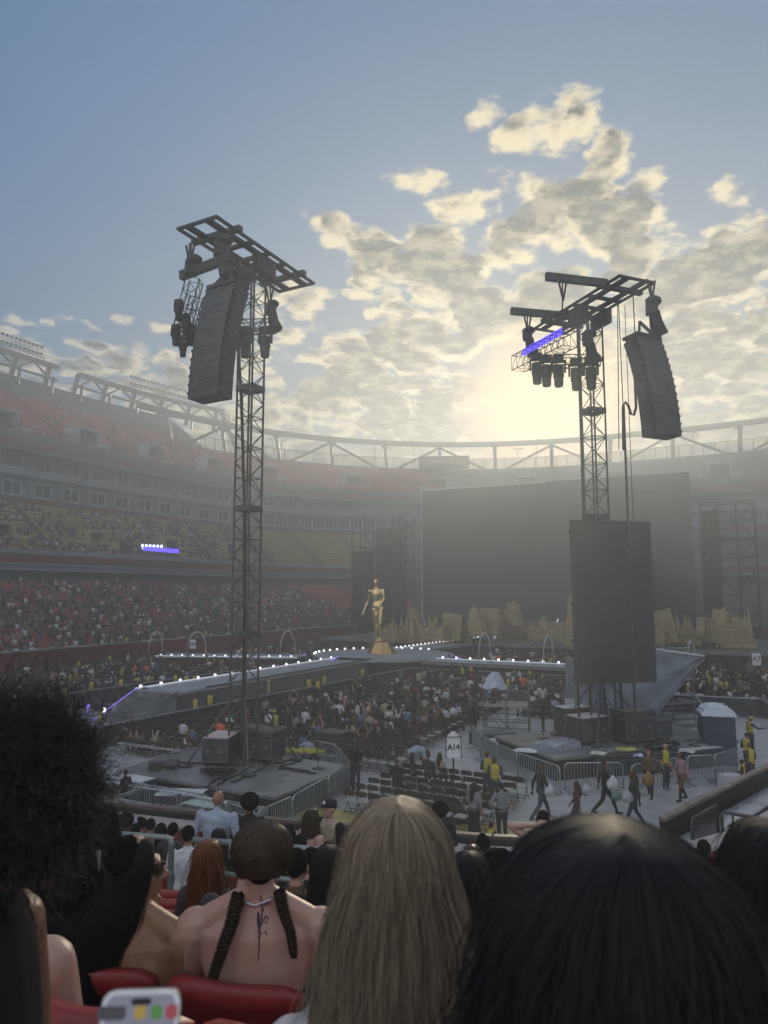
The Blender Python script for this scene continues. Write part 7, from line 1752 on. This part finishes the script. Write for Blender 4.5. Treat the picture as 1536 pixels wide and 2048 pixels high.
# ---- 4 woman with sunglasses in profile
X, Z = yh(262, 1748, 2.72); p4 = near_person('woman with long dark hair and sunglasses turned to the right', X, 2.72, Z)
B = Body(); seat_body(B, 1.02, 1.0, 'skin', 'skin', 'skin'); fc = -R(72); hc4 = Vector((.0,.02,1.22)); fo = fine_head(B, hc4, fc, 1.06)
o4 = link('body', body_near(B, 'body', clothes(SK_TAN), .008), p4); o4.rotation_euler.z = 0
sg = MB(); qd = Quaternion((0,0,1), fc); oo = lambda x, y, z: hc4 + qd @ Vector((x*1.06,y*1.06,z*1.06))
for k in (-1, 1):
    ring_ = [oo(k*(.034+.030*math.cos(a)), .100-.020*abs(.034+.030*math.cos(a))/.06, .012+.022*math.sin(a)) for a in np.linspace(0, 2*math.pi, 13)[:-1]]
    sg.add(ring_+[v + qd @ Vector((0,.004,0)) for v in ring_], [tuple(range(12)), tuple(range(23,11,-1))]+[(i,(i+1)%12,12+(i+1)%12,12+i) for i in range(12)])
link('sunglasses', sg.mesh('sunglasses', mat('sunglass_lens', (.012,.012,.014), .12, spec=.7)), p4)
sg = MB(); sg.bar(oo(-.01,.102,.02), oo(.01,.102,.02), .008)
for k in (-1, 1): sg.bar(oo(.066*k,.085,.02), oo(.082*k,-.01,.012), .007, .010)
link('sunglasses_frame', sg.mesh('sunglasses_frame', mat('sunglass_frame', (.02,.018,.018), .25)), p4)
def side_hair(parent, c, face, n, m, length, flow, rad=(.092,.102,.098), radius=.0010, cover=2.15, npt=18, wave=.012):
    """hair swept from the brow over the crown and down the back for a turned head; flow = sideways drift of the lengths"""
    c = np.array(c); qf = Quaternion((0,0,1), face); C = []
    for k in range(n):
        th = math.pi+rs.uniform(-cover, cover); lay = rs.uniform(.90,1.02); s0 = rs.uniform(-.2,.9); ph = rs.uniform(0,6.28); L = length*rs.uniform(.75,1.05); pts = []
        la = rad[2]*1.6; fx = rs.uniform(.6,1.3); ww = wave*rs.uniform(.5,1.6)
        for t in np.linspace(0, 1, npt):
            q = t*(la+L)
            if q < la: a = q/la*math.pi*.52; v = Vector((math.sin(th)*rad[0]*math.sin(a), math.cos(th)*rad[1]*math.sin(a)+(1-q/la)*s0*rad[1]*.7, rad[2]*math.cos(a)*(1-.25*(1-q/la)*abs(s0)**2)))
            else: h = q-la; v = Vector((math.sin(th)*rad[0]*(1+.5*h), math.cos(th)*rad[1]*(1+.3*h), -h-.005))
            w = qf @ v; h = max(0, q-la)/max(L, .01)
            pts.append((c[0]+w.x*lay+flow[0]*fx*h**1.3+ww*t*math.sin(ph+q*16), c[1]+w.y*lay+flow[1]*fx*h**1.3+ww*t*math.cos(ph+q*13), c[2]+w.z*lay))
        C.append(pts)
    o = strands('hair', parent, C, radius, m); bb = Body(); ft = qf @ Vector((0,-.018,.02))
    bb.ell(Vector(c)+ft, (rad[0]*.94, rad[1]*.90, rad[2]*.94), 'hair')
    b0 = Vector(c)+(qf @ Vector((0,-rad[1]*.45,-.02)))
    bb.limb([b0, b0+Vector((flow[0]*.35,flow[1]*.4,-length*.4)), b0+Vector((flow[0]*.85,flow[1]*.9,-length*.88))], [rad[0]*.78,rad[0]*.95,rad[0]*.65], 'hair')
    link('hair_mass', bb.mesh('hair_mass', .014, 3, mats=[HM[id(m)]]*5), o); return o
side_hair(p4, (0,.015,1.235), fc, 6000, H_BLACK, .42, (-.17,-.10), rad=(.096,.112,.104))
# ---- 5 woman with two braids and a flower tattoo on her bare back
X, Z = yh(518, 1722, 2.72); p5 = near_person('woman with two dark braids and a flower tattoo on her bare back', X, 2.72, Z)
B = Body(); seat_body(B, 1.15, 1.08, 'skin', 'skin', 'skin'); fine_head(B, (.01,.02,1.22), .25, 1.06); me5 = body_near(B, 'body', clothes(SK_PALE), .008); link('body', me5, p5)
C = []
for k in range(9000):      # scalp hair combed from the centre parting round to each braid
    sd = rs.choice((-1, 1)); ph = R(rs.uniform(20, 212)); d0 = Vector((rs.uniform(-.05,.03)*-sd, math.cos(ph), math.sin(ph))).normalized(); d1 = Vector((.60*sd, -.42+rs.uniform(-.08,.08), -.68)).normalized()
    if ph > R(170): d0.x += .25*sd*rs.random(); d0.normalize()
    up = rs.uniform(.985,1.045); om = math.acos(max(-1,min(1,d0.dot(d1)))) or 1e-3; pts = []; jt = rs.uniform(-.02,.02)
    for t in np.linspace(0, 1, 14):
        v = (d0*math.sin((1-t)*om)+d1*math.sin(t*om))/math.sin(om); v.x += sd*.35*math.sin(math.pi*t)*(1-abs(v.x)); v.normalize()
        q = 1-.18*max(0,(t-.75)/.25)
        pts.append((.01+v.x*.094*up*q+jt*math.sin(3*t), -.002+v.y*.110*up*q, 1.252+v.z*.106*up*q))
    C.append(pts)
hb_ = strands('hair', p5, C, .0010, H_DARK); bb = Body(); bb.ell((.01,.0,1.252), (.087,.102,.098), 'hair', 16, 12); bb.ell((.01,-.03,1.205), (.055,.050,.055), 'hair', 14, 10); link('hair_mass', bb.mesh('hair_mass', .010, 3, mats=[HM[id(H_DARK)]]*5), hb_)
def braid(parent, pts, r, n, name='braid'):
    P_ = [Vector(p) for p in pts]; mb = MB(); cum = [0]
    for a, b in zip(P_[:-1], P_[1:]): cum.append(cum[-1]+(b-a).length)
    def at(s):
        s = min(max(s, 0), cum[-1]-1e-6)
        for i in range(len(P_)-1):
            if s <= cum[i+1]: return P_[i].lerp(P_[i+1], (s-cum[i])/(cum[i+1]-cum[i])), (P_[i+1]-P_[i]).normalized()
    for lane in range(3):
        pp = []; rr = []
        for k in range(n*6+1):
            f = k/(n*6); c, d = at(f*cum[-1]); ph = f*n*2*math.pi+lane*2*math.pi/3; x = d.cross(Vector((0,1,0))).normalized(); y = x.cross(d)
            tp = 1-.45*f; pp.append(c+x*math.sin(ph)*r*.95*tp+y*math.sin(2*ph)*r*.5*tp); rr.append(r*.78*tp*(1 if f < .97 else .7))
        mb.tube(pp, rr, 7)
    o = mb.build(name, HM[id(H_DARK)], None, smooth=True); o.parent = parent
    C = []
    for k in range(700):
        lane = k % 3; f0 = rs.uniform(0,.88); pts_ = []; oa = rs.uniform(0,6.28)
        for t in np.linspace(0,.12,8):
            f = f0+t; c, d = at(f*cum[-1]); ph = f*n*2*math.pi+lane*2*math.pi/3; x = d.cross(Vector((0,1,0))).normalized(); y = x.cross(d); tp = 1-.45*f; q = r*.80*tp
            v = c+x*(math.sin(ph)*r*.95*tp+math.cos(oa)*q)+y*(math.sin(2*ph)*r*.5*tp+math.sin(oa)*q); pts_.append(tuple(v))
        C.append(pts_)
    strands('braid_strands', o, C, .0009, H_DARK); return o
braid(p5, [(-.060,-.065,1.13),(-.070,-.115,1.06),(-.10,-.150,.97),(-.135,-.158,.86),(-.150,-.155,.82)], .0165, 9)
braid(p5, [(.085,-.060,1.14),(.105,-.095,1.09),(.135,-.125,1.03),(.150,-.140,.955)], .0150, 7)
from mathutils.bvhtree import BVHTree
def on_skin(me, pts, frm=(0,-1,0), off=.0012):
    bv = BVHTree.FromPolygons([v.co for v in me.vertices], [p.vertices[:] for p in me.polygons]); out = []
    for x, z in pts:
        h = bv.ray_cast(Vector((x,-.6,z)), Vector((0,1,0)))
        if h[0] is not None: out.append(h[0]+Vector((0,-off,0)))
    return out
M_ink_t = mat('tattoo_ink', (.045,.045,.075), .6, var=.2, scale=40); M_ink_p = mat('tattoo_ink_violet', (.20,.09,.15), .6)
def tattoo(parent, me, strokes, m, r, name='tattoo'):
    mb = MB()
    for st in strokes:
        pts = []
        for a, b in zip(st[:-1], st[1:]):
            for k in range(5): pts.append((a[0]+(b[0]-a[0])*k/5, a[1]+(b[1]-a[1])*k/5))
        pts.append(st[-1]); q = on_skin(me, pts)
        if len(q) > 2: mb.tube(q, [r*(.6+.4*math.sin(math.pi*i/(len(q)-1))) for i in range(len(q))], 4)
    if mb.v: o = link(name, mb.mesh(name, m), parent); return o
def tp5(px, py):   # photograph pixel -> (x, z) on her back, local to the person
    p = at_y(px, py, 2.58); return (p.x-p5.location.x, p.z-p5.location.z)
stem = [[tp5(*q) for q in s_] for s_ in ([(514,1928),(515,1900),(514,1870),(517,1845),(522,1828)], [(514,1880),(509,1862),(508,1842)], [(512,1870),(511,1850),(509,1843)], [(517,1845),(514,1825),(512,1813)], [(515,1870),(520,1858),(527,1850)])]
tattoo(p5, me5, stem, M_ink_t, .0026)
petal = [[tp5(*q) for q in s_] for s_ in ([(522,1828),(526,1822),(530,1828),(525,1832),(521,1829)], [(519,1856),(524,1850),(530,1854),(527,1862),(520,1860)], [(508,1880),(512,1874),(518,1878),(515,1886),(508,1884)], [(522,1880),(527,1876),(530,1884)])]
tattoo(p5, me5, petal, M_ink_p, .0024, 'tattoo_petals')
def wrap_band(name, parent, me, z0, z1, m, off=.004):
    bv = BVHTree.FromPolygons([v.co for v in me.vertices], [p.vertices[:] for p in me.polygons]); mb = MB(); nn = 48
    for z in (z0, (z0+z1)/2, z1):
        RR = []
        for j in range(nn):
            a = 2*math.pi*j/nn; d = Vector((math.cos(a), math.sin(a), 0)); d.y *= .7; d.normalize(); h = bv.ray_cast(Vector((0,0,z)), d)
            RR.append((d, min((h[3] or .2), .24)))
        for j in range(nn): r = max(RR[(j+k) % nn][1] for k in (-2,-1,0,1,2)); mb.v.append(tuple(Vector((0,0,z))+RR[j][0]*(r+off)))
    mb.f = [(i*nn+j, i*nn+(j+1)%nn, (i+1)*nn+(j+1)%nn, (i+1)*nn+j) for i in range(2) for j in range(nn)]; mb.mi = [0]*len(mb.f)
    o = link(name, mb.mesh(name, m, True), parent); sm = o.modifiers.new('t','SOLIDIFY'); sm.thickness = .005; return o
wrap_band('strapless_top', p5, me5, .70, .80, M_clothb, .008)
mb = MB(); mb.tube([(-.050,-.058,1.105),(0,-.070,1.095),(.055,-.058,1.11)], .004, 6); link('necklace', mb.mesh('necklace', M_alu), p5)
mb = MB()
for z in (1.255,1.285): mb.tube([(-.098,.03,z),(-.104,-.01,z-.004),(-.095,-.05,z-.008)], .004, 5)
link('hair_clip', mb.mesh('hair_clip', M_alu), p5)
# ---- 6 blonde woman
X, Z = yh(795, 1738, 1.30); p6 = near_person('woman with very long straight blonde hair seen from behind', X, 1.30, Z)
B = Body(); seat_body(B, .90, .96, 'top', 'top', 'skin'); fine_head(B, (0,.02,1.22), 0); o = link('body', body_near(B, 'body', clothes(SK_PALE, mat('white_cloth_top', (.5,.5,.53), .85))), p6); o.location.z = -.075
long_hair(p6, (0,.0,1.225), (.095,.105,.112), .50, 1.05, 17000, H_BLOND, math.pi, 2.85, wave=.004, radius=.0007, npt=18, fl=.22)
# ---- 7 big dark head at the lower right
X, Z = yh(1246, 1965, .74); p7 = near_person('large dark out of focus head filling the lower right corner', X, .74, Z)
B = Body(); seat_body(B, 1.05, 1.0, 'top', 'top', 'skin'); fine_head(B, (0,.02,1.22), 0); link('body', body_near(B, 'body', clothes(SK_BRN)), p7)
long_hair(p7, (0,.0,1.225), (.136,.140,.142), .34, .62, 13000, H_BLACK, math.pi, 2.9, wave=.006, radius=.0008, fl=.4)
# ---- 8 dark head at the right edge
X, Z = yh(1566, 1812, 1.25); p8 = near_person('dark haired head cut off by the right edge of the picture', X, 1.25, Z)
B = Body(); seat_body(B, 1.0, 1.0, 'top', 'top', 'skin'); fine_head(B, (0,.02,1.22), 0); link('body', body_near(B, 'body', clothes(SK_TAN)), p8)
long_hair(p8, (0,0,1.235), (.094,.104,.120), .32, .5, 3500, H_BLACK, math.pi, 2.8)
# ---- people in the rows further down
def mid_person(label, px, py, d, kind, hair, colour, breadth=1.0, rz=NR, skin='pale', long=None, hm=None, bare=False, h=1.60, group='people in the near seats'):
    """seated or standing figure whose head centre is at a photograph pixel"""
    p = at_y(px, py, d); hz_ = 1.225 if kind == 'seat' else 1.60
    t_ = thing('person', label, 'person', (p.x, d, p.z-hz_), group, rz)
    B = kind() if callable(kind) else (seated('bald' if hm else hair, 'skin' if bare else 'top', 'skin', 'skin' if bare else 'top', breadth=breadth) if kind == 'seat' else standing('bald' if hm else hair, 'skin' if bare else 'top', 'skin', 'skin' if bare else 'top', breadth=breadth))
    skm = {'pale':SK_PALE,'tan':SK_TAN,'brown':SK_BRN}[skin]; tm = mat('cloth_'+colour.replace(' ','_'), CL[colour], .9, var=.2, scale=14)
    o = link('body', B.mesh('body', .015, 2, mats=[skm, HM[id(H_BLACK)], tm, M_clothb, M_clothb]), t_)
    if hm: long_hair(t_, (0,0,hz_+.01), (.092,.105,.122), long or .3, .35, 1500, hm, math.pi, 2.5, wave=.008, radius=.0022, npt=12)
    return t_
mid_person('person with long auburn hair seated beside the handrail post', 414, 1722, 4.9, 'seat', 'long', 'charcoal', .74, hm=H_RED, long=.32)
mid_person('person in a dark hooded top half hidden left of the braids', 492, 1730, 4.1, 'seat', 'short', 'charcoal', 1.1)
mid_person('person with short brown hair just right of the braids', 592, 1735, 5.2, 'seat', 'short', 'brown')
mid_person('dark haired person right of the brown haired head', 622, 1728, 6.0, 'seat', 'short', 'black')
mid_person('person with long black hair left of the blonde woman', 655, 1735, 4.6, 'seat', 'long', 'black', 1.05, hm=H_BLACK, long=.26)
mid_person('person with long dark hair right of the blonde hair', 940, 1765, 3.4, 'seat', 'long', 'black', hm=H_BLACK, long=.34)
tloc = mid_person('person with thin black locs right of the blonde hair', 998, 1745, 4.3, 'seat', 'short', 'black', skin='brown')
C = []
mbx = MB()
for k in range(60):
    th = math.pi+rs.uniform(-2.4,2.4); pts = []
    for t in np.linspace(0,1,12):
        q = t*.42; a = min(q/.15,1)*math.pi*.52
        z = .10*math.cos(a) if q < .15 else -(q-.15)
        pts.append((math.sin(th)*.10*math.sin(a)*(1+.1*t), math.cos(th)*.108*math.sin(a), 1.255+z))
    mbx.tube(pts, .007, 5)
o = link('locs', mbx.mesh('locs', HM[id(H_CURL)], True), tloc); o['kind'] = 'stuff'
mid_person('dark haired woman with bare arms leaning on the near wall', 966, 1692, 8.6, 'seat', 'bun', 'black', bare=True, skin='tan')
mid_person('brown haired woman between the wall and the locs', 945, 1722, 6.4, 'seat', 'long', 'charcoal', hm=H_DARK, long=.2)
mid_person('person in maroon with both arms raised behind the head at the wall', 1086, 1640, 9.2, lambda: standing('short', 'skin', 'skin', pose='headarms'), 'short', 'maroon', skin='pale')
mid_person('bald broad man in a light blue shirt standing at the wall', 435, 1598, 10.4, 'stand', 'bald', 'pale blue', 1.35, skin='tan')
mid_person('person in a white shirt seated below the bald man', 376, 1672, 9.3, 'seat', 'short', 'white', 1.1, skin='tan')
mid_person('person with long black hair seated below the bald man', 437, 1678, 9.6, 'seat', 'long', 'black', hm=H_BLACK, long=.26)
mid_person('person with bushy black hair standing right of the bald man', 500, 1608, 11.0, 'stand', 'afro', 'black', skin='brown')
mid_person('woman with bare shoulders in a black dress standing at the wall', 622, 1638, 9.8, lambda: standing('bald', 'skin', 'skin', 'skin', pose='phone'), 'long', 'black', rz=NR-.6, hm=H_DARK, long=.22)
tman = mid_person('man in dark cap and pale sleeveless vest standing at the wall', 661, 1615, 10.2, lambda: standing('short', 'bot', 'bot', 'top', pose='phone'), 'short', 'beige', rz=NR+2.6)
mb = MB(); mb.ball((0,.01,1.655), (.095,.108,.075), 14, 8); mb.prism([(-.07,.06),(.07,.06),(.06,.18),(-.06,.18)], 1.64, 1.655); link('dark_cap', mb.mesh('dark_cap', mat('navy_cap', (.015,.018,.03), .8), True), tman)
mb = MB(); mb.lathe([(.022,0),(.022,.004)], (0,0,0), 12); o = link('cap_badge', mb.mesh('cap_badge', M_sign), tman, (0,.118,1.69)); o.rotation_euler.x = R(-80)
for i, (px, py, d, hr, cl, sk, lab) in enumerate(((206,1662,12.0,'short','black','tan','leftmost dark head in the lowest rows beside the curly hair'), (222,1655,12.6,'short','black','pale','man in profile in the lowest rows, left of the row of heads'), (238,1668,11.4,'long','black','pale','long haired head in the lowest rows above the sunglasses woman'), (252,1645,13.2,'afro','black','brown','bushy haired head close to the pale ledge'), (271,1663,11.8,'short','black','tan','short haired head in the middle of the lowest rows'), (284,1650,13.0,'bun','black','tan','head with a bun close to the pale ledge'), (301,1652,12.6,'short','charcoal','tan','dark head right of the bun in the lowest rows'), (322,1662,12.0,'long','black','pale','long haired head right of centre in the lowest rows'), (346,1662,11.6,'short','charcoal','tan','grey haired head in the lowest rows left of the white shirt'), (600,1690,9.0,'short','black','tan','dark head below the bare shouldered woman'), (578,1668,10.4,'long','black','tan','small dark head just behind the right braid'), (186,1700,7.6,'bun','black','tan','seated person behind the handrail at the left gap'), (1186,1688,10.5,'short','black','brown','dark head at the near wall left of the pale coping'), (1408,1700,9.5,'short','charcoal','tan','dark shape below the pale coping at the right'), (880,1625,12.2,'afro','black','brown','dark bushy head just right of the top of the blonde hair'))):
    mid_person(lab, px, py, d, 'seat', hr, cl, skin=sk)
# ---- the phone held up at the bottom edge
pc = at_y(273, 2074, .70); ph = thing('mobile_phone', 'silver phone with a lit home screen held up at the bottom edge', 'phone', pc, rz=.05)
def rrect(w, h, r, n=5):
    out = []
    for cx, cy, a0 in ((w/2-r,h/2-r,0),(-w/2+r,h/2-r,90),(-w/2+r,-h/2+r,180),(w/2-r,-h/2+r,270)): out += [(cx+r*math.cos(R(a0+90*i/n)), cy+r*math.sin(R(a0+90*i/n))) for i in range(n+1)]
    return out
Mp = Matrix.Rotation(R(72), 4, 'X'); pw, phh = .0722, .148
def plate(poly, z0, z1): mb = MB(); mb.prism(poly, z0, z1, M=Mp); return mb
OFF = Vector((0,0,-.040)); off2 = lambda poly, dx=0, dy=0: [(x+dx, y+dy) for x, y in poly]
link('body', plate(rrect(pw,phh,.012), 0, .0082).mesh('body', mat('silver_phone_edge', (.55,.55,.58), .25, metal=.9)), ph, OFF, 0)
link('screen', plate(rrect(pw-.0085,phh-.0085,.009), .0083, .0087).mesh('screen', mat('lit_phone_screen', (.2,.2,.24), .15, emit=(.40,.40,.52,.10))), ph, OFF)
link('camera_island', plate(off2(rrect(.019,.0055,.0027),0,.0645), .0088, .0090).mesh('camera_island', M_black), ph, OFF)
for i, (x, y, c) in enumerate(((-.020,.040,(.05,.05,.06)),(-.003,.040,(.35,.24,.05)),(.012,.040,(.08,.20,.05)),(.026,.040,(.30,.05,.06)),(-.020,.020,(.05,.10,.25)),(-.003,.020,(.3,.3,.3)),(.012,.020,(.05,.2,.1)),(.026,.020,(.25,.2,.05)))):
    link('app_icon', plate(off2(rrect(.026 if i in (0,4) else .0105,.011,.003),x-(.006 if i in (0,4) else -.003),y+.016), .0088, .0090).mesh('app_icon', mat(f'icon_{i}', c, .3, emit=(*c,.2))), ph, OFF)
hd = Body(); hd.limb([(.0,-.02,-.35),(.0,.01,-.16)], [.032,.027], 'skin'); hd.ell((0,.012,-.10), (.040,.016,.05), 'skin')
for k in range(4): hd.limb([(.038,.015,-.135+.022*k),(.050,-.002,-.130+.022*k),(.040,-.022,-.128+.022*k)], [.009,.009,.007], 'skin', 8)
hd.limb([(-.036,.012,-.13),(-.048,-.004,-.095),(-.042,-.016,-.065)], [.012,.011,.009], 'skin', 8)
ha = thing('person', 'hand and forearm holding up the silver phone at the bottom edge', 'person', pc + Vector((0,0,0)), 'people in the near seats', .05)
link('hand', hd.mesh('hand', .004, 2, mats=[SK_TAN]*5), ha)
# ================================================================ haze: air with dust, lit by the low sun
hz = MB(); hz.box((20, 120, 29.5), (420, 430, 63))
m = bpy.data.materials.new('hazy_air'); m.use_nodes = True; t = m.node_tree; t.nodes.clear()
v = t.nodes.new('ShaderNodeVolumePrincipled'); v.inputs['Color'].default_value = (.82, .91, 1, 1); v.inputs['Density'].default_value = HAZE
v.inputs['Anisotropy'].default_value = HAZE_G
o = t.nodes.new('ShaderNodeOutputMaterial'); t.links.new(v.outputs[0], o.inputs['Volume'])
h = hz.build('haze', m); tag(h, kind='stuff')
